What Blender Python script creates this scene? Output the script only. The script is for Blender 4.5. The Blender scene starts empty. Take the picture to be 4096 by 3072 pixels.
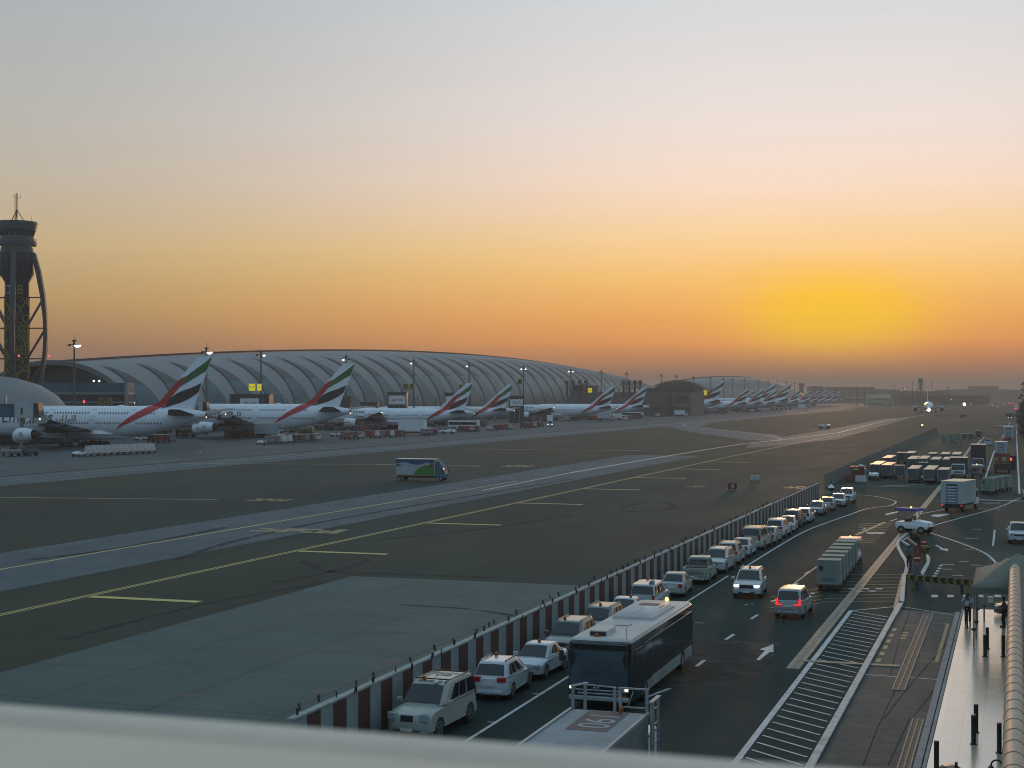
import bpy, bmesh, math, random
from mathutils import Vector, Matrix
R = math.radians
rnd = random.Random(7)
SC = bpy.context.scene
COL = SC.collection
# ---------------------------------------------------------------- measuring frame
# X right across the road, Y along the road, Z up; the viewer stands 13.5 m above the apron
H, F, YH = 13.5, 6050.0, 1579.0
TH = math.atan(2014 / 6050.0)
CS, SN = math.cos(TH), math.sin(TH)
def Q(px, d, z=0.0):
    xc = (px - 2048) / F * d
    return Vector((xc * CS - d * SN, xc * SN + d * CS, z))
def P(px, py, z=0.0):
    return Q(px, (H - z) * F / (py - YH), z)
def D(px, py, d):
    return Q(px, d, H - (py - YH) * d / F)
def YX(px, X):
    r = (px - 2048) / F
    return X * (CS + r * SN) / (r * CS - SN)
def depth(X, Y):
    return -X * SN + Y * CS
# ---------------------------------------------------------------- objects
def tag(o, label=None, cat=None, group=None, kind=None):
    if label: o['label'] = label
    if cat: o['category'] = cat
    if group: o['group'] = group
    if kind: o['kind'] = kind
    return o
def thing(name, label, cat, loc=(0, 0, 0), rz=0.0, group=None):
    o = bpy.data.objects.new(name, None)
    COL.objects.link(o)
    o.empty_display_size = .3
    o.location = loc
    o.rotation_euler = (0, 0, rz)
    return tag(o, label, cat, group)
def kids(o):
    return [c for c in ALLKIDS.get(o.name, [])]
ALLKIDS = {}
def adopt(o, parent):
    o.parent = parent
    ALLKIDS.setdefault(parent.name, []).append(o)
def copy_tree(o, parent=None):
    c = o.copy()
    COL.objects.link(c)
    if parent: adopt(c, parent)
    for ch in kids(o):
        copy_tree(ch, c)
    return c
def dup(root, loc, rz=0.0, label=None, group=None, scale=None):
    c = copy_tree(root)
    c.location = loc
    c.rotation_euler = (0, 0, rz)
    if scale: c.scale = (scale,) * 3
    if label: c['label'] = label
    if group: c['group'] = group
    return c
class MB:
    def __init__(s):
        s.v, s.f, s.m = [], [], []
    def add(s, vs, fs, m=0):
        b = len(s.v)
        s.v += [tuple(v) for v in vs]
        for f in fs:
            s.f.append(tuple(b + i for i in f))
            s.m.append(m)
        return s
    def bx(s, x0, x1, y0, y1, z0, z1, m=0):
        return s.add([(x0, y0, z0), (x1, y0, z0), (x1, y1, z0), (x0, y1, z0), (x0, y0, z1), (x1, y0, z1), (x1, y1, z1), (x0, y1, z1)],
                     [(0, 3, 2, 1), (4, 5, 6, 7), (0, 1, 5, 4), (1, 2, 6, 5), (2, 3, 7, 6), (3, 0, 4, 7)], m)
    def obox(s, c, size, m=0, rz=0.0, rx=0.0, ry=0.0):
        M_ = Matrix.Translation(c) @ Matrix.Rotation(rz, 4, 'Z') @ Matrix.Rotation(ry, 4, 'Y') @ Matrix.Rotation(rx, 4, 'X')
        a, b, e = size[0] / 2, size[1] / 2, size[2] / 2
        vs = [M_ @ Vector(p) for p in [(-a, -b, -e), (a, -b, -e), (a, b, -e), (-a, b, -e), (-a, -b, e), (a, -b, e), (a, b, e), (-a, b, e)]]
        return s.add(vs, [(0, 3, 2, 1), (4, 5, 6, 7), (0, 1, 5, 4), (1, 2, 6, 5), (2, 3, 7, 6), (3, 0, 4, 7)], m)
    def cyl(s, p, q, r, r2=None, n=10, m=0, cap=True):
        p, q = Vector(p), Vector(q)
        r2 = r if r2 is None else r2
        ax = (q - p).normalized()
        t = Vector((0, 0, 1)) if abs(ax.z) < .9 else Vector((1, 0, 0))
        u = ax.cross(t).normalized()
        w = ax.cross(u)
        vs = []
        for c, rr in ((p, r), (q, r2)):
            for i in range(n):
                a = 2 * math.pi * i / n
                vs.append(c + (u * math.cos(a) + w * math.sin(a)) * rr)
        fs = [(i, (i + 1) % n, n + (i + 1) % n, n + i) for i in range(n)]
        if cap:
            fs += [tuple(range(n))[::-1], tuple(range(n, 2 * n))]
        return s.add(vs, fs, m)
    def bar(s, p, q, w, h=None, m=0):
        p, q = Vector(p), Vector(q)
        h = w if h is None else h
        ax = (q - p).normalized()
        t = Vector((0, 0, 1)) if abs(ax.z) < .95 else Vector((0, 1, 0))
        u = ax.cross(t).normalized() * w / 2
        k = u.normalized().cross(ax) * h / 2
        vs = [p - u - k, p + u - k, p + u + k, p - u + k, q - u - k, q + u - k, q + u + k, q - u + k]
        return s.add(vs, [(0, 3, 2, 1), (4, 5, 6, 7), (0, 1, 5, 4), (1, 2, 6, 5), (2, 3, 7, 6), (3, 0, 4, 7)], m)
    def loft(s, rings, m=0, caps=True, closed=True):
        n = len(rings[0])
        vs = [p for r in rings for p in r]
        fs = []
        for k in range(len(rings) - 1):
            for i in range(n if closed else n - 1):
                j = (i + 1) % n
                fs.append((k * n + i, k * n + j, (k + 1) * n + j, (k + 1) * n + i))
        if caps and closed:
            fs += [tuple(range(n))[::-1], tuple(range((len(rings) - 1) * n, len(rings) * n))]
        return s.add(vs, fs, m)
    def lathe(s, prof, c=(0, 0, 0), n=24, m=0, caps=True):
        rings = [[(c[0] + r * math.cos(2 * math.pi * i / n), c[1] + r * math.sin(2 * math.pi * i / n), c[2] + z) for i in range(n)] for r, z in prof]
        return s.loft(rings, m, caps)
    def prism(s, poly, z0, z1, m=0):
        n = len(poly)
        vs = [(x, y, z0) for x, y in poly] + [(x, y, z1) for x, y in poly]
        return s.add(vs, [tuple(range(n))[::-1], tuple(range(n, 2 * n))] + [(i, (i + 1) % n, n + (i + 1) % n, n + i) for i in range(n)], m)
    def slab(s, poly, fn, m=0):
        # closed slab: fn(a, b, side) -> point, side 0/1
        n = len(poly)
        vs = [fn(a, b, 0) for a, b in poly] + [fn(a, b, 1) for a, b in poly]
        return s.add(vs, [tuple(range(n))[::-1], tuple(range(n, 2 * n))] + [(i, (i + 1) % n, n + (i + 1) % n, n + i) for i in range(n)], m)
    def ball(s, c, r, n=12, m=0, sz=1.0):
        prof = [(max(.001, r * math.sin(math.pi * k / 8)), -r * sz * math.cos(math.pi * k / 8)) for k in range(9)]
        return s.lathe(prof, c, n, m)
    def build(s, name, mats, parent=None, loc=None, bevel=0.0, smooth=0.0, fix=True, rz=None):
        me = bpy.data.meshes.new(name)
        me.from_pydata([tuple(v) for v in s.v], [], s.f)
        if not isinstance(mats, (list, tuple)): mats = [mats]
        for m in mats: me.materials.append(m)
        me.polygons.foreach_set('material_index', s.m)
        if fix:
            b = bmesh.new(); b.from_mesh(me)
            bmesh.ops.recalc_face_normals(b, faces=b.faces)
            b.to_mesh(me); b.free()
        if smooth:
            me.polygons.foreach_set('use_smooth', [True] * len(me.polygons))
            me.set_sharp_from_angle(angle=R(smooth))
        o = bpy.data.objects.new(name, me)
        COL.objects.link(o)
        if parent: adopt(o, parent)
        if loc is not None: o.location = loc
        if rz is not None: o.rotation_euler = (0, 0, rz)
        if bevel:
            md = o.modifiers.new('edge', 'BEVEL'); md.width = bevel; md.segments = 2; md.limit_method = 'ANGLE'; md.angle_limit = R(40)
        return o
def text(body, size, mat, parent, loc, rot, align='CENTER', sx=1.0, name='lettering', ext=.004, shear=0.0):
    cu = bpy.data.curves.new(name, 'FONT')
    cu.body = body; cu.size = size; cu.align_x = align; cu.align_y = 'CENTER'; cu.extrude = ext; cu.shear = shear
    cu.materials.append(mat)
    tmp = bpy.data.objects.new(name + '_tmp', cu)
    COL.objects.link(tmp)
    me = bpy.data.meshes.new_from_object(tmp)
    bpy.data.objects.remove(tmp)
    if not me.materials: me.materials.append(mat)
    o = bpy.data.objects.new(name, me)
    COL.objects.link(o)
    if parent: adopt(o, parent)
    o.location = loc; o.rotation_euler = rot; o.scale = (sx, 1, 1)
    return o
ORD = 'first second third fourth fifth sixth seventh eighth ninth tenth eleventh twelfth thirteenth fourteenth fifteenth sixteenth seventeenth eighteenth nineteenth twentieth'.split()
# ---------------------------------------------------------------- materials
def lin(c):
    return tuple((x / 255 / 12.92) if x / 255 <= .04045 else ((x / 255 + .055) / 1.055) ** 2.4 for x in c)
MATS = {}
def node(nt, typ, **kw):
    n = nt.nodes.new(typ)
    for k, v in kw.items():
        if k.startswith('i_'):
            n.inputs[int(k[2:])].default_value = v
        else:
            setattr(n, k, v)
    return n
def mth(nt, op, a, b=None, c=None, clamp=False):
    n = nt.nodes.new('ShaderNodeMath'); n.operation = op; n.use_clamp = clamp
    for i, x in enumerate((a, b, c)):
        if x is None: continue
        if isinstance(x, (int, float)): n.inputs[i].default_value = x
        else: nt.links.new(x, n.inputs[i])
    return n.outputs[0]
def mixc(nt, fac, a, b, mode='MIX'):
    n = nt.nodes.new('ShaderNodeMix'); n.data_type = 'RGBA'; n.blend_type = mode
    for sock, x in ((n.inputs[0], fac), (n.inputs[6], a), (n.inputs[7], b)):
        if isinstance(x, (int, float)): sock.default_value = x
        elif isinstance(x, tuple): sock.default_value = x if len(x) == 4 else x + (1,)
        else: nt.links.new(x, sock)
    return n.outputs[2]
def noise(nt, vec, scale, detail=4, rough=.55, stretch=None):
    if stretch:
        mp = nt.nodes.new('ShaderNodeMapping'); mp.inputs['Scale'].default_value = stretch
        nt.links.new(vec, mp.inputs[0]); vec = mp.outputs[0]
    n = nt.nodes.new('ShaderNodeTexNoise'); n.inputs['Scale'].default_value = scale; n.inputs['Detail'].default_value = detail; n.inputs['Roughness'].default_value = rough
    nt.links.new(vec, n.inputs['Vector'])
    return n.outputs['Fac']
def ramp(nt, fac, stops, interp='LINEAR'):
    n = nt.nodes.new('ShaderNodeValToRGB'); cr = n.color_ramp; cr.interpolation = interp
    while len(cr.elements) < len(stops): cr.elements.new(.5)
    for e, (p, c) in zip(cr.elements, stops):
        e.position = p
        e.color = (c if isinstance(c, tuple) else (c, c, c)) + ((1,) if not isinstance(c, tuple) or len(c) == 3 else ())
    nt.links.new(fac, n.inputs[0])
    return n.outputs[0]
def base(name):
    m = bpy.data.materials.new(name); m.use_nodes = True
    nt = m.node_tree; bs = nt.nodes['Principled BSDF']
    tc = nt.nodes.new('ShaderNodeTexCoord')
    return m, nt, bs, tc.outputs['Object']
def M(name, col, rough=.5, metal=0.0, var=.14, scale=1.5, coat=0.0, bump=0.0, spec=.5, dirt=0.0, stretch=None, trans=0.0):
    if name in MATS: return MATS[name]
    m, nt, bs, ob = base(name)
    n1 = noise(nt, ob, scale, 5, .6, stretch)
    lo = tuple(c * (1 - var) for c in col); hi = tuple(min(1, c * (1 + var)) for c in col)
    c = mixc(nt, ramp(nt, n1, [(.3, 0.0), (.7, 1.0)]), lo, hi)
    if dirt:
        n2 = noise(nt, ob, scale * .45, 6, .7, (1, 1, .35))
        c = mixc(nt, mth(nt, 'MULTIPLY', ramp(nt, n2, [(.45, 0.0), (.75, 1.0)]), dirt), c, (.06, .05, .04))
    nt.links.new(c, bs.inputs['Base Color'])
    rr = mth(nt, 'MULTIPLY_ADD', n1, .18, rough - .09, clamp=True)
    nt.links.new(rr, bs.inputs['Roughness'])
    bs.inputs['Metallic'].default_value = metal
    bs.inputs['Coat Weight'].default_value = coat
    bs.inputs['Coat Roughness'].default_value = .08
    bs.inputs['Specular IOR Level'].default_value = spec
    if trans: bs.inputs['Transmission Weight'].default_value = trans
    if bump:
        bp = nt.nodes.new('ShaderNodeBump'); bp.inputs['Strength'].default_value = bump; bp.inputs['Distance'].default_value = .02
        nt.links.new(noise(nt, ob, scale * 12, 4), bp.inputs['Height']); nt.links.new(bp.outputs[0], bs.inputs['Normal'])
    MATS[name] = m
    return m
def E(name, col, st):
    if name in MATS: return MATS[name]
    m, nt, bs, ob = base(name)
    bs.inputs['Base Color'].default_value = col + (1,)
    bs.inputs['Emission Color'].default_value = col + (1,)
    nt.links.new(mth(nt, 'MULTIPLY_ADD', noise(nt, ob, 3.0), .2 * st, .9 * st), bs.inputs['Emission Strength'])
    MATS[name] = m
    return m
WHITE = M('white_paint', (.74, .76, .78), .38, var=.05, scale=.8, coat=.25, dirt=.10)
CARW = M('car_white', (.44, .48, .51), .3, var=.04, coat=.6, dirt=.10)
CARW2 = M('car_ivory', (.38, .40, .39), .34, var=.05, coat=.5, dirt=.25)
CARW3 = M('car_cool_white', (.52, .56, .60), .26, var=.04, coat=.7, dirt=.05)
CARS = M('car_silver', (.32, .35, .37), .3, metal=.35, var=.05, coat=.6, dirt=.1)
CARG = M('car_grey_green', (.16, .19, .19), .3, metal=.2, var=.05, coat=.6, dirt=.1)
CARD = M('car_dark', (.05, .05, .055), .3, var=.05, coat=.6, dirt=.1)
CARB = M('car_beige', (.34, .37, .32), .34, var=.05, coat=.4, dirt=.25)
GLASS = M('dark_glass', (.012, .016, .018), .06, var=.1, spec=.7)
TYRE = M('tyre_rubber', (.018, .018, .018), .8, var=.2, scale=5)
RIM = M('alloy_rim', (.38, .39, .40), .3, metal=.8, var=.1)
DARK = M('dark_plastic', (.022, .022, .024), .5, var=.2)
BLACK = M('black_metal', (.02, .021, .022), .45, var=.25)
STEEL = M('steel_grey', (.26, .27, .28), .42, metal=.4, var=.2, dirt=.3)
GALV = M('galvanised', (.34, .37, .37), .45, metal=.5, var=.15, dirt=.2)
AMBER = M('amber_lens', (.38, .085, .015), .25)
AMBERON = E('amber_beacon', (1, .62, .12), 4)
REDLENS = M('red_lens', (.42, .02, .02), .25)
REDON = E('tail_light', (1, .025, .02), 1.15)
HEADOFF = M('lamp_lens', (.32, .34, .36), .15, var=.25, scale=12, coat=.5)
HEADON = E('head_light', (.9, .98, 1), 4)
PLATE = M('plate_white', (.6, .6, .55), .5)
RED = M('red_paint', (.30, .035, .03), .5, dirt=.25)
YELLOW = M('yellow_paint', (.62, .42, .03), .5, dirt=.2)
GOLD = M('gold_letter', (.19, .135, .055), .4, metal=.2)
TEAL = M('teal_cloth', (.02, .17, .19), .8)
SKIN = M('skin', (.16, .085, .055), .6, var=.08)
HAIR = M('hair', (.012, .01, .009), .6)
CLOTHW = M('pale_shirt', (.52, .60, .72), .85)
CLOTHD = M('dark_trousers', (.016, .017, .02), .85)
HIVIS = M('hi_vis', (.45, .55, .05), .7)
ORANGEV = M('orange_vest', (.7, .15, .03), .7)
# ---------------------------------------------------------------- sky, sun, camera
SAZ, SEL = -6.4, 3.0            # sun, degrees right of +Y and above the horizon
def make_world():
    w = bpy.data.worlds.new('World'); SC.world = w; w.use_nodes = True
    nt = w.node_tree; nt.nodes.clear()
    out = nt.nodes.new('ShaderNodeOutputWorld')
    tc = nt.nodes.new('ShaderNodeTexCoord')
    nrm = nt.nodes.new('ShaderNodeVectorMath'); nrm.operation = 'NORMALIZE'; nt.links.new(tc.outputs['Generated'], nrm.inputs[0])
    sep = nt.nodes.new('ShaderNodeSeparateXYZ'); nt.links.new(nrm.outputs[0], sep.inputs[0])
    x, y, z = sep.outputs
    el = mth(nt, 'MULTIPLY', mth(nt, 'ARCSINE', z), 57.2958)
    wob = noise(nt, nrm.outputs[0], 5.0, 6, .62, (1, 1, 9))
    el = mth(nt, 'ADD', el, mth(nt, 'MULTIPLY_ADD', wob, .4, -.2))
    t = mth(nt, 'SQRT', mth(nt, 'DIVIDE', mth(nt, 'MAXIMUM', el, 0.0), 90.0))
    sx, sy = math.sin(R(SAZ)), math.cos(R(SAZ))
    az = mth(nt, 'MULTIPLY', mth(nt, 'ARCTAN2', mth(nt, 'SUBTRACT', mth(nt, 'MULTIPLY', x, sy), mth(nt, 'MULTIPLY', y, sx)), mth(nt, 'ADD', mth(nt, 'MULTIPLY', x, sx), mth(nt, 'MULTIPLY', y, sy))), 57.2958)
    aaz = mth(nt, 'ABSOLUTE', az)
    def rp(stops): return ramp(nt, t, [(math.sqrt(e / 90), lin(c)) for e, c in stops])
    sunw = rp(SKY_SUN); side = rp(SKY_SIDE); back = rp(SKY_BACK)
    f1 = nt.nodes.new('ShaderNodeMapRange'); f1.interpolation_type = 'SMOOTHSTEP'; nt.links.new(aaz, f1.inputs[0])
    f1.inputs[1].default_value = 2; f1.inputs[2].default_value = 33
    f2 = nt.nodes.new('ShaderNodeMapRange'); f2.interpolation_type = 'SMOOTHSTEP'; nt.links.new(aaz, f2.inputs[0])
    f2.inputs[1].default_value = 38; f2.inputs[2].default_value = 100
    c = mixc(nt, f1.outputs[0], sunw, side)
    c = mixc(nt, f2.outputs[0], c, back)
    # the veiled sun
    g = mth(nt, 'ADD', mth(nt, 'POWER', mth(nt, 'DIVIDE', aaz, 3.4), 2.0), mth(nt, 'POWER', mth(nt, 'DIVIDE', mth(nt, 'ABSOLUTE', mth(nt, 'SUBTRACT', el, 3.0)), 1.45), 2.0))
    g = mth(nt, 'EXPONENT', mth(nt, 'MULTIPLY', mth(nt, 'POWER', g, 1.5), -.75))
    c = mixc(nt, mth(nt, 'MULTIPLY', g, .92), c, tuple(v * 1.08 for v in lin((255, 198, 0))))
    # thin uneven dust layers
    dst = noise(nt, nrm.outputs[0], 7.0, 6, .65, (1, 1, 22))
    dfade = nt.nodes.new('ShaderNodeMapRange'); nt.links.new(el, dfade.inputs[0]); dfade.inputs[1].default_value = 0; dfade.inputs[2].default_value = 9; dfade.inputs[3].default_value = 1; dfade.inputs[4].default_value = .25
    c = mixc(nt, mth(nt, 'MULTIPLY', mth(nt, 'MULTIPLY', ramp(nt, dst, [(.45, 0.0), (.72, 1.0)]), .08), dfade.outputs[0]), c, lin((150, 104, 76)))
    bg = nt.nodes.new('ShaderNodeBackground'); bg.inputs[1].default_value = 1.16
    nt.links.new(c, bg.inputs[0])
    sky = nt.nodes.new('ShaderNodeTexSky'); sky.sky_type = 'NISHITA'; sky.sun_disc = False
    sky.sun_elevation = R(SEL); sky.sun_rotation = R(SAZ); sky.dust_density = 6; sky.air_density = 1.5
    b2 = nt.nodes.new('ShaderNodeBackground'); b2.inputs[1].default_value = .05; nt.links.new(sky.outputs[0], b2.inputs[0])
    mx = nt.nodes.new('ShaderNodeMixShader'); mx.inputs[0].default_value = .05
    nt.links.new(bg.outputs[0], mx.inputs[1]); nt.links.new(b2.outputs[0], mx.inputs[2])
    nt.links.new(mx.outputs[0], out.inputs[0])
SKY_SUN = [(0, (128, 88, 60)), (.56, (150, 98, 60)), (1.27, (212, 134, 70)), (2.0, (250, 162, 74)), (2.85, (253, 174, 84)), (4.4, (254, 198, 112)), (5.5, (253, 209, 144)), (7.95, (245, 219, 199)), (10.2, (232, 220, 214)), (14.95, (206, 211, 215)), (28, (168, 189, 202)), (90, (130, 163, 186))]
SKY_SIDE = [(0, (130, 98, 82)), (.7, (142, 106, 84)), (1.5, (150, 112, 82)), (3.2, (184, 149, 98)), (5.5, (196, 172, 130)), (7.9, (188, 177, 160)), (10.2, (180, 178, 172)), (14.95, (164, 173, 178)), (28, (142, 166, 182)), (90, (128, 162, 184))]
SKY_BACK = [(0, (100, 120, 132)), (10, (132, 158, 180)), (28, (138, 168, 190)), (90, (128, 162, 186))]
make_world()
sl = bpy.data.lights.new('sun', 'SUN'); sl.energy = .42; sl.angle = R(4.0); sl.color = (1, .52, .22)
so = bpy.data.objects.new('sun', sl); COL.objects.link(so)
sd = Vector((math.sin(R(SAZ)) * math.cos(R(SEL)), math.cos(R(SAZ)) * math.cos(R(SEL)), math.sin(R(SEL))))
so.rotation_euler = sd.to_track_quat('Z', 'Y').to_euler()
so.location = (0, 60, 60)
cam = bpy.data.cameras.new('camera'); co = bpy.data.objects.new('camera', cam); COL.objects.link(co)
co.location = (0, 0, H); co.rotation_euler = (R(90), 0, TH)
cam.sensor_width = 36; cam.sensor_fit = 'HORIZONTAL'; cam.lens = 36 * F / 4096; cam.shift_y = (YH - 1536) / 4096
cam.clip_start = .05; cam.clip_end = 30000
cam.dof.use_dof = True; cam.dof.focus_distance = 160; cam.dof.aperture_fstop = 8.0
SC.camera = co
SC.view_settings.view_transform = 'Standard'; SC.view_settings.look = 'None'; SC.view_settings.exposure = 0; SC.view_settings.gamma = 1
SC.cycles.use_denoising = True
SC.cycles.max_bounces = 6; SC.cycles.diffuse_bounces = 2; SC.cycles.glossy_bounces = 3; SC.cycles.transmission_bounces = 4; SC.cycles.volume_bounces = 0; SC.cycles.transparent_max_bounces = 8
SC.cycles.caustics_reflective = False; SC.cycles.caustics_refractive = False; SC.cycles.sample_clamp_indirect = 4
SC.cycles.use_light_tree = True
SC.cycles.pixel_filter_type = 'BLACKMAN_HARRIS'; SC.cycles.filter_width = 1.05
# haze
hz = MB().bx(-3500, 2500, -400, 9300, -1.2, 84)
hm = bpy.data.materials.new('haze_air'); hm.use_nodes = True
hm.node_tree.nodes.clear()
pv = hm.node_tree.nodes.new('ShaderNodeVolumePrincipled'); ho = hm.node_tree.nodes.new('ShaderNodeOutputMaterial')
pv.inputs['Density'].default_value = .00025; pv.inputs['Color'].default_value = (.92, .75, .63, 1); pv.inputs['Anisotropy'].default_value = .25
hm.node_tree.links.new(pv.outputs[0], ho.inputs['Volume'])
tag(hz.build('haze', hm), 'brown evening haze over the far apron', 'haze', kind='stuff')
# ---------------------------------------------------------------- ground
def ground_mat(name, c1, c2, rough, ns, joints=None, stretch=(1, 1, 1), stain=.35, jd=.55):
    m, nt, bs, ob = base(name)
    a = noise(nt, ob, ns, 6, .62, stretch)
    b = noise(nt, ob, ns * 7, 5, .6, stretch)
    c = mixc(nt, ramp(nt, a, [(.36, 0.0), (.62, 1.0)]), c1, c2)
    c = mixc(nt, mth(nt, 'MULTIPLY', ramp(nt, b, [(.4, 0.0), (.75, 1.0)]), stain), c, tuple(x * .55 for x in c1))
    f = noise(nt, ob, 6.0, 3)
    if name in ('asphalt_apron', 'asphalt_road'):
        p3 = noise(nt, ob, ns * .55, 4, .6, (1.4, .8, 1)); p4 = noise(nt, ob, ns * 2.3, 5, .65, (2.2, .25, 1))
        c = mixc(nt, mth(nt, 'MULTIPLY', ramp(nt, p3, [(.42, 0.0), (.58, 1.0)]), .7), c, (.038, .050, .026))
        c = mixc(nt, mth(nt, 'MULTIPLY', ramp(nt, p4, [(.50, 0.0), (.66, 1.0)]), .6), c, (.038, .023, .023) if name == 'asphalt_apron' else (.022, .026, .026))
        vo = nt.nodes.new('ShaderNodeTexVoronoi'); vo.feature = 'DISTANCE_TO_EDGE'; vo.inputs['Scale'].default_value = .045
        wv = nt.nodes.new('ShaderNodeVectorMath'); wv.operation = 'ADD'; nt.links.new(ob, wv.inputs[0])
        sc_ = nt.nodes.new('ShaderNodeTexNoise'); sc_.inputs['Scale'].default_value = .08; nt.links.new(ob, sc_.inputs['Vector'])
        ml = nt.nodes.new('ShaderNodeVectorMath'); ml.operation = 'SCALE'; ml.inputs[3].default_value = 14; nt.links.new(sc_.outputs['Color'], ml.inputs[0]); nt.links.new(ml.outputs[0], wv.inputs[1]); nt.links.new(wv.outputs[0], vo.inputs['Vector'])
        c = mixc(nt, mth(nt, 'MULTIPLY', mth(nt, 'LESS_THAN', vo.outputs['Distance'], .0022), .35), c, (.012, .012, .012))
    c = mixc(nt, .5, c, mixc(nt, f, tuple(x * .6 for x in c2), tuple(x * 1.35 for x in c2)), 'MIX') if name == 'asphalt_road' else c
    h = f
    if joints:
        sp = nt.nodes.new('ShaderNodeSeparateXYZ'); nt.links.new(ob, sp.inputs[0])
        jj = None
        for ax, step in ((0, joints[0]), (1, joints[1])):
            fr = mth(nt, 'FRACT', mth(nt, 'DIVIDE', mth(nt, 'ADD', sp.outputs[ax], 2000.0), step))
            dd = mth(nt, 'MULTIPLY', mth(nt, 'ABSOLUTE', mth(nt, 'SUBTRACT', fr, .5)), step)
            k = mth(nt, 'GREATER_THAN', dd, step / 2 - joints[2])
            jj = k if jj is None else mth(nt, 'MAXIMUM', jj, k)
        # every slab its own tone
        cell = nt.nodes.new('ShaderNodeTexWhiteNoise'); cell.noise_dimensions = '2D'
        cv = nt.nodes.new('ShaderNodeCombineXYZ')
        for ax, step in ((0, joints[0]), (1, joints[1])):
            nt.links.new(mth(nt, 'FLOOR', mth(nt, 'DIVIDE', mth(nt, 'ADD', sp.outputs[ax], 2000.0), step)), cv.inputs[ax])
        nt.links.new(cv.outputs[0], cell.inputs['Vector'])
        c = mixc(nt, mth(nt, 'MULTIPLY', cell.outputs['Value'], .28), c, tuple(x * .5 for x in c1))
        c = mixc(nt, mth(nt, 'MULTIPLY', jj, jd), c, (.012, .012, .012))
    nt.links.new(c, bs.inputs['Base Color'])
    nt.links.new(mth(nt, 'MULTIPLY_ADD', b, .25, rough - .12, clamp=True), bs.inputs['Roughness'])
    bs.inputs['Specular IOR Level'].default_value = .2
    if name == 'asphalt_road': bs.inputs['Specular IOR Level'].default_value = .1
    bp = nt.nodes.new('ShaderNodeBump'); bp.inputs['Strength'].default_value = .25; bp.inputs['Distance'].default_value = .01
    nt.links.new(h, bp.inputs['Height']); nt.links.new(bp.outputs[0], bs.inputs['Normal'])
    return m
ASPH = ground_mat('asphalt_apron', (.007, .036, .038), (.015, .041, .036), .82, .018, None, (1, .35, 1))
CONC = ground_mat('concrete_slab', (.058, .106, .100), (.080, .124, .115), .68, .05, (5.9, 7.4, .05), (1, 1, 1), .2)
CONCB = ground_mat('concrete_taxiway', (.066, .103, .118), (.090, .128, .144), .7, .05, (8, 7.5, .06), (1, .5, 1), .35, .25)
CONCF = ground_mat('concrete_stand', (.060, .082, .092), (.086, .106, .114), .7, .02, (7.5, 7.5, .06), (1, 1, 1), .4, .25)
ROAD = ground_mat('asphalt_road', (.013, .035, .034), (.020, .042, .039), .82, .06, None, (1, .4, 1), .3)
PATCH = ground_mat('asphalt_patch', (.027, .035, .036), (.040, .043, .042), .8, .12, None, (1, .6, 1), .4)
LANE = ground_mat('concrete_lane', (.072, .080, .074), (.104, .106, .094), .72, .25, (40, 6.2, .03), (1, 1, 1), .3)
_b = PATCH.node_tree.nodes['Principled BSDF']; _t = PATCH.node_tree.nodes.new('ShaderNodeTexCoord')
PATCH.node_tree.links.new(ramp(PATCH.node_tree, noise(PATCH.node_tree, _t.outputs['Object'], .35, 6, .7), [(.38, .15), (.6, 1.0)]), _b.inputs['Alpha'])
GRASS = ground_mat('dry_grass', (.035, .045, .012), (.05, .05, .018), .9, .5)
SAND = ground_mat('far_ground', (.10, .08, .06), (.13, .10, .075), .9, .004)
def paint(name, col, wear=.5):
    m, nt, bs, ob = base(name)
    n = noise(nt, ob, 2.2, 6, .7)
    c = mixc(nt, mth(nt, 'MULTIPLY', ramp(nt, n, [(.46, 0.0), (.66, 1.0)]), wear), col, (.05, .05, .05))
    nt.links.new(c, bs.inputs['Base Color']); bs.inputs['Roughness'].default_value = .6
    return m
PW = paint('white_marking', (.55, .57, .57), .45)
PY = paint('yellow_marking', (.60, .46, .14), .25)
PYD = paint('worn_yellow_marking', (.36, .27, .10), .6)
PO = paint('ochre_glare_marking', (.36, .26, .16), .65)  # ochre partly holds the sun's reflection on the strip's far end
PWD = paint('worn_white_marking', (.30, .32, .32), .8)
def sheet(name, x0, x1, y0, y1, z, m, label=None):
    o = MB().add([(x0, y0, z), (x1, y0, z), (x1, y1, z), (x0, y1, z)], [(0, 1, 2, 3)]).build(name, m, fix=False)
    return tag(o, label, None, kind='structure')
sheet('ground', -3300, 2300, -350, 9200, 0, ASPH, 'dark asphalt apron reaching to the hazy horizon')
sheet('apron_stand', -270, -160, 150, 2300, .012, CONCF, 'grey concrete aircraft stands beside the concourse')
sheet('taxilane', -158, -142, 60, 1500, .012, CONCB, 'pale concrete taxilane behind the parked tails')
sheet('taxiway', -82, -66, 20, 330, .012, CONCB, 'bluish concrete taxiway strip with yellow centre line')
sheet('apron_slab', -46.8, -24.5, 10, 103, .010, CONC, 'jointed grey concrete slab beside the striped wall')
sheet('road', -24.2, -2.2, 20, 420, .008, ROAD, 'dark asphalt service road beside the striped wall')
sheet('grass_verge', .8, 40, 205, 460, .012, GRASS, 'olive strip of dry grass right of the road')
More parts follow.
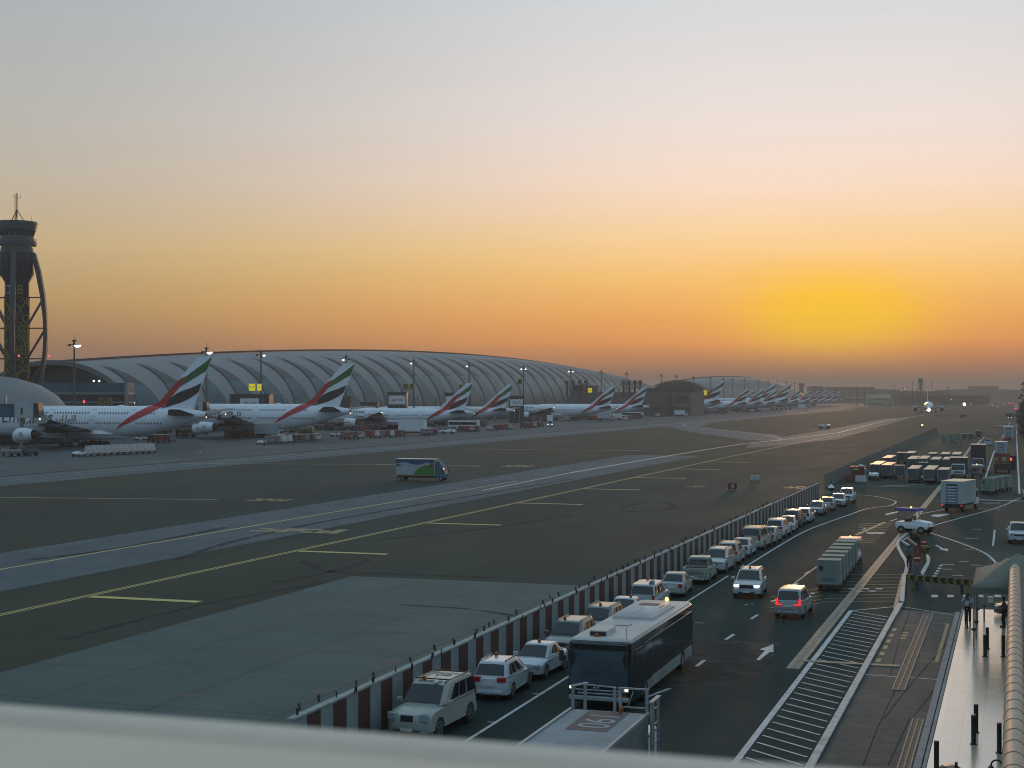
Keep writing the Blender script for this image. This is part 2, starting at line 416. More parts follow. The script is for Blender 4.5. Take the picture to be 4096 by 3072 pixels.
# taxiway bend further out
def poly_px(name, pts, z, m, label):
    vs = [P(px, py, 0) + Vector((0, 0, z)) for px, py in pts]
    o = MB().add(vs, [tuple(range(len(vs)))]).build(name, m, fix=False)
    if o.data.polygons[0].normal.z < 0: o.data.flip_normals()
    return tag(o, label, None, kind='structure')
poly_px('taxiway_bend', [(2600, 1829), (3000, 1792), (3360, 1757), (3600, 1689), (3625, 1668), (3470, 1686), (3300, 1722), (3080, 1740), (2830, 1711), (2700, 1712), (2660, 1722), (2860, 1748), (2980, 1770), (2800, 1790), (2600, 1812)][0:0] or [(2980, 1795), (3350, 1757), (3600, 1684), (3640, 1670), (3540, 1674), (3330, 1715), (3130, 1748), (3000, 1772)], .014, CONCB, 'bluish concrete taxiway bend in the distance')
poly_px('taxiway_link', [(2660, 1705), (2760, 1728), (3000, 1762), (3150, 1757), (3110, 1740), (2930, 1722), (2800, 1706), (2850, 1692), (2770, 1693)], .016, CONCB, 'bluish concrete link joining the two taxiways')
poly_px('asphalt_patch', [(2790, 2550), (2860, 2556), (2960, 2560), (3128, 2570), (3090, 2640), (3010, 2735), (2900, 2742), (2810, 2737), (2600, 2760), (2690, 2640), (2750, 2590)], .010, PATCH, 'worn brown asphalt patch with ridges on the road')
def ribbon(mb, pts, w, z, m=0):
    pts = [Vector((p[0], p[1], 0)) for p in pts]
    L, Rr = [], []
    for i, p in enumerate(pts):
        a = pts[max(0, i - 1)]; b = pts[min(len(pts) - 1, i + 1)]
        t = (b - a).normalized(); n = Vector((-t.y, t.x, 0)) * w / 2
        L.append(p + n); Rr.append(p - n)
    vs = [(p.x, p.y, z) for p in L] + [(p.x, p.y, z) for p in Rr]
    n = len(pts)
    mb.add(vs, [(i, n + i, n + i + 1, i + 1) for i in range(n - 1)], m)
def smoothpts(pts, k=6):
    # catmull-rom through the points
    out = []
    for i in range(len(pts) - 1):
        p0 = pts[max(0, i - 1)]; p1 = pts[i]; p2 = pts[i + 1]; p3 = pts[min(len(pts) - 1, i + 2)]
        for j in range(k):
            t = j / k
            out.append(.5 * ((2 * p1) + (p2 - p0) * t + (2 * p0 - 5 * p1 + 4 * p2 - p3) * t * t + (3 * p1 - p0 - 3 * p2 + p3) * t ** 3))
    return out + [pts[-1]]
def pxl(mb, pts, w, z=.022, m=0, smooth=False):
    q = [P(*p) for p in pts]
    ribbon(mb, smoothpts(q) if smooth else q, w, z, m)
def marking(name, mb, m, label):
    return tag(mb.build(name, m, fix=False), label, None, kind='structure')
# apron lines
mb = MB()
ribbon(mb, [(-74.4, 40), (-74.4, 150), (-73.8, 224)], .36, .022)
for dx in (-.2, .2): ribbon(mb, [(-59 + dx, 30), (-59 + dx, 330), (-57 + dx, 480), (-50 + dx, 620)], .2, .022)
for y in (87, 118, 148, 179, 209, 240, 270, 301): mb.add([(-58.6, y - .45, .022), (-50.4, y - .45, .022), (-50.4, y + .45, .022), (-58.6, y + .45, .022)], [(0, 1, 2, 3)])
pxl(mb, [(0, 1990), (870, 1999)], .5)
pxl(mb, [(720, 1855), (1590, 1858)], .6); pxl(mb, [(1790, 1861), (1920, 1863)], .6)
pxl(mb, [(1500, 1858), (1930, 1866)], .5); pxl(mb, [(1850, 1796), (2470, 1802)], .8)
marking('taxi_line', mb, PY, 'yellow taxiway lines and edge ticks')
mb = MB()
pxl(mb, [(2290, 1890), (2560, 1843), (2815, 1800), (2980, 1774), (3116, 1760), (3350, 1732), (3539, 1684), (3640, 1668), (3800, 1648)], .85, .024)
pxl(mb, [(1930, 1962), (2290, 1890)], .5, .024)
marking('centre_line', mb, paint('cream_marking', (.60, .54, .40), .2), 'cream taxiway centre line running to the horizon')
mb = MB()
pxl(mb, [(3110, 1764), (3122, 1757), (3090, 1746), (3000, 1733), (2850, 1717), (2765, 1709), (2735, 1702), (2748, 1695), (2830, 1690), (3050, 1676)], .8, .026, smooth=True)
ribbon(mb, [(-150, 60), (-150, 1200)], .5, .024); ribbon(mb, [(-154.5, 60), (-154.5, 900)], .4, .024)
for a, b in (((2080, 1735), (2270, 1735)), ((2420, 1713), (2500, 1713)), ((2470, 1802), (2570, 1803)), ((2580, 1696), (2640, 1696)), ((3025, 1738), (3140, 1738)), ((3030, 1764), (3100, 1764)), ((2815, 1765), (2890, 1766)), ((3210, 1716), (3270, 1715)), ((3375, 1684), (3420, 1684)), ((580, 1848), (640, 1848)), ((1290, 1793), (1370, 1793)), ((2195, 1735), (2250, 1734))):
    pxl(mb, [a, b], 1.6, .024)
for i in range(22):
    pxl(mb, [(1830 + i * 34, 1937 - i * 4.6), (1850 + i * 34, 1936 - i * 4.6)], .35, .024)
marking('apron_line', mb, PWD, 'worn white lines and dashes across the apron')
mb = MB()
for q in ([(985, 2125), (1050, 2112), (1400, 2119), (1345, 2136)], [(975, 2003), (1030, 1994), (1180, 1997), (1130, 2006)], [(2000, 1867), (2030, 1861), (2140, 1862), (2110, 1869)], [(3125, 1953), (3160, 1945), (3260, 1947), (3215, 1956)], [(2730, 1949), (2800, 1943), (2830, 1946), (2790, 1950)]):
    A_, B_, C_, D_ = [P(*p) + Vector((0, 0, .022)) for p in q]
    for i in range(7):
        for j in range(3):
            if (i * 5 + j * 3) % 4 == 3: continue
            f = lambda u, v: (A_.lerp(B_, v)).lerp(D_.lerp(C_, v), u)
            u0, u1, v0, v1 = i / 7 + .012, (i + 1) / 7 - .006, j / 3 + .03, (j + 1) / 3 - .02
            mb.add([f(u0, v0), f(u1, v0), f(u1, v1), f(u0, v1)], [(0, 1, 2, 3)])
marking('painted_block', mb, PYD, 'worn yellow painted position blocks on the apron')
mb = MB()
for q in ([(700, 2787), (735, 2775), (815, 2777), (780, 2790)], [(1225, 2775), (1255, 2757), (1335, 2760), (1300, 2780)], [(1520, 2656), (1560, 2634), (1625, 2636), (1590, 2656)], [(905, 2498), (980, 2498), (975, 2503), (910, 2503)], [(1640, 2470), (1700, 2470), (1690, 2478), (1640, 2478)]):
    mb.add([P(*p) + Vector((0, 0, .018)) for p in q], [(3, 2, 1, 0)])
tag(mb.build('manhole_cover', M('iron_cover', (.05, .05, .05), .6, scale=4), fix=False), 'dark iron manhole covers set into the slab', None, kind='structure')
mb = MB()
for pts, w in (([(1213, 2246), (1323, 2286), (1575, 2296), (2000, 2311)], .5), ([(1100, 2330), (1323, 2286), (1480, 2240)], .35), ([(2480, 2030), (2600, 2008), (2690, 2018), (2660, 2042), (2500, 2046)], .5), ([(120, 2240), (500, 2190), (900, 2110)], .6), ([(700, 2240), (1000, 2150), (1500, 2050), (2300, 1915)], .5), ([(1600, 2420), (1900, 2440), (2200, 2490)], .3), ([(250, 2560), (800, 2420), (1300, 2330)], .3), ([(1500, 2160), (1900, 2120), (2300, 2060)], .5)):
    pxl(mb, pts, w * 1.6, .0165, smooth=True)
TM, tnt, tbs, tob = base('tyre_rubber_mark')
tbs.inputs['Base Color'].default_value = (.009, .009, .009, 1); tbs.inputs['Roughness'].default_value = .85
tnt.links.new(mth(tnt, 'MULTIPLY', ramp(tnt, noise(tnt, tob, .8, 6, .7), [(.36, 0.0), (.58, 1.0)]), .85), tbs.inputs['Alpha'])
marking('tyre_mark', mb, TM, 'faint dark curving tyre marks on the apron')
# road lines
mb = MB()
ribbon(mb, [(-20.3, 30), (-20.3, 112)], .16, .020)
pxl(mb, [(2960, 2281), (3192, 2140), (3300, 2094), (3400, 2059), (3466, 2036), (3553, 2024), (3578, 2015), (3582, 2006), (3553, 1997), (3488, 1984), (3398, 1977), (3300, 1969)], .2, .020, smooth=True)
for a, b in (((2462, 2737), (2600, 2636)), ((2785, 2667), (2818, 2642)), ((2903, 2560), (2935, 2538)), ((3003, 2478), (3030, 2460)), ((3087, 2408), (3110, 2398)), ((3163, 2348), (3190, 2334)), ((3220, 2298), (3240, 2285)), ((3450, 2119), (3465, 2113)), ((3560, 2086), (3590, 2075))):
    if a[0] == 2462: a, b = (2585, 2790), (2680, 2755)
    pxl(mb, [a, b], .2, .020)
for a, b in (((1950, 2890), (1982, 2890)), ((2130, 2776), (2165, 2778)), ((2780, 2492), (2815, 2494))): pxl(mb, [a, b], .12)
# arrows
def arrow(mb, pts): mb.add([P(*p) + Vector((0, 0, .020)) for p in pts], [tuple(range(len(pts)))])
arrow(mb, [(3025, 2640), (3037, 2643), (3078, 2610), (3094, 2610), (3094, 2578), (3038, 2599), (3060, 2604)])
arrow(mb, [(3740, 2182), (3747, 2180), (3774, 2195), (3792, 2196), (3792, 2206), (3755, 2197), (3764, 2196)])
arrow(mb, [(3540, 2058), (3550, 2054), (3592, 2045), (3594, 2049), (3570, 2056), (3545, 2061)])
arrow(mb, [(3723, 2061), (3740, 2059), (3792, 2055), (3800, 2058), (3755, 2069), (3728, 2066)])
# splitter lines to the right
pxl(mb, [(3705, 2110), (3760, 2095), (3850, 2070), (3950, 2043), (4020, 2020), (4070, 1996), (4090, 1992)], .22, .020, smooth=True)
pxl(mb, [(3705, 2127), (3800, 2158), (3900, 2195), (3950, 2220), (3985, 2253)], .22, .020, smooth=True)
pxl(mb, [(3690, 2055), (3785, 2036)], .22); pxl(mb, [(3910, 2035), (4000, 2038)], .22)
pxl(mb, [(3905, 1999), (4096, 2005)], .9, .022)
pxl(mb, [(3972, 2184), (3979, 2120)], .18); 
for a, b in (((3890, 2118), (3928, 2118)), ((3860, 2155), (3912, 2156)), ((3857, 2197), (3892, 2198)), ((3835, 2246), (3875, 2247)), ((3880, 2261), (3930, 2262)), ((3810, 2302), (3852, 2303)), ((3765, 2258), (3815, 2259)), ((3765, 2277), (3810, 2278))): pxl(mb, [a, b], .28)
for i in range(7): pxl(mb, [(3765 - i * 6.3, 2261 + i * 10.5), (3762 - i * 6.3, 2266 + i * 10.5)], .26)
# far road edge lines
pxl(mb, [(3938, 1922), (3975, 1810), (4040, 1690)], .3, .022); pxl(mb, [(4078, 1975), (4072, 1860), (4068, 1780), (4064, 1700)], .3, .022)
pxl(mb, [(3910, 1775), (3937, 1748)], .5, .022); pxl(mb, [(4000, 1760), (4035, 1725)], .4, .022)
pxl(mb, [(3985, 1703), (4096, 1702)], 5.0, .024)
pxl(mb, [(3520, 1945), (3700, 1938)], .5); pxl(mb, [(3300, 1943), (3800, 1949)], .25); pxl(mb, [(3640, 1925), (3690, 1926)], 1.2); pxl(mb, [(4000, 2013), (3930, 2013)], .6)
pxl(mb, [(3955, 1766), (4070, 1768)], .8, .022)
marking('road_line', mb, PW, 'white lane lines, dashes and arrows on the service road')
# raised strip along the middle, sun reflection put into its ochre
mb = MB()
for dx in (-.2, .2): ribbon(mb, [(-10.42 + dx, 75), (-10.42 + dx, 152)], .26, .021)
ribbon(mb, [(-10.45, 158), (-10.5, 245), (-10.6, 330), (-11, 420)], .7, .021)
pxl(mb, [(3170, 2340), (3290, 2250)], .16, .021); pxl(mb, [(3425, 2140), (3540, 2089)], .35, .021)
mb.bx(-10.2, -5.45, 77.1, 77.55, .012, .05)
marking('rumble_strip', mb, PO, 'worn ochre raised strip between the lanes')
mb = MB()
ribbon(mb, [(-10.42, 75), (-10.42, 152)], .09, .026)
marking('kerb_joint', mb, PWD, 'pale joint along the ochre strip')
mb = MB()
ribbon(mb, [(-9.75, 48), (-9.75, 96.3)], .26, .020)
ribbon(mb, [(-9.75, 96.3), (-7.3, 99)], .16, .020)
for i in range(34):
    y0 = 54.8 + i * 1.29
    if y0 > 97: continue
    ribbon(mb, [(-9.5, y0), (-7.35, y0 - 1.8)], .12, .020)
ribbon(mb, [(-7.0, 99.3), (-3.5, 96.2)], .12, .024); ribbon(mb, [(-6.9, 74.5), (-3.5, 74.3)], .12, .024)
marking('hatch_marking', mb, PW, 'white hatched strip with slanting bars on the road')
mb = MB()
for i in range(6): ribbon(mb, [(-6.6, 78.2 + i * 2.1), (-6.6, 79.3 + i * 2.1)], .24, .024)
ribbon(mb, [(-6.85, 77.6), (-5.5, 77.6)], .1, .024); ribbon(mb, [(-6.6, 91.2), (-5.5, 91.2)], .1, .024)
ribbon(mb, [(-4.65, 92.6), (-3.75, 92.6)], .12, .024); ribbon(mb, [(-3.78, 79.2), (-3.78, 92.6)], .18, .0245); ribbon(mb, [(-4.65, 79.2), (-3.75, 79.2)], .12, .024)
for k in range(3): ribbon(mb, [(-6.1 + .02 * k, 86.3 + k * 1.0), (-5.75, 86.3 + k * 1.0)], .5, .024)
marking('bay_marking', mb, PYD, 'worn yellow bay lines and dashes on the concrete lane')
mb = MB()
for i in range(9):
    pxl(mb, [(3395 - i * 14, 2300 + i * 13.6), (3612 - i * 3.2, 2298 + i * 13.4)], .13, .018)
for i in range(10):
    pxl(mb, [(3420 + i * 2, 2170 - i * 8.4), (3500 + i * 8, 2170 - i * 8.4)], .25, .018)
for i in range(11):
    pxl(mb, [(3860 + i * 13, 2180 + i * 7.5), (4096, 2184 + i * 7.5)], .1, .018)
for i in range(5):
    pxl(mb, [(3080, 2390 + i * 14), (3290, 2352 + i * 15)], .1, .018)
marking('faded_hatching', mb, PYD, 'faded yellow hatching beside the ochre strip')
mb = MB()
for k in range(5): pxl(mb, [(3395 + k * 27, 2356 + (k % 2) * 10), (3422 + k * 27, 2357 + (k % 2) * 8)], .5, .023)
for k in range(4): pxl(mb, [(3465 + k * 17, 2131 + (k % 2) * 5), (3478 + k * 17, 2131)], .7, .023)
marking('painted_letters', mb, PW, 'worn white painted stop lettering across the lane')
# ---------------------------------------------------------------- right-hand lane, walkway, kerbs
sheet('concrete_lane', -6.85, -3.5, 20, 97.5, .016, LANE, 'grey concrete lane with joints between two kerbs')
TILE = ground_mat('walkway_tile', (.74, .64, .49), (.82, .72, .57), .2, .4, (.75, 4.1, .012), (1, 1, 1), .12, .5)
TILE.node_tree.nodes['Principled BSDF'].inputs['Specular IOR Level'].default_value = .6; _tb = TILE.node_tree.nodes['Principled BSDF']; _tb.inputs['IOR'].default_value = 2.3; _tb.inputs['Coat Weight'].default_value = .6; _tb.inputs['Coat IOR'].default_value = 1.9; _tb.inputs['Coat Roughness'].default_value = .2
tag(MB().bx(-3.02, 3.0, 20, 98.5, .01, .16).build('walkway', TILE), 'shiny cream tiled walkway beside the building', None, kind='structure')
KERB = M('kerb_concrete', (.26, .27, .27), .7, var=.25, scale=3, dirt=.5)
KERBW = paint('kerb_white', (.50, .50, .48), .6)
tag(MB().bx(-7.2, -6.88, 20, 99, .0, .13).build('kerb', KERBW, bevel=.02), 'pale painted kerb along the hatched strip', None, kind='structure')
tag(MB().bx(-3.5, -3.22, 20, 97, .0, .15).bx(-3.19, -3.05, 20, 98.4, 0, .13).build('kerb', KERB, bevel=.02), 'grey stone kerb along the tiled walkway', None, kind='structure')
# curving kerbs of the traffic island
mb = MB()
def kerbline(mb, pts, w, h):
    q = smoothpts([P(*p) for p in pts], 5)
    for a, b in zip(q[:-1], q[1:]): mb.bar((a.x, a.y, h / 2), (b.x, b.y, h / 2), w, h)
kerbline(mb, [(3608, 2414), (3615, 2330), (3628, 2265), (3608, 2225), (3592, 2190), (3597, 2165), (3632, 2138)], .28, .16)
kerbline(mb, [(3685, 2306), (3714, 2250), (3706, 2225)], .28, .16); kerbline(mb, [(3606, 2168), (3636, 2186)], .25, .16)
kerbline(mb, [(3603, 2420), (3575, 2470)], .28, .14)
tag(mb.build('island_kerb', KERBW), 'curving white kerb of the small traffic island', None, kind='structure')
mb = MB(); kerbline(mb, [(3660, 2140), (3612, 2166)], .3, .14); kerbline(mb, [(3626, 2155), (3676, 2193)], .25, .16); kerbline(mb, [(3580, 2440), (3614, 2300)], .25, .1)
tag(mb.build('ochre_kerb', PO), 'ochre painted kerb edges round the traffic island', None, kind='structure')
GRATE = M('rust_grate', (.135, .082, .045), .7, var=.4, scale=5)
GRAIL, gn_, gb_, go_ = base('grate_rail')
gsp = gn_.nodes.new('ShaderNodeSeparateXYZ'); gn_.links.new(go_, gsp.inputs[0])
gn_.links.new(mixc(gn_, mth(gn_, 'GREATER_THAN', mth(gn_, 'FRACT', mth(gn_, 'DIVIDE', gsp.outputs[1], .36)), .4), (.05, .035, .025), (.36, .32, .26)), gb_.inputs['Base Color']); gb_.inputs['Roughness'].default_value = .6
for i, (x0, x1, y0, y1, lb) in enumerate(((-5.4, -4.75, 71, 96.6, 'long brown trench grate in the concrete lane'), (-4.1, -3.56, 20, 65, 'brown trench grate against the walkway kerb'))):
    t = thing('trench_grate', lb, 'grate', (0, 0, 0))
    MB().bx(x0, x1, y0, y1, .017, .03).build('cover', GRATE, t)
    for xx in (x0 + .06, (x0 + x1) / 2, x1 - .06): MB().bx(xx - .03, xx + .03, y0, y1, .03, .05).build('edge_rail', GRAIL, t)
mb = MB()
for pts in ([(3600, 2720), (3520, 2895), (3450, 3065)], [(3832, 2522), (3640, 2745), (3535, 2875)], [(3760, 2725), (3655, 2870)], [(3640, 2870), (3555, 3060)], [(3655, 2400), (3600, 2560), (3560, 2700)]):
    pxl(mb, [(a + (-1) ** i * 2, b) for i, (a, b) in enumerate(pts)], .032, .0265, smooth=True)
tag(mb.build('road_crack', M('crack_black', (.01, .01, .01), .9), fix=False), 'thin dark cracks and cable lines across the lane', None, kind='structure')
# zebra strip beyond the height barrier
mb = MB()
for k in range(7): ribbon(mb, [P(3726 + k * 63, 2385), P(3752 + k * 63, 2386)], 1.3, .024)
marking('crossing_block', mb, PW, 'white blocks of a crossing behind the low barrier')
# ---------------------------------------------------------------- striped wall
STW = M('wall_white', (.27, .33, .33), .7, var=.1, scale=.9, dirt=.55, bump=.1)
STR = M('wall_red', (.088, .030, .027), .7, var=.15, scale=.9, dirt=.3, bump=.1)
COPE = M('wall_coping', (.30, .32, .31), .7, var=.2, scale=2)
wt = thing('striped_wall', 'long wall of red and white upright panels with black loops along its top', 'wall', (-24.3, 48.2, 0))
pw = 1.12
npan = int((200.4 - 48.2) / pw)
pr = MB().bx(-.12, .12, .01, pw - .01, 0, 1.98).build('panel', STR, wt); first = {1: pr}
pwh = MB().bx(-.115, .115, .01, pw - .01, 0, 1.98).build('panel', STW, wt); first[0] = pwh
tg = {0: pwh, 1: pr}
MB().bx(-.16, .16, 0, npan * pw, 1.98, 2.08).build('coping', COPE, wt, bevel=.02)
lm = MB()
for a, b in (((-.04, 0), (-.04, .24)), ((.04, 0), (.04, .24))): lm.cyl((0, a[0], 2.08), (0, b[0], 2.08 + b[1]), .027, n=6)
lm.cyl((0, -.06, 2.32), (0, .06, 2.32), .027, n=6)
loop0 = lm.build('lifting_loop', BLACK, wt)
far_r, far_w, far_l = MB(), MB(), MB()
cnt = {0: 0, 1: 0}
for i in range(npan):
    k = i % 2
    cnt[k] += 1
    src = tg[k]
    if cnt[k] == 1: src.location = (0, i * pw, 0)
    else:
        o = src.copy(); COL.objects.link(o); adopt(o, wt); o.location = (rnd.uniform(-.018, .018), i * pw, 0); o.rotation_euler = (0, rnd.uniform(-.006, .006), rnd.uniform(-.012, .012))
    if i == 0: loop0.location = (0, pw / 2, 0)
    elif i < 100:
        o = loop0.copy(); COL.objects.link(o); adopt(o, wt); o.location = (rnd.uniform(-.05, .05), i * pw + pw / 2 + rnd.uniform(-.1, .1), 0); o.rotation_euler = (rnd.uniform(-.15, .15), rnd.uniform(-.2, .2), rnd.uniform(-.5, .5))
    else:
        far_l.bx(-.03, .03, i * pw + .5, i * pw + .6, 2.07, 2.28)
tag(far_l.build('lifting_loop', BLACK, wt), kind='stuff')
# continuing dark palisade along the far stretch of the road
ft = thing('palisade_fence', 'dark slatted fence running on beside the container park', 'fence', (-26.2, 222, 0))
SLM = M('slat_grey', (.22, .20, .18), .7, var=.3)
yy = 0.0; far_s = MB(); k = 0; sl0 = MB().bx(-.04, .04, 0, .42, 0, 2.1).build('slat', SLM, ft)
while yy < 330:
    if k == 0: sl0.location = (0, 0, 0)
    elif k < 99:
        o = sl0.copy(); COL.objects.link(o); adopt(o, ft); o.location = (0, yy, 0); o.rotation_euler = (0, 0, rnd.uniform(-.06, .06))
    else: far_s.bx(-.04, .04, yy, yy + .42, 0, 2.1)
    k += 1; yy += .62 + yy * .004
if far_s.v: tag(far_s.build('slat', SLM, ft), kind='stuff')
for z in (.4, 1.6): MB().bx(-.07, -.041, 0, 330, z, z + .12).build('rail', M('slat_rail', (.10, .10, .10), .7), ft)
# ---------------------------------------------------------------- cars
def sup(t): return math.copysign(abs(t), t)
def make_car(name, label, cat, style, paint_, loc, rz, group=None, lights=False, beacon=None, extras=()):
    S = CARS_[style]
    L, W, Ht = S['L'], S['W'], S['H']
    hf, hc, yc = S['hood']           # hood front height, cowl height, cowl y (from front)
    bz, by0, by1 = S['belt']         # belt height, greenhouse rear y, front y (from front)
    ry0, ry1 = S['roof']             # roof rear, front (from front)
    hd, ra = S['deck'], S['wr'] * 1.07
    fy = L / 2
    t = thing(name, label, cat, loc, rz, group)
    yfw, yrw = fy - S['wb'][0], fy - S['wb'][1]
    zb = S.get('gc', .24)
    prof = [(fy - .04, zb + .06), (fy + .0, zb + .22), (fy - .02, hf - .16), (fy - .10, hf - .03), (fy - .30, hf + .02), (fy - yc * .55, (hf + hc) / 2 + .035), (fy - yc, hc)]
    if S.get('notch'):
        prof += [(fy - by0 + .05, bz + .0), (-fy + .30, hd), (-fy + .10, hd - .04)]
    else:
        prof += [(fy - (by0 + by1) / 2, bz), (-fy + .16, bz), (-fy + .05, bz - .06)]
    prof += [(-fy + .01, .72), (-fy, .48), (-fy + .07, zb + .04)]
    def arch(yc_, flip):
        pts = []
        for k in range(9):
            a = math.pi * k / 8
            pts.append((yc_ - math.cos(a) * (ra + .06), max(zb, ra + math.sin(a) * (ra + .05) - .02), 1))
        return pts
    prof = [(a, b, 0) for a, b in prof] + arch(yrw, 0) + arch(yfw, 0)
    fr = [-1, -.985, -.94, -.82, -.6, -.2, .2, .6, .82, .94, .985, 1]
    def warp(y, z, ar, f):
        a = abs(f)
        k = abs(y) / fy
        yy = y - math.copysign(.26 * a ** 3.4 * max(0, (k - .62) / .38) ** 1.5, y) - math.copysign(.05 * a ** 18, y) * (k > .8)
        zz = z
        if ar and a < .8: zz = zb
        elif not ar and z > .62: zz = z - .075 * a ** 5 - (.03 * a ** 2 if k > .45 else 0)
        xs = 1 - .055 * max(0, (z - .62) / .5) ** 2 - .06 * max(0, (.5 - z) / .4) ** 2 - .07 * max(0, (k - .6) / .4) ** 2
        return (f * W / 2 * xs, yy, zz)
    rings = [[warp(y, z, ar, f) for y, z, ar in prof] for f in fr]
    MB().loft(rings).build('body', paint_, t, smooth=32)
    # cabin: roof shell with pillars
    wb_, wr_ = W / 2 * .93, W / 2 * S.get('tumble', .74)
    def cab(s, u, v):
        pass
    lo = [(-wb_, fy - by1), (wb_, fy - by1), (wb_, fy - by0), (-wb_, fy - by0)]
    hi = [(-wr_, fy - ry1), (wr_, fy - ry1), (wr_, fy - ry0), (-wr_, fy - ry0)]
    zt = Ht - .05
    def ring(s, inset=0.0, z=None, bulge=1.0):
        pts = []
        c = [(lo[i][0] + (hi[i][0] - lo[i][0]) * s, lo[i][1] + (hi[i][1] - lo[i][1]) * s) for i in range(4)]
        cx = (c[0][0] + c[1][0]) / 2; cy = (c[0][1] + c[2][1]) / 2
        hw = abs(c[1][0] - c[0][0]) / 2 - inset; hl = abs(c[0][1] - c[2][1]) / 2 - inset
        for k in range(40):
            a = 2 * math.pi * k / 40
            p = .30
            px_ = hw * math.copysign(abs(math.sin(a)) ** p, math.sin(a)); py_ = hl * math.copysign(abs(math.cos(a)) ** p, math.cos(a))
            pts.append((px_, cy + py_, z if z is not None else bz - .03 + (zt - bz + .03) * s))
        return pts
    rg = [ring(0), ring(.5), ring(.93), ring(1.0, .03, Ht - .015), ring(1.0, .16, Ht), ring(1.0, .45, Ht + .012)]
    MB().loft(rg).build('roof', paint_, t, smooth=50)
    # glazing: patches standing just clear of the shell
    def edge(i, s, e=0.012):
        j = (i + 1) % 4
        a = Vector((lo[i][0] + (hi[i][0] - lo[i][0]) * s, lo[i][1] + (hi[i][1] - lo[i][1]) * s, bz - .03 + (zt - bz + .03) * s))
        b = Vector((lo[j][0] + (hi[j][0] - lo[j][0]) * s, lo[j][1] + (hi[j][1] - lo[j][1]) * s, bz - .03 + (zt - bz + .03) * s))
        return a, b
    def pane(nm, side, s0, s1, u0, u1, u0t=None, u1t=None):
        u0t = u0 if u0t is None else u0t; u1t = u1 if u1t is None else u1t
        q = []
        for s, ua, ub in ((s0, u0, u1), (s1, u0t, u1t)):
            a, b = edge(side, s)
            q.append(a.lerp(b, ua)); q.append(a.lerp(b, ub))
        n = (q[1] - q[0]).cross(q[2] - q[0]).normalized()
        c = Vector((0, fy - (by0 + by1) / 2, bz))
        if n.dot(q[0] - c) < 0: n = -n
        m_ = MB(); nn = 6; vs = []
        for r_ in range(2):
            for k in range(nn + 1):
                uu = k / nn
                p = q[2 * r_].lerp(q[2 * r_ + 1], uu)
                vs.append(p + n * (.012 + (.035 if side in (0, 2) else .012) * math.sin(math.pi * uu)))
        for v in list(vs): vs.append(v - n * .03)
        h2 = 2 * (nn + 1)
        fs = [(k, k + 1, nn + 2 + k, nn + 1 + k) for k in range(nn)]
        fs += [(k, h2 + k, h2 + k + 1, k + 1) for k in range(nn)] + [(nn + 1 + k, nn + 2 + k, h2 + nn + 2 + k, h2 + nn + 1 + k) for k in range(nn)]
        fs += [(0, nn + 1, h2 + nn + 1, h2), (nn, h2 + nn, h2 + 2 * nn + 1, 2 * nn + 1)]
        m_.add(vs, fs)
        return m_.build(nm, GLASS, t, smooth=40)
    pane('windscreen', 0, .10, .93, .07, .93)
    if not S.get('norear'): pane('rear_window', 2, .16, .90, .09, .91)
    for side in (1, 3):
        cuts = S['cuts']
        for a, b, at, bt in cuts:
            if side == 1: pane('window', 1, .14, .88, a, b, at, bt)
            else: pane('window', 3, .14, .88, 1 - b, 1 - a, 1 - bt, 1 - at)
    # ends
    def front_y(x, z=.6):
        a = min(1, abs(x) / (W / 2)); return fy - .26 * a ** 3.4 - .01
    for sx_ in (-1, 1):
        x = sx_ * W * .335
        lm_ = S.get('lamp', (.42, .17)); lm_ = (lm_[0] * .84, lm_[1])
        hl_ = MB().obox((x, front_y(x) - .085, hf - .13), (lm_[0], .22, lm_[1]), rz=-sx_ * .30).build('headlight', HEADON if lights == 'front' else HEADOFF, t, bevel=.03)
        xr = sx_ * W * (.395 - min(th[0], .5) * .18 if (th := S.get('tail', (.30, .22, .80))) else 0)
        tl = MB()
        th = S.get('tail', (.30, .22, .80))
        tl.obox((xr, -front_y(xr) + .075, th[2]), (th[0] * .92, .2, th[1]), rz=sx_ * .28)
        tl.build('taillight', REDON if lights == 'rear' else REDLENS, t, bevel=.02)
        if lights == 'rear':
            MB().obox((sx_ * W * .29, -fy + .03, th[2] - th[1] * .38), (.32, .08, .05)).build('taillight', REDON, t)
        mx = MB().obox((sx_ * (W / 2 + .10), fy - by1 - .42, bz + .07), (.24, .12, .17)).obox((sx_ * (W / 2 - .01), fy - by1 - .4, bz + .0), (.12, .06, .06)).build('mirror', paint_ if 'bm' not in S else DARK, t, bevel=.03)
    g = MB().obox((0, fy - .015, hf - .17), (W * S.get('grille', (.46, .17))[0], .07, S.get('grille', (.46, .17))[1]))
    g.obox((0, fy - .02, .40), (W * .55, .09, .13)); g.build('grille', DARK, t, bevel=.02)
    MB().obox((0, fy + .015, .47), (.5, .03, .11)).build('number_plate', PLATE, t)
    MB().obox((0, -fy - .012, S.get('plate', .62)), (.5, .03, .12)).build('number_plate', PLATE, t)
    MB().obox((0, -fy + .035, .42), (W * .72, .12, .16)).build('rear_bumper', DARK if S.get('cladding') else paint_, t, bevel=.03)
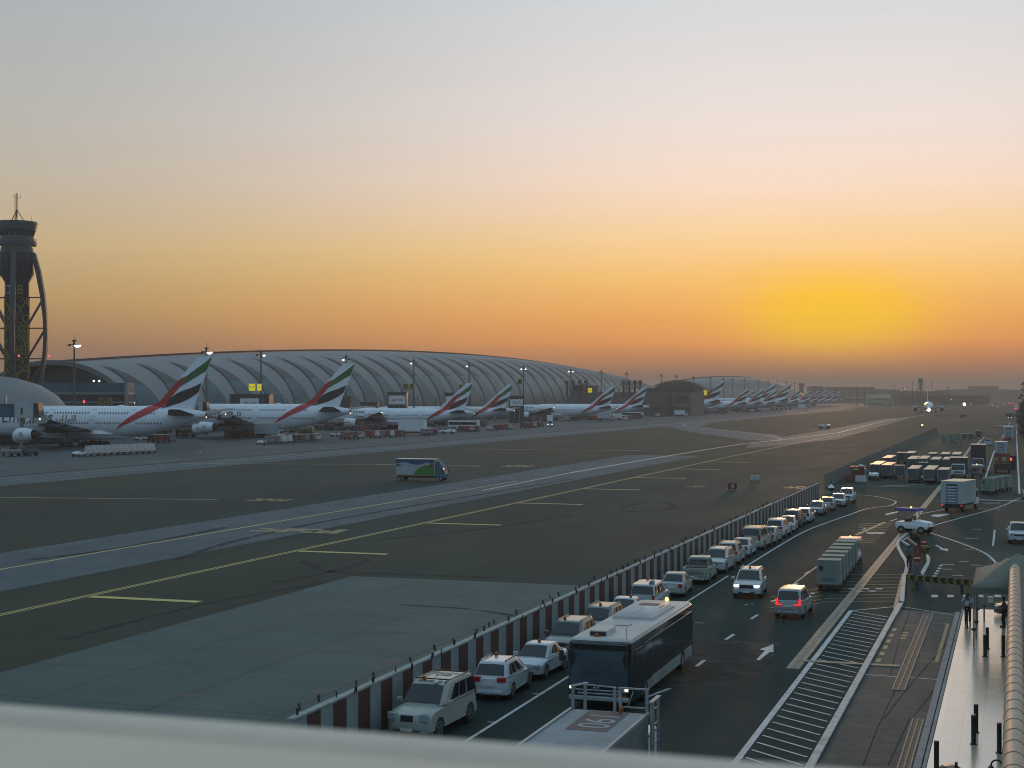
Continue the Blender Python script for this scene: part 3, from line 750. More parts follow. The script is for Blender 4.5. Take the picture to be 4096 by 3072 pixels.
    for y in (yfw, yrw):
        for sx_ in (-1, 1):
            x = sx_ * (W / 2 - .13)
            w_ = MB().cyl((x - .11, y, ra), (x + .11, y, ra), ra, n=20).build('wheel', TYRE, t, bevel=.02)
            r_ = MB(); xo = x + sx_ * .115
            r_.cyl((xo - sx_ * .05, y, ra), (xo, y, ra), ra * .22, n=10)
            for k in range(5):
                a = 2 * math.pi * k / 5 + y
                r_.bar((xo, y, ra), (xo, y + math.cos(a) * ra * .62, ra + math.sin(a) * ra * .62), .05, .08)
            for k in range(14):
                a, b = 2 * math.pi * k / 14, 2 * math.pi * (k + 1) / 14
                r_.bar((xo, y + math.cos(a) * ra * .66, ra + math.sin(a) * ra * .66), (xo, y + math.cos(b) * ra * .66, ra + math.sin(b) * ra * .66), .05, .03)
            r_.build('rim', RIM, w_)
    if S.get('rails'):
        for sx_ in (-1, 1):
            m_ = MB(); xx = sx_ * (wr_ - .10)
            m_.bar((xx, fy - ry1 - .1, Ht + .045), (xx, fy - ry0 + .15, Ht + .045), .045)
            for yy_ in (fy - ry1 - .12, fy - ry0 + .17): m_.bar((xx, yy_, Ht - .04), (xx, yy_, Ht + .05), .05)
            m_.build('roof_rail', DARK if S.get('cladding') else STEEL, t)
    if beacon:
        x0 = 0.0 if beacon is True else beacon
        bm_ = MB().lathe([(.075, 0), (.085, .03), (.07, .15), (.03, .18)], (x0, fy - ry1 - .35, Ht), 12)
        bm_.build('beacon', AMBER, t, smooth=40)
    if S.get('bed'):
        m_ = MB(); y0, y1 = -fy + .06, fy - by0 - .02; z0, z1 = bz - .45, bz + .04
        hw = W / 2 * .955
        m_.bx(-hw, -hw + .09, y0, y1, z0, z1); m_.bx(hw - .09, hw, y0, y1, z0, z1); m_.bx(-hw + .09, hw - .09, y1 - .08, y1, z0, z1)
        m_.build('bed_side', paint_, t, bevel=.02)
        tgp = MB().bx(-hw + .08, hw - .08, -fy - .015, -fy + .055, .60, z1 + .005).build('tailgate', paint_, t, bevel=.02)
        MB().bx(-hw + .092, hw - .092, y0 + .0, y1 - .085, z1 - .10, z1 - .06).build('bed_liner', M('bed_liner', (.02, .022, .02), .8), t)
        if 'word' in extras:
            text('NISSAN', .30, DARK, tgp, (0, -fy - .022, .82), (R(90), 0, 0), sx=1.25)
            text('NAVARA', .12, STEEL, tgp, (0, -fy - .022, 1.03), (R(90), 0, 0), sx=1.6)
        fm = MB()
        for xx in (-wr_ + .02, 0, wr_ - .02): fm.bar((xx, fy - by0 - .06, bz + .05), (xx, fy - by0 - .04, Ht - .1), .05)
        fm.bar((-wr_, fy - by0 - .05, Ht - .16), (wr_, fy - by0 - .05, Ht - .16), .05)
        fm.build('bed_frame', STEEL, t)
    return t
CARS_ = {
 'bigsuv': dict(L=5.26, W=2.0, H=1.96, hood=(1.08, 1.22, 1.30), belt=(1.22, 5.12, 1.30), roof=(4.95, 2.10), deck=1.2, wr=.39, wb=(.98, 4.11), cuts=[(.22, .44, .30, .44), (.46, .66, .46, .66), (.69, .94, .69, .93)], rails=1, lamp=(.44, .30), grille=(.26, .24), gc=.3, tumble=.80, tail=(.2, .4, 1.15), plate=.9),
 'crossover': dict(L=4.32, W=1.81, H=1.65, hood=(.90, 1.06, 1.02), belt=(1.06, 4.16, .98), roof=(3.72, 1.80), deck=1.0, wr=.345, wb=(.86, 3.44), cuts=[(.20, .45, .30, .45), (.48, .72, .48, .70), (.745, .86, .73, .80)], rails=1, lamp=(.42, .16), tail=(.44, .20, .96), plate=.72, cladding=0),
 'suv': dict(L=4.85, W=1.93, H=1.74, hood=(.98, 1.12, 1.16), belt=(1.12, 4.68, 1.12), roof=(4.28, 2.0), deck=1.1, wr=.37, wb=(.92, 3.77), cuts=[(.20, .44, .29, .44), (.46, .69, .46, .69), (.715, .90, .715, .84)], rails=1, lamp=(.44, .11), grille=(.50, .22), gc=.27, tail=(.42, .17, 1.0), plate=.85),
 'sedan': dict(L=4.45, W=1.72, H=1.48, hood=(.80, .96, 1.08), belt=(.95, 3.72, 1.02), roof=(3.02, 1.82), deck=1.0, wr=.315, wb=(.86, 3.46), notch=1, cuts=[(.23, .48, .40, .49), (.51, .80, .515, .68)], lamp=(.40, .18), tail=(.30, .24, .80), plate=.66),
 'hatch': dict(L=3.95, W=1.70, H=1.51, hood=(.82, .98, .92), belt=(.98, 3.84, .86), roof=(3.30, 1.62), deck=.95, wr=.31, wb=(.80, 3.30), cuts=[(.22, .49, .36, .49), (.52, .80, .52, .74)], lamp=(.40, .18), tail=(.24, .34, .92), plate=.68),
 'mpv': dict(L=4.55, W=1.80, H=1.75, hood=(.95, 1.10, .95), belt=(1.08, 4.42, .92), roof=(4.12, 1.72), deck=1.0, wr=.34, wb=(.85, 3.62), cuts=[(.19, .44, .28, .44), (.46, .69, .46, .69), (.715, .93, .715, .90)], rails=0, lamp=(.42, .12), tail=(.11, .40, 1.02), plate=.80, grille=(.6, .2)),
 'pickup': dict(L=5.30, W=1.86, H=1.80, hood=(1.0, 1.16, 1.35), belt=(1.14, 3.62, 1.28), roof=(3.46, 2.12), deck=.68, wr=.37, wb=(.92, 4.12), notch=1, cuts=[(.26, .56, .38, .56), (.59, .93, .59, .92)], bed=1, lamp=(.38, .24), gc=.32, tail=(.16, .42, .90), plate=.52, tumble=.76),
 'canopytruck': dict(L=5.2, W=1.85, H=1.80, hood=(1.0, 1.14, 1.28), belt=(1.14, 5.1, 1.24), roof=(4.90, 2.08), deck=1.1, wr=.37, wb=(.92, 4.05), cuts=[(.22, .42, .31, .42), (.44, .60, .44, .60), (.64, .93, .64, .92)], rails=0, lamp=(.4, .22), gc=.3, tail=(.16, .42, .95), plate=.6, tumble=.80),
}
GP = 'cars parked nose to tail along the striped wall'
PI = math.pi
# x, near end y, style, paint, facing camera?, beacon, label
PARK = [
 (-22.35, 54.4, 'bigsuv', CARB, 1, .35, 'parked_suv', 'dusty beige white boxy suv with roof rails and roof lettering, nearest to us', 'suv'),
 (-22.1, 62.7, 'crossover', CARW, 0, -.3, 'parked_suv', 'white crossover showing its tail with a wide dark rear window, behind the dusty boxy suv', 'suv'),
 (-21.9, 67.8, 'sedan', CARW, 1, True, 'parked_sedan', 'white sedan facing us with big headlights, beside the front of the bus', 'car'),
 (-22.0, 73.4, 'suv', CARG, 1, .3, 'parked_suv', 'grey green suv half hidden behind the bus front', 'suv'),
 (-22.0, 79.0, 'suv', CARG, 1, True, 'parked_suv', 'grey suv roof just showing over the middle of the bus', 'suv'),
 (-22.0, 85.0, 'sedan', CARW, 1, -.3, 'parked_sedan', 'white sedan of which only the roof shows above the bus roof', 'car'),
 (-21.9, 90.6, 'canopytruck', CARW, 0, -.2, 'parked_pickup', 'white pickup with enclosed canopy and black rear glass behind the bus tail', 'pickup'),
 (-21.75, 98.6, 'sedan', CARW, 0, None, 'parked_sedan', 'white saloon tail with dark red lamps between canopy pickup and open pickup', 'car'),
 (-21.7, 105.8, 'pickup', CARB, 0, None, 'parked_pickup', 'open bed white pickup with black maker lettering across its tailgate', 'pickup'),
 (-21.7, 112.6, 'suv', CARW, 1, None, 'parked_suv', 'white suv facing us with a dark roof scoop, ahead of the open pickup', 'suv'),
 (-21.8, 118.6, 'suv', CARW, 0, None, 'parked_suv', 'white suv tail with wide black rear glass and warm lit roof', 'suv'),
 (-21.6, 124.6, 'sedan', CARW, 0, None, 'parked_sedan', 'white saloon with red corner lamps, third car past the open pickup', 'car'),
 (-21.7, 130.6, 'bigsuv', CARB, 0, None, 'parked_suv', 'tall beige suv with lettering under the rear glass in mid row', 'suv'),
 (-21.4, 136.3, 'sedan', CARW, 0, None, 'parked_sedan', 'white saloon just past the tall lettered suv', 'car'),
 (-21.5, 142.3, 'suv', CARW, 0, None, 'parked_suv', 'white suv with black rear glass, second past the tall lettered suv', 'suv'),
 (-21.3, 148.2, 'hatch', CARW, 1, True, 'parked_hatchback', 'white hatchback facing us with a dark beacon, in the far half of the row', 'car'),
 (-21.5, 154.0, 'suv', CARD, 0, None, 'parked_suv', 'dark brown suv, the only dark car in the row', 'suv'),
 (-21.2, 160.0, 'hatch', CARW, 0, None, 'parked_hatchback', 'white hatchback tail beside the far end of the striped wall', 'car'),
 (-21.1, 170.5, 'sedan', CARS, 1, None, 'parked_sedan', 'silver saloon facing us, first of the last group of cars', 'car'),
 (-20.8, 178.0, 'sedan', CARW, 0, None, 'parked_sedan', 'white saloon tail directly beyond the silver saloon', 'car'),
 (-20.4, 184.5, 'sedan', CARW, 1, None, 'parked_sedan', 'white saloon facing us, second beyond the silver saloon', 'car'),
 (-20.0, 191.0, 'suv', CARW, 1, True, 'parked_suv', 'white suv with a black beacon, farthest car of the parked row', 'suv'),
]
carlist = []
for x, y, st, pt, facing, bc, nm, lb, cat in PARK:
    Lc = CARS_[st]['L']
    if pt is CARW: pt = (CARW, CARW2, CARW3)[len(carlist) % 3 if 'crossover' not in lb else 2]
    c = make_car(nm, lb, cat, st, pt, (x + rnd.uniform(-.12, .12), y + Lc / 2, .02), (PI if facing else 0) + rnd.uniform(-.05, .05), GP, None, bc, ('word',) if 'maker lettering' in lb else ())
    carlist.append(c)
# nearest suv: roof lettering, a stubby aerial cone
t = carlist[0]
text('GDS', .42, DARK, t, (0, .35, 1.975), (0, 0, PI), sx=1.3, name='roof_lettering')
text('08', .55, DARK, t, (0, -1.0, 1.975), (0, 0, PI), sx=1.3, name='roof_lettering')
MB().lathe([(.11, 0), (.10, .06), (.03, .12), (.015, .38)], (-.35, .55, 1.96), 12).build('aerial', PLATE, t)
MB().bar((-.75, .15, 2.03), (.75, .15, 2.03), .05).bar((-.75, -1.7, 2.03), (.75, -1.7, 2.03), .05).build('roof_bar', DARK, t)
carlist[6]
MB().cyl((.5, -2.1, 1.84), (.5, -1.75, 1.9), .16, .16, 14).build('roof_vent', STEEL, carlist[6])
# moving cars
make_car('moving_suv', 'silvery white suv driving towards us with bright white headlights', 'suv', 'suv', CARW, (-17.0, 99.6 + 2.4, .02), PI + .06, None, 'front', True)
make_car('moving_minivan', 'pale minivan driving away with glowing red tail lights', 'minivan', 'mpv', CARS, (-12.9, 91.3 + 2.3, .02), -.03, None, 'rear', None)
make_car('double_cab_pickup', 'white double cab pickup coming in at the right edge, sidelights on', 'pickup', 'pickup', CARW, (P(4060, 2178).x + .3, P(4060, 2178).y + 2.6, .02), PI + .02, None, None, None)
# litter on the lane
for p, m, lb in (((2984, 2421), PLATE, 'scrap of white paper on the lane beside the moving suv'), ((2987, 2420), None, ''), ((2986, 2419), None, '')):
    if m: tag(MB().obox(P(*p) + Vector((0, 0, .03)), (.25, .16, .02), rz=.6).build('paper_scrap', m), lb, 'litter')
tag(MB().obox(P(2986, 2419) + Vector((.35, .1, .03)), (.22, .1, .03), rz=.2).build('plastic_scrap', M('green_plastic', (.1, .6, .35), .4)), 'small bright green plastic scrap on the lane in front of the moving suv', 'litter')
# ---------------------------------------------------------------- airport bus
CREAM = M('bus_roof', (.52, .50, .47), .45, var=.08, scale=.7, dirt=.35)
BUSB = M('bus_black', (.016, .023, .025), .12, var=.15, coat=.5)
BUSG = M('bus_glass', (.02, .028, .034), .07, var=.2, spec=.7)
SKIRT = M('bus_skirt', (.30, .33, .33), .45, dirt=.3)
bus = thing('airport_bus', 'black sided apron bus with pale roof facing us beside the parked cars', 'bus', (-16.9, 69.15, .02), PI)
bl, bw, bh = 6.65, 1.4, 3.0
def rbox(hw, hl, z, r=.22, n=5):
    pts = []
    for cx, cy, a0 in ((hw - r, hl - r, 0), (-hw + r, hl - r, 90), (-hw + r, -hl + r, 180), (hw - r, -hl + r, 270)):
        for k in range(n):
            a = R(a0 + 90 * k / (n - 1)); pts.append((cx + r * math.cos(a), cy + r * math.sin(a), z))
    return pts
MB().loft([rbox(bw - .03, bl - .05, .32), rbox(bw, bl, .45), rbox(bw, bl, 1.0), rbox(bw, bl - .03, 2.2), rbox(bw - .03, bl - .1, 2.86), rbox(bw - .10, bl - .2, 2.93)]).build('body', BUSB, bus, smooth=35)
MB().loft([rbox(bw - .09, bl - .18, 2.925), rbox(bw - .12, bl - .22, 2.99), rbox(bw - .35, bl - .5, 3.03)]).build('roof', CREAM, bus, smooth=50)
def side_panel(nm, mat_, y0, y1, z0, z1, sgn, out=.006, par=bus, bev=.01):
    x = sgn * (bw + out)
    return MB().bx(min(x, x - sgn * .04), max(x, x - sgn * .04), y0, y1, z0, z1).build(nm, mat_, par, bevel=bev)
for sg in (1, -1):
    for k in range(6):
        y0 = -6.2 + k * 1.72
        side_panel('window', BUSG, y0, y0 + 1.66, 1.12, 2.55, sg)
    side_panel('skirt', SKIRT, -6.2, 2.6, .36, .86, sg)
    for k in range(4): side_panel('skirt', SKIRT, 2.66 + k * .5, 3.1 + k * .5, .36, .80, sg)
    side_panel('door', BUSG, 4.35, 5.75, .45, 2.5, sg, .012)
    mm = MB(); mm.bar((sg * 1.42, 6.3, 2.75), (sg * 1.62, 6.75, 2.55), .04); mm.obox((sg * 1.62, 6.78, 2.28), (.20, .10, .46)); mm.build('mirror', DARK, bus, bevel=.02)
    hl_ = MB().obox((sg * 1.16, 6.60, .90), (.30, .14, .22), rz=-sg * .35).build('headlight', HEADON if 0 else HEADOFF, bus, bevel=.03)
    MB().obox((sg * 1.22, 6.635, .93), (.13, .12, .10)).build('sidelight', E('bus_sidelight', (1, .86, .55), 2.5), bus)
    MB().obox((sg * 1.12, 6.66, .66), (.16, .06, .10)).build('fog_light', AMBER, bus)
    for y in (4.0, -3.9):
        w_ = MB().cyl((sg * 1.12, y, .48), (sg * 1.42, y, .48), .48, n=20).build('wheel', TYRE, bus)
        MB().cyl((sg * 1.40, y, .48), (sg * 1.43, y, .48), .27, n=14).build('rim', RIM, w_)
ws = MB(); vs = []
for z, o in ((1.02, .02), (1.7, .0), (2.52, -.05)):
    for k in range(9):
        u = -1 + k / 4
        vs.append((u * 1.26, bl + .02 + o - .045 * abs(u) ** 5, z))
ws.add(vs, [(r * 9 + k, r * 9 + k + 1, (r + 1) * 9 + k + 1, (r + 1) * 9 + k) for r in range(2) for k in range(8)])
ws.build('windscreen', M('bus_windscreen', (.06, .09, .11), .08, var=.3, scale=.8, spec=.9), bus, smooth=60)  # reflection is put into the pane's lighter base colour
MB().bx(-1.2, 1.2, bl - .2, bl + .02, 2.58, 2.84).build('destination_panel', BUSB, bus, bevel=.04)
fb = MB(); fb.bx(-1.32, 1.32, bl - .2, bl + .10, .40, .60); fb.build('bumper', SKIRT, bus, bevel=.05)
for z, w_ in ((.84, 2.0), (.70, 1.86)):
    MB().bx(-w_ / 2, w_ / 2, bl - .1, bl + .06, z - .035, z + .035).build('grille_bar', M('chrome', (.55, .6, .68), .2, metal=.8), bus, bevel=.015)
text('414', .17, PLATE, bus, (0.1, bl + .035, .96), (R(90), 0, PI), sx=1.1, name='fleet_number')
ac = MB().loft([rbox(1.0, 2.35, 3.02, .1), rbox(.98, 2.3, 3.14, .1), rbox(.86, 2.0, 3.27, .1)]).build('air_conditioner', CREAM, bus, (0, -1.7, 0), smooth=30)
MB().bx(-.48, -.02, -1.55, -.75, 3.265, 3.285).bx(.02, .48, -1.55, -.75, 3.265, 3.285).build('fan_grille', DARK, ac)
lv = MB()
for k in range(5): lv.obox((-.80, -1.2 + k * .22, 3.24), (.26, .09, .02), ry=-.35)
lv.build('louvre', DARK, ac)
MB().bx(-.01, .01, .2, 2.05, 3.262, 3.275).build('seam', DARK, ac)
fu = MB().loft([rbox(.42, .85, 3.02, .1), rbox(.38, .78, 3.26, .1)]).build('front_vent', CREAM, bus, (.25, 5.0, 0), smooth=30)
MB().bx(-.36, .36, .80, .87, 3.06, 3.22).build('vent_grille', DARK, fu)
MB().lathe([(.09, 0), (.10, .05), (.07, .17)], (.25, 6.05, 3.02), 12).build('beacon', AMBER, bus, smooth=40)
MB().lathe([(.09, 0), (.10, .05), (.06, .18)], (1.0 * -.1, -6.2, 3.02), 12).build('beacon', AMBERON, bus, smooth=40)
MB().bx(-.33, .33, 2.05, 2.65, 3.03, 3.07).build('roof_hatch', CREAM, bus, bevel=.02)
MB().cyl((-1.1, 6.1, 2.95), (-1.1, 6.15, 3.5), .012, n=5).build('aerial', DARK, bus)
# ---------------------------------------------------------------- high-lift vehicle under the window
LIFTW = M('lift_body', (.22, .27, .29), .6, var=.12, dirt=.4)
lift = thing('lift_truck', 'grey lift truck with red number panel painted on its roof below the sill', 'truck', (-12.75, 48.5, .02))
MB().bx(-1.33, 1.33, -7.5, 0, 1.0, 2.93).build('body', M('lift_side', (.16, .19, .19), .6, dirt=.4), lift, bevel=.03)
rf = MB().bx(-1.36, 1.36, -7.55, .03, 2.93, 3.0).build('roof', LIFTW, lift, bevel=.015)
MB().bx(-1.36, -1.26, -7.5, 0, 3.0, 3.06).build('roof_edge', GALV, rf, bevel=.01); MB().bx(1.26, 1.36, -7.5, 0, 3.0, 3.06).build('roof_edge', GALV, rf, bevel=.01)
MB().bx(-.66, .70, -3.0, -.08, 3.001, 3.008).build('number_panel', M('faded_red', (.125, .082, .076), .7, var=.2, dirt=.2), rf)
text('190', 1.5, M('faded_white', (.32, .33, .33), .7), rf, (.02, -1.55, 3.012), (0, 0, -PI / 2), sx=.95, name='fleet_number')
MB().bx(-1.2, 1.2, .08, 1.9, .7, 2.25).build('cab', WHITE, lift, bevel=.12)
MB().bx(-1.25, 1.25, -7.3, 1.9, .5, .95).build('chassis', BLACK, lift)
for y in (1.1, -5.5):
    for sg in (-1, 1): MB().cyl((sg * .95, y, .48), (sg * 1.25, y, .48), .48, n=18).build('wheel', TYRE, lift)
for x0, x1, y1 in ((-1.3, -1.08, 1.1), (-.95, -.95, 0)):
    pass
g = MB(); zt = 3.78
for x, y in ((-1.27, .05), (-.93, .35), (.16, .1), (1.25, .1)): g.bx(x - .045, x + .045, y - .04, y + .04, 2.9, zt)
g.bar((-1.27, -.1, zt), (-.93, .62, zt), .10, .05); g.bar((.28, .1, zt), (1.32, .1, zt), .07, .05); g.bar((.45, .1, zt - .62), (1.22, .1, zt - .62), .045); g.bar((-.93, .35, zt), (.16, .3, zt - .04), .04)
g.bar((.36, .1, 2.95), (.30, .2, zt), .09); g.bar((.6, .12, zt - .6), (.78, .12, zt - .1), .03)
g.build('guard_rail', GALV, lift)
MB().lathe([(.07, 0), (.08, .12), (.05, .19)], (.42, -.05, 3.02), 12).build('beacon', AMBER, lift, smooth=40)
l2 = MB()
for y in (-.5, .45): l2.bx(1.50, 1.58, y - .04, y + .04, 1.6, 3.5)
for y in (-.15,): l2.bx(1.52, 1.56, y - .03, y + .03, 1.6, 3.45)
for z in (2.1, 2.7, 3.2): l2.bar((1.54, -.5, z), (1.54, .45, z), .04)
l2.bar((1.54, -.62, 3.5), (1.54, .6, 3.5), .14, .05); l2.bar((1.3, -.5, 2.4), (1.56, -.5, 2.4), .06); l2.bar((1.3, .45, 2.4), (1.56, .45, 2.4), .06)
l2.build('side_rail', GALV, lift)
# ---------------------------------------------------------------- trucks, tugs, dollies, containers
ALU = M('truck_alu', (.36, .42, .45), .42, var=.05, scale=.6, metal=.1, dirt=.15)
ALUT = M('sunglow_roof', (.80, .60, .42), .36, metal=.45, var=.15, scale=1.2, dirt=.12, spec=1.0)  # low sun's orange glow on the tops is put into this colour
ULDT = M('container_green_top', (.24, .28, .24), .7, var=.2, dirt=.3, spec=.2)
ULD = M('container_alu', (.085, .11, .112), .5, metal=.1, var=.12, scale=.9, dirt=.25)
ULDG = M('container_green', (.20, .265, .225), .5, var=.12, scale=.9, dirt=.3)
def wheels(t, xs, ys, r, w=.24):
    for y in ys:
        for x in xs:
            w_ = MB().cyl((x - w / 2, y, r), (x + w / 2, y, r), r, n=14).build('wheel', TYRE, t)
            sx_ = math.copysign(1, x)
            MB().cyl((x + sx_ * (w / 2 - .02), y, r), (x + sx_ * (w / 2 + .012), y, r), r * .5, n=10).build('rim', STEEL, w_)
def make_truck(name, label, loc, rz, group=None, L=7.6, W=2.5, z0=.95, z1=3.55, box=None, side=None, facing=False, lights=True, shutter=True, cabc=None, open_=False):
    box = box or ALU
    t = thing(name, label, 'truck', loc, rz, group)
    lc = 1.9
    yb0, yb1 = -L / 2, L / 2 - lc - .25
    MB().bx(-W / 2, W / 2, yb0, yb1, z0, z1 - .04).build('cargo_box', box, t, bevel=.04)
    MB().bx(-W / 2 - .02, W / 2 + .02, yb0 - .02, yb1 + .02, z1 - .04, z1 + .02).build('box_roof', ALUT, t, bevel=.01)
    ch = MB().bx(-.5, .5, yb0, L / 2 - .3, .55, .94); ch.bx(-W / 2 + .1, W / 2 - .1, yb0 + .02, yb0 + .12, .5, .72); ch.build('chassis', BLACK, t)
    cw = 1.1
    c0 = L / 2 - lc
    cab = MB().loft([[(-cw, c0, .6), (cw, c0, .6), (cw, L / 2, .6), (-cw, L / 2, .6)], [(-cw, c0, 1.35), (cw, c0, 1.35), (cw, L / 2, 1.3), (-cw, L / 2, 1.3)], [(-cw + .1, c0, 2.35), (cw - .1, c0, 2.35), (cw - .1, L / 2 - .42, 2.35), (-cw + .1, L / 2 - .42, 2.35)]])
    cb = cab.build('cab', cabc or WHITE, t, bevel=.06)
    q = [Vector((-cw + .10, L / 2 + .012, 1.4)), Vector((cw - .10, L / 2 + .012, 1.4)), Vector((cw - .16, L / 2 - .36, 2.27)), Vector((-cw + .16, L / 2 - .36, 2.27))]
    m_ = MB(); m_.add(q + [p - Vector((0, .05, .03)) for p in q], [(0, 1, 2, 3), (7, 6, 5, 4), (0, 4, 5, 1), (1, 5, 6, 2), (2, 6, 7, 3), (3, 7, 4, 0)]); m_.build('windscreen', GLASS, cb)
    for sg in (-1, 1):
        q = [Vector((sg * (cw + .012), c0 + .55, 1.4)), Vector((sg * (cw + .012), L / 2 - .22, 1.4)), Vector((sg * (cw - .075), L / 2 - .55, 2.2)), Vector((sg * (cw - .075), c0 + .55, 2.2))]
        m_ = MB(); m_.add(q + [p - Vector((sg * .04, 0, 0)) for p in q], [(0, 1, 2, 3), (7, 6, 5, 4), (0, 4, 5, 1), (1, 5, 6, 2), (2, 6, 7, 3), (3, 7, 4, 0)]); m_.build('side_window', GLASS, cb)
        MB().obox((sg * .85, L / 2 + .01, .85), (.32, .06, .2)).build('headlight', HEADON if facing and lights == 'front' else HEADOFF, t, bevel=.02)
        MB().obox((sg * (W / 2 - .2), yb0 - .02, .80), (.16, .08, .12)).build('taillight', REDON if lights and not facing else REDLENS, t)
        MB().obox((sg * (cw + .16), L / 2 - .15, 1.85), (.14, .1, .45)).bar((sg * cw, L / 2 - .2, 2.0), (sg * (cw + .16), L / 2 - .15, 2.0), .04).build('mirror', DARK, t)
    MB().bx(-.8, .8, L / 2 - .02, L / 2 + .05, .62, .76).bx(-.7, .7, L / 2, L / 2 + .03, .98, 1.2).build('grille', DARK, t, bevel=.01)
    wheels(t, (-.95, .95), (yb0 + 1.3, L / 2 - .95), .46)
    if shutter:
        sm = MB().bx(-.62, .62, yb0 - .035, yb0 - .004, z0 + .12, z1 - .32)
        sh = sm.build('rear_opening', DARK, t)
        sl2 = MB(); n = 6; hh = (z1 - .4 - z0 - .2) / n
        for k in range(n): sl2.bx(-.55, .55, yb0 - .06, yb0 - .036, z0 + .2 + k * hh, z0 + .2 + k * hh + hh * .62)
        sl2.build('shutter_slat', M('slat_white', (.45, .5, .52), .5, dirt=.3), sh)
    MB().lathe([(.08, 0), (.09, .1), (.05, .17)], (.3, c0 + .5, 2.36), 10).build('beacon', AMBER, t)
    return t
GT = 'trucks in the yard beyond the barrier'
g0 = P(3803, 2050)
make_truck('catering_truck', 'large grey catering truck seen from behind with open slatted rear, turning right', (g0.x + 1.0, g0.y + 3.9, .02), R(-13), GT, L=7.8, W=2.6)
g0 = P(3832, 1916)
make_truck('box_truck', 'white truck facing us with a dark empty box behind its cab', (g0.x, g0.y + 3.4, .02), PI, GT, L=6.6, W=2.75, z1=3.3, box=M('dark_box', (.045, .042, .04), .6, var=.2, dirt=.3), facing=True, shutter=False)
g0 = P(3911, 1888)
make_truck('highlift_truck', 'grey high box truck facing us at the end of the container park', (g0.x, g0.y + 3.6, .02), PI, GT, L=7.2, W=2.5, z1=4.7, box=M('dark_box', (.045, .042, .04), .6), facing=True, shutter=False, cabc=ALU)
g0 = P(4004, 1836)
make_truck('catering_truck', 'pale catering truck with slatted rear just beyond the stacked boxes', (g0.x, g0.y + 3.8, .02), 0, GT)
g0 = P(4034, 1767)
make_truck('panel_truck', 'bluish white truck with dark underside driving away along the far road', (g0.x, g0.y + 3.6, .02), 0, GT, W=2.75, z0=1.5, z1=4.3, shutter=True)
g0 = P(4075, 1686)
make_truck('far_truck', 'white truck at the right end of the far road near the red lights', (g0.x, g0.y + 4, .02), 0, GT, W=3.2, z0=1.4, z1=4.8, shutter=False)
g0 = P(4044, 1651)
make_truck('far_truck', 'small white truck in the haze between the two columns of red lights', (g0.x, g0.y + 4, .02), 0, GT, W=2.8, z1=4.2, shutter=False)
g0 = P(4039, 1676)
make_truck('far_truck', 'dark truck coming towards us with one amber headlight in the haze', (g0.x, g0.y + 4, .02), PI, GT, W=4.0, z1=3.2, box=BLACK, shutter=False, facing=True, lights='front', cabc=BLACK)
g0 = P(3951, 1784)
make_car('far_pickup', 'small white pickup driving away on the far road', 'pickup', 'pickup', CARW, (g0.x, g0.y + 2.6, .02), -.02, None, None, None)
# truck stacked with boxes
g0 = P(4009, 1893)
t = thing('cargo_trailer', 'dark trailer seen from behind beside the red signal', 'trailer', (g0.x, g0.y, .02), 0)
MB().bx(-1.35, 1.35, 0, 5, .5, 1.5).build('deck', BLACK, t, bevel=.03); MB().bx(-1.4, 1.4, -.03, .06, .5, 1.6).build('tailboard', M('rust_board', (.06, .045, .035), .7, var=.3), t)
wheels(t, (-1.1, 1.1), (1.0, 4.0), .45)
BOXM = [M('carton_brown', (.20, .13, .08), .8), M('carton_pale', (.42, .42, .38), .8), M('carton_red', (.22, .06, .04), .8), M('carton_mustard', (.34, .25, .06), .8)]
BN = ['brown', 'pale', 'dull red', 'mustard']
rows_ = ['bottom', 'middle', 'top']
for r_ in range(3):
    for c_ in range(4):
        k = (r_ * 3 + c_ * 2 + r_ * c_) % 4
        o = MB().bx(-.3, .3, 0, .7, 0, .62).build('crate', BOXM[k], None, (g0.x - .98 + c_ * .655, g0.y + .12, 1.53 + r_ * .635), bevel=.02)
        tag(o, '%s box %s from the left in the %s row on the dark trailer' % (BN[k], ORD[c_], rows_[r_]), 'box', 'boxes stacked on the dark trailer')
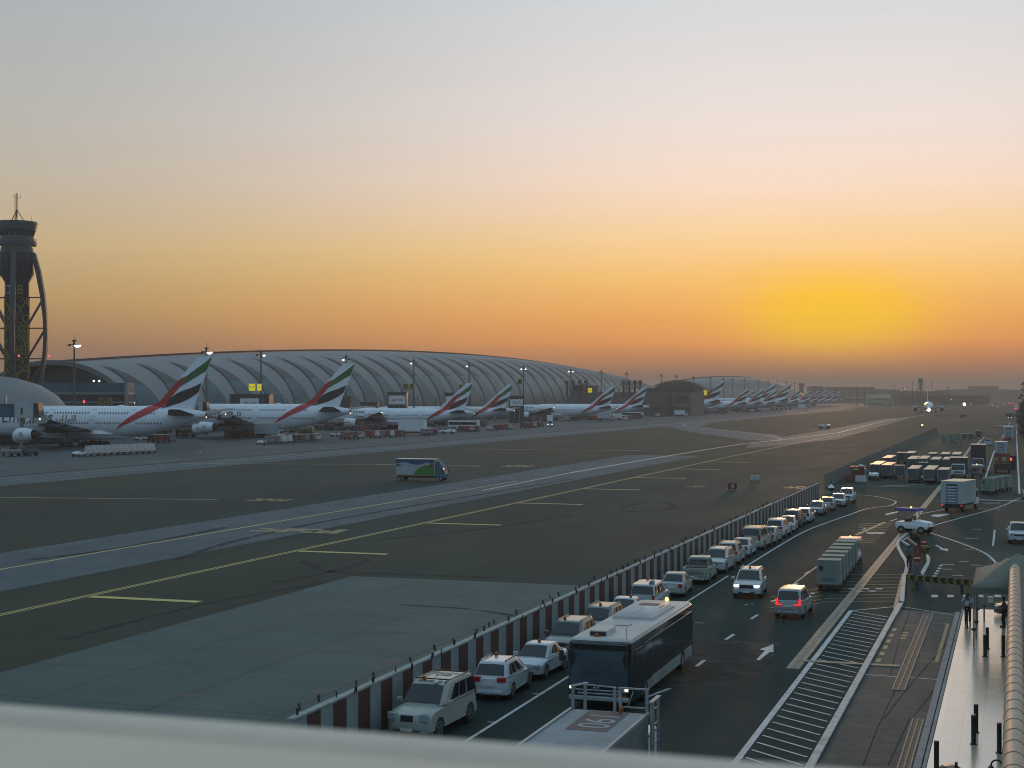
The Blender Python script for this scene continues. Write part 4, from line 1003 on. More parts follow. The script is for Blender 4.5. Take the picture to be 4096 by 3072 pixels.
# --- tug
def make_tug(label, loc, rz, canopy=None, group=None, body=None, driver=True, lamp=False, cab=False, name='baggage_tug'):
    t = thing(name, label, 'tug', loc, rz, group)
    body = body or WHITE
    MB().loft([[(-.72, -1.35, .42), (.72, -1.35, .42), (.72, 1.45, .42), (-.72, 1.45, .42)], [(-.74, -1.4, .7), (.74, -1.4, .7), (.74, 1.5, .65), (-.74, 1.5, .65)], [(-.72, -1.38, .98), (.72, -1.38, .98), (.70, -.45, .98), (-.70, -.45, .98)]], caps=True).build('rear_deck', body, t, bevel=.04)
    MB().loft([[(-.7, .1, .6), (.7, .1, .6), (.7, 1.5, .6), (-.7, 1.5, .6)], [(-.68, .1, 1.16), (.68, .1, 1.16), (.62, 1.42, .98), (-.62, 1.42, .98)]]).build('hood', body, t, bevel=.05)
    MB().bx(-.66, .66, -.5, .1, .40, .52).build('floor', DARK, t)
    MB().bx(-.55, .55, -.62, -.46, .7, 1.25).bx(-.55, .55, -.5, -.05, .62, .75).build('seat', DARK, t, bevel=.03)
    MB().bx(-.6, .6, 1.5, 1.56, .45, .62).build('bumper', DARK, t)
    wheels(t, (-.66, .66), (-.85, .95), .33, .2)
    for sg in (-1, 1): MB().cyl((sg * .45, 1.49, .82), (sg * .45, 1.53, .80), .09, n=10).build('headlight', HEADON if lamp else HEADOFF, t)
    if canopy:
        m_ = MB()
        for sg in (-1, 1):
            m_.bar((sg * .62, -1.25, .95), (sg * .62, -1.1, 2.02), .05); m_.bar((sg * .62, .25, 1.1), (sg * .62, .1, 2.02), .05)
        m_.build('canopy_post', GALV, t)
        cp = MB().loft([rbox(.88, 1.1, 1.92, .15), rbox(.80, 1.0, 2.12, .15)]).build('canopy', canopy, t, (0, -.45, 0), smooth=30)
        MB().lathe([(.07, 0), (.08, .08), (.04, .14)], (0, -.3, 2.10), 10).build('beacon', AMBERON, t)
    MB().cyl((0.3, .05, 1.25), (.3, .13, 1.32), .19, n=14).build('steering_wheel', DARK, t)
    return t
def seated(label, par_loc, rz, cloth, cat='person'):
    return None
# --- dolly + container
def dolly_proto():
    t = thing('cargo_dolly', 'x', 'dolly', (0, -900, 0))
    MB().bx(-.84, .84, -.85, .85, .40, .50).bx(-.7, -.6, -.8, .8, .3, .4).bx(.6, .7, -.8, .8, .3, .4).build('deck', M('dolly_rust', (.085, .06, .045), .7, var=.3), t)
    MB().bar((0, -.85, .38), (0, -1.35, .34), .08).build('drawbar', BLACK, t)
    for x in (-.62, .62):
        for y in (-.6, .6): MB().cyl((x - .07, y, .2), (x + .07, y, .2), .2, n=10).build('wheel', TYRE, t)
    return t
def uld_proto(mat_, top=None):
    t = thing('cargo_container', 'x', 'container', (0, -900, 0))
    MB().bx(-.77, .77, -.74, .74, .0, 1.60).build('shell', mat_, t, bevel=.03)
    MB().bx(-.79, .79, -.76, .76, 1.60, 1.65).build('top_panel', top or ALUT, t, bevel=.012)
    e = MB()
    for x in (-.76, .76):
        for y in (-.73, .73): e.bx(x - .04, x + .04, y - .04, y + .04, 0, 1.6)
    e.bx(-.8, .8, -.77, -.72, 0, .08); e.bx(-.8, .8, .72, .77, 0, .08)
    e.build('edge_frame', GALV, t)
    return t
dp = dolly_proto(); up = uld_proto(ULD); ug = uld_proto(ULDG, ULDT)
used = {'d': 0, 'u': 0, 'g': 0}
def put(proto, key, loc, rz, label, group, cat=None):
    if used[key] == 0:
        o = proto; used[key] = 1
        o.location = loc; o.rotation_euler = (0, 0, rz); o['label'] = label; o['group'] = group
    else:
        o = dup(proto, loc, rz, label, group)
        used[key] += 1
    return o
GD, GC = 'dollies under the cargo containers', 'cargo containers standing on dollies'
# row names make every container findable
PARKED = [  # px centre, top y, count, name
 (3545, 1860, 4, 'front row, left column'), (3598, 1861, 1, 'front row, lone one with a dark plate'), (3652, 1874, 4, 'front row, low middle column'), (3716, 1877, 5, 'front row, column left of dark box truck'), (3773, 1878, 3, 'front row, column against the dark box truck'),
 (3499, 1857, 5, 'column behind the parked tug'), (3646, 1835, 5, 'second row, left column'), (3691, 1849, 1, 'second row, lone low one'), (3690, 1834, 5, 'second row, bright topped column'), (3739, 1837, 4, 'second row, third column'), (3788, 1837, 4, 'second row, column behind the dark box truck'),
 (3546, 1831, 5, 'third row, leftmost column'), (3603, 1810, 2, 'third row, tall pair'), (3638, 1812, 4, 'back row, second column'), (3728, 1814, 3, 'back row, middle column'), (3778, 1816, 4, 'back row, fourth column'), (3823, 1817, 5, 'back row, right column')]
for px, ty, n, nm in PARKED:
    b0 = P(px, ty, 2.18)
    n = n if n < 3 else round(n * 1.4)
    for k in range(n):
        loc = (b0.x + rnd.uniform(-.05, .05), b0.y + .76 + k * 1.95, .02)
        w = 'nearest' if k == 0 else ('farthest' if k == n - 1 else ORD[k])
        put(dp, 'd', loc, rnd.uniform(-.03, .03), 'rusty dolly under %s container of %s' % (w, nm), GD)
        put(up, 'u', (loc[0], loc[1], .53), rnd.uniform(-.03, .03), 'alu container, %s of %s' % (w, nm), GC)
# near train behind a tug
for k in range(6):
    x, y = -12.15 - .06 * k, 105.8 + 2.75 * k
    w = ['rearmost', 'second', 'third', 'fourth', 'fifth', 'foremost'][k]
    put(dp, 'd', (x, y, .02), .02, 'dolly carrying the %s green container of the towed train' % w, GD)
    c = put(ug, 'g', (x, y, .53), .02, '%s grey green container of the towed train near the minivan' % w, GC)
    if k == 0:
        text('dnata', .38, M('pale_blue_letter', (.06, .15, .24), .6), c, (.02, -.79, .36), (R(90), 0, 0))
        MB().bx(-.62, -.36, -.79, -.765, .95, 1.25).build('data_plate', DARK, c)
        text('CONTAINER', .07, STEEL, c, (.1, -.79, 1.18), (R(90), 0, 0))
tg1 = make_tug('white tug with lit amber beacon pulling the green container train', (-12.5, 123.3, .02), 0, GALV)
tp = MB(); 
for sg in (-1, 1): tp.lathe([(.05, 0), (.06, .08), (.03, .12)], (sg * .7, -1.3, 2.1), 8)
tp.build('marker_light', E('red_marker', (1, .08, .06), 1.6), tg1)
b0 = P(3953, 1978)
for k in range(4):
    a = -.12 - .10 * k
    x, y = b0.x + .3 * k + .13 * k * k, b0.y + .8 + 2.6 * k
    w = ['rear', 'second', 'third', 'front'][k]
    put(dp, 'd', (x, y, .02), a, 'dolly under the %s green container of the far curving train' % w, GD)
    put(ug, 'g', (x, y, .53), a, '%s green container of the far curving train right of the catering truck' % w, GC)
# smaller loads left of the far road
for i, (px, gy, lb) in enumerate(((3778, 1776, 'grey container at the left end of the far yard'), (3812, 1776, 'low grey container second in the far yard'), (3806, 1766, 'teal container in the middle of the far yard'), (3832, 1766, 'teal container fourth in the far yard'), (3858, 1764, 'brown topped container in the far yard'), (3884, 1763, 'tall brown container beside the far tug'))):
    b0 = P(px, gy)
    put(dp, 'd', (b0.x, b0.y + .8, .02), 0, 'dolly under the ' + lb, GD)
    put(ug if i < 4 else up, 'g' if i < 4 else 'u', (b0.x, b0.y + .8, .53), 0, lb, GC)
b0 = P(3915, 1756)
make_truck('small_van', 'small brown van with bright roof at the end of the far yard', (b0.x, b0.y + 2, .02), 0, GT, L=4.5, W=1.9, z0=.6, z1=2.6, box=M('brown_van', (.10, .08, .07), .6), shutter=False)
b0 = P(3492, 1921)
make_tug('open tug parked at the head of the left container column', (b0.x, b0.y + 1.5, .02), PI, None, None, WHITE)
b0 = P(3906, 1913)
make_tug('tug with pale cab roof squeezed between the two facing trucks', (b0.x, b0.y + 1.5, .02), PI, M('pale_roof', (.55, .5, .45), .3, metal=.3), None, ULD)
tgm = make_tug('white tug with blue canopy crossing the junction', (P(3655, 2137).x, P(3655, 2137).y + .9, .02), R(-112), M('blue_canopy', (.02, .035, .22), .6), None, WHITE)
tgm.scale = (1.15,) * 3
# ---------------------------------------------------------------- people
def figure(name, label, loc, rz, cloth_top, cloth_leg, pose='stand', cat='person', sc=1.0, phone=False, detail=True):
    J = {'pel': (0, 0, .95), 'chest': (0, .0, 1.30), 'neck': (0, .01, 1.48), 'head': (0, .03, 1.58), 'top': (0, .02, 1.70)}
    for s, n in ((-1, 'l'), (1, 'r')):
        J['hip' + n] = (s * .10, 0, .90); J['kn' + n] = (s * .11, .02 + (.05 if s > 0 else 0), .49); J['an' + n] = (s * .12, -.02 + (.04 if s > 0 else 0), .08); J['to' + n] = (s * .15, .16, .03)
        J['sh' + n] = (s * .19, 0, 1.41)
        if pose == 'hold':
            J['el' + n] = (s * .27, .02, 1.14); J['ha' + n] = (s * .09, .27, 1.15)
        elif pose == 'phone' and s > 0:
            J['el' + n] = (s * .30, .10, 1.18); J['ha' + n] = (s * .12, .14, 1.50)
        elif pose == 'phone':
            J['el' + n] = (s * .28, .02, 1.13); J['ha' + n] = (s * .10, .24, 1.12)
        elif pose == 'sit':
            J['el' + n] = (s * .25, .12, 1.18); J['ha' + n] = (s * .16, .38, 1.22)
        else:
            J['el' + n] = (s * .25, -.01, 1.13); J['ha' + n] = (s * .27, .06, .88)
    if pose == 'sit':
        for s, n in ((-1, 'l'), (1, 'r')):
            J['kn' + n] = (s * .14, .42, .88); J['an' + n] = (s * .14, .46, .50); J['to' + n] = (s * .15, .62, .46)
    def skin(nm, edges, rad, mat_, par, root):
        ks = []
        for a, b in edges:
            for k in (a, b):
                if k not in ks: ks.append(k)
        ks.remove(root); ks.insert(0, root)
        me = bpy.data.meshes.new(nm); me.from_pydata([J[k] for k in ks], [(ks.index(a), ks.index(b)) for a, b in edges], []); me.materials.append(mat_)
        o = bpy.data.objects.new(nm, me); COL.objects.link(o)
        if par: adopt(o, par)
        md = o.modifiers.new('skin', 'SKIN'); md.use_smooth_shade = True
        for i, k in enumerate(ks):
            r_ = rad.get(k, .03); r_ = r_ if isinstance(r_, tuple) else (r_, r_)
            me.skin_vertices[0].data[i].radius = r_
        me.skin_vertices[0].data[0].use_root = True
        s2 = o.modifiers.new('sub', 'SUBSURF'); s2.levels = 1; s2.render_levels = 1
        return o
    t = thing(name, label, cat, loc, rz)
    t.scale = (sc,) * 3
    ed = [('pel', 'chest'), ('chest', 'neck'), ('neck', 'head'), ('head', 'top')]
    rad = {'pel': (.13, .10), 'chest': (.16, .11), 'neck': .055, 'head': (.085, .10), 'top': (.06, .07)}
    for n in 'lr':
        s = 1 if n == 'r' else -1
        ed += [('pel', 'hip' + n), ('hip' + n, 'kn' + n), ('kn' + n, 'an' + n), ('an' + n, 'to' + n), ('chest', 'sh' + n), ('sh' + n, 'el' + n), ('el' + n, 'ha' + n)]
        rad.update({'hip' + n: .085, 'kn' + n: .055, 'an' + n: .04, 'to' + n: (.04, .03), 'sh' + n: .058, 'el' + n: .042, 'ha' + n: .03})
        h = Vector(J['ha' + n]); d = (h - Vector(J['el' + n])).normalized(); sd = Vector((1, 0, 0)) if abs(d.x) < .8 else Vector((0, 0, 1))
        J['pa' + n] = tuple(h + d * .06); ed.append(('ha' + n, 'pa' + n)); rad['pa' + n] = (.035, .02)
        if detail:
            for q in range(4):
                k = 'f%d%s' % (q, n); J[k] = tuple(h + d * (.13 + (.02, .035, .03, .01)[q]) + sd * (q - 1.5) * .022 - Vector((0, 0, .02))); ed.append(('pa' + n, k)); rad[k] = .009
            k = 'th' + n; J[k] = tuple(h + d * .07 + sd * .055 * -s); ed.append(('ha' + n, k)); rad[k] = .011
    b = skin('body', ed, rad, SKIN, t, 'pel')
    te = [('pel', 'chest')]; tr = {'pel': (.155, .125), 'chest': (.185, .135)}
    J['nk2'] = (0, .0, 1.44); te.append(('chest', 'nk2')); tr['nk2'] = (.10, .08)
    for n in 'lr':
        te += [('chest', 'sh' + n), ('sh' + n, 'el' + n)]; tr['sh' + n] = .078; tr['el' + n] = .066
    skin('shirt', te, tr, cloth_top, t, 'chest')
    le = []; lr_ = {'pel': (.15, .115)}
    for n in 'lr':
        le += [('pel', 'hip' + n), ('hip' + n, 'kn' + n), ('kn' + n, 'an' + n)]; lr_['hip' + n] = .10; lr_['kn' + n] = .078; lr_['an' + n] = .066
    skin('trousers', le, lr_, cloth_leg, t, 'pel')
    MB().ball((0, .015, 1.655), .105, 12, sz=.85).build('hair', HAIR, t, smooth=60)
    f = MB(); f.obox((0, .135, 1.60), (.025, .04, .04)); f.obox((0, .115, 1.555), (.05, .02, .012))
    for s in (-1, 1): f.obox((s * .035, .122, 1.63), (.022, .012, .012)); f.obox((s * .10, .03, 1.60), (.02, .045, .06))
    f.build('face', M('face_dark', (.07, .035, .025), .6), t)
    for n in 'lr':
        a = Vector(J['an' + n]); MB().obox((a.x + .01 * (1 if n == 'r' else -1), a.y + .07, a.z - .035), (.09, .27, .085)).build('shoe', DARK, t, bevel=.03)
    if phone:
        h = J['har']; MB().obox((h[0], h[1] + .06, h[2] + .02), (.08, .015, .15)).build('phone', BLACK, t)
    return t
p0 = P(3637, 2277)
figure('person', 'man in teal shirt and dark trousers standing on the traffic island', (p0.x, p0.y, .05), R(160), TEAL, CLOTHD, 'hold', sc=1.03)
p0 = P(3871, 2507)
figure('person', 'man in pale blue shirt holding a phone to his face on the tiled walkway', (p0.x, p0.y, .16), R(185), CLOTHW, CLOTHD, 'phone', sc=1.04, phone=True)
MB_b = P(3868, 2503)
p0 = P(4016, 2520)
figure('person', 'dark clad person half hidden behind the round gutter pipe', (p0.x, p0.y, .16), R(100), BLACK, CLOTHD, 'hold', sc=1.0)
# bus driver
figure('person', 'bus driver in a yellow green vest sitting behind the bus windscreen', (-17.85, 63.35, -.02), PI, HIVIS, CLOTHD, 'sit', sc=1.0, detail=True)
lo_ = tgm.location
figure('person', 'tug driver in a green vest sitting under the blue canopy', (lo_.x + .05, lo_.y, .02), R(-112), M('green_vest', (.10, .22, .03), .8), CLOTHD, 'sit', sc=1.0)
p0 = P(3688, 1940)
t = figure('person', 'rider in a bright vest on a dark bicycle before the container park', (p0.x, p0.y, .02), R(90), M('bright_vest', (.5, .75, .55), .6), CLOTHD, 'sit', sc=.95)
bk = thing('bicycle', 'dark bicycle ridden across the yard before the container park', 'bicycle', (p0.x + .1, p0.y, .02), R(90))
for y in (-.52, .52):
    w_ = MB()
    for k in range(16):
        a, b = 2 * PI * k / 16, 2 * PI * (k + 1) / 16
        w_.bar((0, y + .34 * math.cos(a), .34 + .34 * math.sin(a)), (0, y + .34 * math.cos(b), .34 + .34 * math.sin(b)), .04)
    for k in range(4): w_.bar((0, y - .34 * math.cos(k * .785), .34 - .34 * math.sin(k * .785)), (0, y + .34 * math.cos(k * .785), .34 + .34 * math.sin(k * .785)), .012)
    w_.build('wheel', TYRE, bk)
MB().bar((0, -.52, .34), (0, -.15, .85), .04).bar((0, -.15, .85), (0, .4, .9), .04).bar((0, .52, .34), (0, .38, 1.0), .04).bar((0, 0, .3), (0, .4, .88), .04).bar((0, 0, .3), (0, -.52, .34), .03).build('frame', BLACK, bk)
MB().bar((-.28, .36, 1.0), (.28, .36, 1.0), .03).build('handlebar', BLACK, bk); MB().bx(-.08, .08, -.3, -.02, .86, .92).build('saddle', BLACK, bk)
# ---------------------------------------------------------------- signs and street furniture
def disc_sign(label, px, py_base, zc, r=.31, tri=None):
    b = P(px, py_base)
    t = thing('no_entry_sign', label, 'sign', (b.x, b.y, .02), TH)
    MB().cyl((0, 0, 0), (0, 0, zc), .035, n=8).build('pole', GALV, t)
    d_ = MB().cyl((0, -.05, zc), (0, -.075, zc), r, n=28).build('disc', RED, t)
    MB().bx(-r * .66, r * .66, -.085, -.076, zc - r * .17, zc + r * .17).build('white_bar', PLATE, d_)
    MB().lathe([(.16, 0), (.15, .05), (.05, .08)], (0, 0, 0), 14).build('base', BLACK, t)
    return t
disc_sign('red no entry sign, the farther and smaller one right of the teal man', 3695, 2245, 1.55, .29)
ns = disc_sign('red no entry sign on a dark cone base nearest the striped low barrier', 3668, 2330, 1.75, .34)
MB().lathe([(.55, 0), (.5, .1), (.16, 1.1), (.05, 1.3)], (0, .05, 0), 18).build('cone_base', M('cone_dark', (.045, .07, .065), .6), ns, smooth=50)
t = thing('round_sign', 'blank reddish back of a round sign behind the nearer no entry sign', 'sign', (P(3671, 2300).x, P(3671, 2300).y, .02), TH)
MB().cyl((0, 0, 0), (0, 0, 2.0), .035, n=8).build('pole', GALV, t); MB().cyl((0, .02, 1.85), (0, -.02, 1.85), .37, n=28).build('disc', M('sign_brown', (.16, .045, .03), .6, dirt=.3), t)
t = thing('sign_back', 'mustard yellow fluted post cap beside the no entry signs', 'post', (P(3698, 2250).x, P(3698, 2250).y, .02), TH)
MB().lathe([(.12, 0), (.13, .55), (.16, .7), (.38, .95), (.42, 1.15), (.30, 1.35)], (0, 0, 0), 14).build('post_body', M('mustard', (.17, .13, .012), .6, var=.3, scale=4), t, smooth=40)
for k in range(4):
    a = k * 1.57 + .4; MB().obox((.42 * math.cos(a), .42 * math.sin(a), 1.15), (.2, .2, .16), rz=a).build('lamp', DARK, t)
# low chevron barrier
a, b = P(3655, 2357), P(3905, 2378)
t = thing('chevron_barrier', 'low black and yellow chevron barrier across the lane', 'barrier', (a.x, a.y, .02), math.atan2(b.y - a.y, b.x - a.x))
ln = (b - a).length
YB = M('barrier_yellow', (.24, .17, .012), .6, dirt=.3)
MB().bx(-.55, ln + .1, -.06, .06, .55, .98).build('beam', BLACK, t, bevel=.02)
ch = MB()
for k in range(9):
    x = -.5 + k * (ln + .5) / 9
    for zz, s in ((.765, 1), (.765, -1)):
        q = [(x, -.064, zz), (x + .22, -.064, zz), (x + .36, -.064, zz + s * .2), (x + .14, -.064, zz + s * .2)]
        ch.add(q, [(0, 1, 2, 3)])
ch.build('chevron', YB, t)
for x, m_ in ((-.1, YB), (.25, BLACK), (ln - 1.0, BLACK), (ln - .55, YB)): MB().cyl((x, 0, 0), (x, 0, .6), .09, n=12).build('leg', m_, t)
# long dark hedge planter on the island
pa, pb = P(3632, 2150), P(3690, 2203)
t = thing('planter', 'row of dark low shrubs in an ochre edged bed on the island', 'planter', (pa.x, pa.y, .02), math.atan2(pb.y - pa.y, pb.x - pa.x))
m_ = MB(); ln = (pb - pa).length
for k in range(420):
    x = rnd.uniform(0, ln); c = Vector((x, rnd.gauss(.0, .16) + .25, abs(rnd.gauss(.25, .16)) * (1 + .5 * math.sin(x * 3))))
    n_ = Vector((rnd.uniform(-1, 1), rnd.uniform(-1, 1), rnd.uniform(0, 1))).normalized(); u = n_.orthogonal().normalized() * .11; w_ = n_.cross(u) * .6
    m_.add([c - u, c + w_, c + u, c - w_], [(0, 1, 2, 3)])
m_.build('foliage', M('dark_leaves', (.018, .028, .014), .8, var=.4), t, fix=False); MB().bx(-.1, ln + .1, .1, .5, 0, .12).build('bed', M('soil', (.04, .03, .02), .9), t)
# bollards
for px, py, lb in ((3940, 2627, 'black bollard standing left of the pair near the shaded doorway'), (3949, 2596, 'black bollard standing just behind its twin near the shaded doorway'), (3894, 2977, 'black bollard, nearer one of the middle pair on the cream tiles'), (3904, 2930, 'black bollard, farther one of the middle pair on the cream tiles'), (3997, 3012, 'black bollard closest to the gutter pipe at the bottom'), (3746, 3090, 'black bollard at the kerb edge at the bottom of the walkway'), (4013, 2628, 'black bollard half hidden by the gutter pipe'), (3869, 2512, 'slim black post directly beside the man with the phone')):
    b0 = P(px, py, .16)
    t = thing('bollard', lb, 'bollard', (b0.x, b0.y, .16), 0, 'bollards on the walkway')
    r_ = .05 if 'slim' in lb else .09
    MB().cyl((0, 0, 0), (0, 0, 1.1), r_, n=14).build('post', M('bollard_black', (.016, .018, .017), .35, var=.2), t, bevel=.015)
    MB().cyl((0, 0, 1.1), (0, 0, 1.13), r_ * .96, n=14).build('cap', STEEL, t); MB().cyl((0, 0, 0), (0, 0, .03), r_ * 1.5, n=14).build('foot', BLACK, t)
# canopy with posts
FAB = M('canopy_cloth', (.135, .15, .115), .8, var=.12, scale=.8, bump=.1)
t = thing('canopy', 'green grey fabric canopy on slim posts at the end of the walkway', 'canopy', (0, 88.6, 0))
x0, x1, y0, y1, ze, za = -2.2, 2.4, -5.0, 5.1, 3.3, 4.7
m_ = MB()
N_ = 8
def cz(u, v):
    k = max(abs(u), abs(v)); s = 1 - k
    return ze + (za - ze) * (s ** 1.25) + .10 * math.sin(6 * (u + v)) * s * (1 - s)
vs = [((x0 + x1) / 2 + (x1 - x0) / 2 * (i / N_ * 2 - 1), (y0 + y1) / 2 + (y1 - y0) / 2 * (j / N_ * 2 - 1), cz(i / N_ * 2 - 1, j / N_ * 2 - 1)) for j in range(N_ + 1) for i in range(N_ + 1)]
m_.add(vs, [(j * (N_ + 1) + i, j * (N_ + 1) + i + 1, (j + 1) * (N_ + 1) + i + 1, (j + 1) * (N_ + 1) + i) for j in range(N_) for i in range(N_)])
o = m_.build('fabric', FAB, t, smooth=25); md = o.modifiers.new('th', 'SOLIDIFY'); md.thickness = .03
v_ = MB()
for a_, b_ in (((x0, y0), (x1, y0)), ((x0, y0), (x0, y1)), ((x0, y1), (x1, y1))):
    v_.add([(a_[0] - .004, a_[1] - .004, ze + .02), (b_[0] - .004, b_[1] - .004, ze + .02), (b_[0] - .004, b_[1] - .004, ze - .28), (a_[0] - .004, a_[1] - .004, ze - .28)], [(0, 1, 2, 3)])
vv = v_.build('valance', FAB, t); md = vv.modifiers.new('th', 'SOLIDIFY'); md.thickness = .02
for x, y in ((-2.1, -4.85), (-2.05, -2.0), (-2.1, 3.2), (-1.75, 4.7)):
    pm = MB().cyl((x, y, .16), (x, y, 3.3), .055, n=10).build('post', GALV, t)
    MB().lathe([(.06, 0), (.14, .04), (.14, .1), (.06, .14)], (x, y, 1.0), 12).build('collar', BLACK, pm)
# building edge: low annex, roof and the round segmented coping pipe
PIPE = M('pipe_clad', (.50, .345, .235), .55, var=.18, scale=1.2, dirt=.2)
t = thing('terminal_annex', 'low annex with flat brown roof behind the round coping pipe', 'building', (0, 0, 0))
MB().bx(.10, 9, 2.5, 87, 0, 3.9).build('wall', M('annex_wall', (.07, .065, .06), .7), t)
MB().bx(.02, 9, 2.5, 87.2, 3.9, 3.98).build('roof', M('annex_roof', (.13, .10, .085), .7, dirt=.3), t)
pp = MB().cyl((-.03, 2.5, 3.95), (-.03, 87.5, 3.95), .30, n=28).build('coping_pipe', PIPE, t, smooth=40)
r0_ = MB().cyl((-.03, 0, 3.95), (-.03, .035, 3.95), .312, n=28).build('seam_ring', M('pipe_seam', (.10, .085, .075), .6), pp, smooth=40)
for k in range(48):
    o = r0_ if k == 0 else r0_.copy()
    if k: COL.objects.link(o); adopt(o, pp)
    o.location = (0, 20 + 1.42 * k, 0)
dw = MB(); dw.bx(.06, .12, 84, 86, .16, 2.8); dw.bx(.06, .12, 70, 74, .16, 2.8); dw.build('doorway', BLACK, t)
b0 = Q(3985, 41, 3.3)
t = thing('wall_lamp', 'black bell shaped lamp on a curved bracket below the pipe', 'lamp', (-.33, b0.y, 3.45), 0)
m_ = MB()
for k in range(8):
    a, b = PI * k / 8, PI * (k + 1) / 8
    m_.bar((-.15 + .15 * math.cos(a), 0, .15 * math.sin(a)), (-.15 + .15 * math.cos(b), 0, .15 * math.sin(b)), .045)
m_.build('bracket', BLACK, t); MB().lathe([(.03, .02), (.09, -.06), (.16, -.16), (.15, -.24), (.06, -.27)], (-.30, 0, -.02), 16).build('shade', BLACK, t, smooth=50)
b0 = P(3800, 3172, .16)
t = thing('litter_bin', 'black round bin whose rim just shows at the bottom of the walkway', 'bin', (b0.x, b0.y, .16))
MB().lathe([(.30, 0), (.33, .75), (.36, .78), (.36, .85), (.28, .9)], (0, 0, 0), 20).build('drum', BLACK, t, smooth=40); MB().cyl((.2, 0, .9), (.2, 0, 1.05), .05, n=10).build('ashtray', BLACK, t)
# vehicle wheel and bonnet just behind the canopy posts
b0 = P(4000, 2478)
make_car('shaded_car', 'black car parked in the shade behind the canopy posts', 'car', 'sedan', CARD, (b0.x + 1.9, b0.y + .9, .02), R(90), None, None, None)
t = thing('paint_bucket', 'white bucket beside the black car behind the canopy posts', 'bucket', (P(3962, 2412).x, P(3962, 2412).y, .02))
MB().lathe([(.14, 0), (.18, .36), (.19, .36), (.17, .33), (.13, .02)], (0, 0, 0), 14).build('pail', PLATE, t, smooth=40); MB().lathe([(.185, .34), (.20, .35), (.20, .38), (.185, .385)], (0, 0, 0), 14).build('rim', PLATE, t)
# window sill in front of the viewer
t = thing('window_sill', 'pale out of focus sill running across the bottom in front of everything', 'sill', (0, 0, 0))
SILL = M('sill_cream', (.78, .61, .47), .75, var=.06, scale=6, bump=.05)
prof = [(1.035, 13.05), (1.05, 13.225), (1.045, 13.245), (1.03, 13.250), (1.005, 13.249), (.995, 13.238), (.972, 13.238), (.962, 13.250), (.78, 13.255), (.78, 13.05)]
m_ = MB(); m_.add([(-3.2, y, z) for y, z in prof] + [(3.2, y, z) for y, z in prof], [tuple(range(10)), tuple(range(10, 20))[::-1]] + [(i, 10 + i, 10 + (i + 1) % 10, (i + 1) % 10) for i in range(10)])
m_.build('ledge', SILL, t, bevel=.003)
MB().bx(-3.2, 3.2, .80, 1.02, 12.2, 13.05).build('apron_panel', SILL, t)
# ---------------------------------------------------------------- airliners
PLW = M('airliner_white', (.78, .81, .85), .3, var=.03, scale=.15, coat=.45, dirt=.03)
PLB = M('airliner_belly', (.30, .32, .33), .45, var=.08, scale=.2)
WNG = M('wing_grey', (.12, .13, .135), .5, var=.15, scale=.3)
FR = M('fin_red', (.48, .02, .022), .42, var=.06); FG = M('fin_green', (.008, .12, .03), .42, var=.06); FK = M('fin_black', (.016, .015, .016), .42, var=.06)
NAV = E('nav_light', (1, .92, .75), 5)
NAVR = E('nav_red', (1, .15, .1), 3)
SS = .964
# flag stripes measured on the big tail, metres from the fin's top rear corner
def px2m(pts): return [((px - 852) / 14.1 / SS, -(py - 1427) * .0632 / SS) for px, py in pts]
F_RED = px2m([(477, 1724), (506, 1698), (542, 1671), (575, 1648), (606, 1626), (630, 1604), (651, 1580), (675, 1556), (700, 1531), (722, 1517), (748, 1506), (740, 1520), (732, 1533), (722, 1548), (710, 1563), (697, 1578), (682, 1594), (670, 1611), (655, 1630), (634, 1646), (610, 1662), (577, 1678), (542, 1693), (510, 1708)])
F_GRN = px2m([(748, 1507), (768, 1491), (800, 1468), (830, 1446), (852, 1428), (844, 1477), (826, 1488), (804, 1499), (786, 1511), (768, 1522), (745, 1535), (720, 1550), (733, 1533)])
F_BLK = px2m([(809, 1534), (800, 1567), (786, 1580), (764, 1594), (741, 1606), (720, 1615), (700, 1621), (678, 1628), (655, 1638), (668, 1616), (678, 1597), (705, 1578), (725, 1568), (746, 1560), (765, 1554), (777, 1549)])
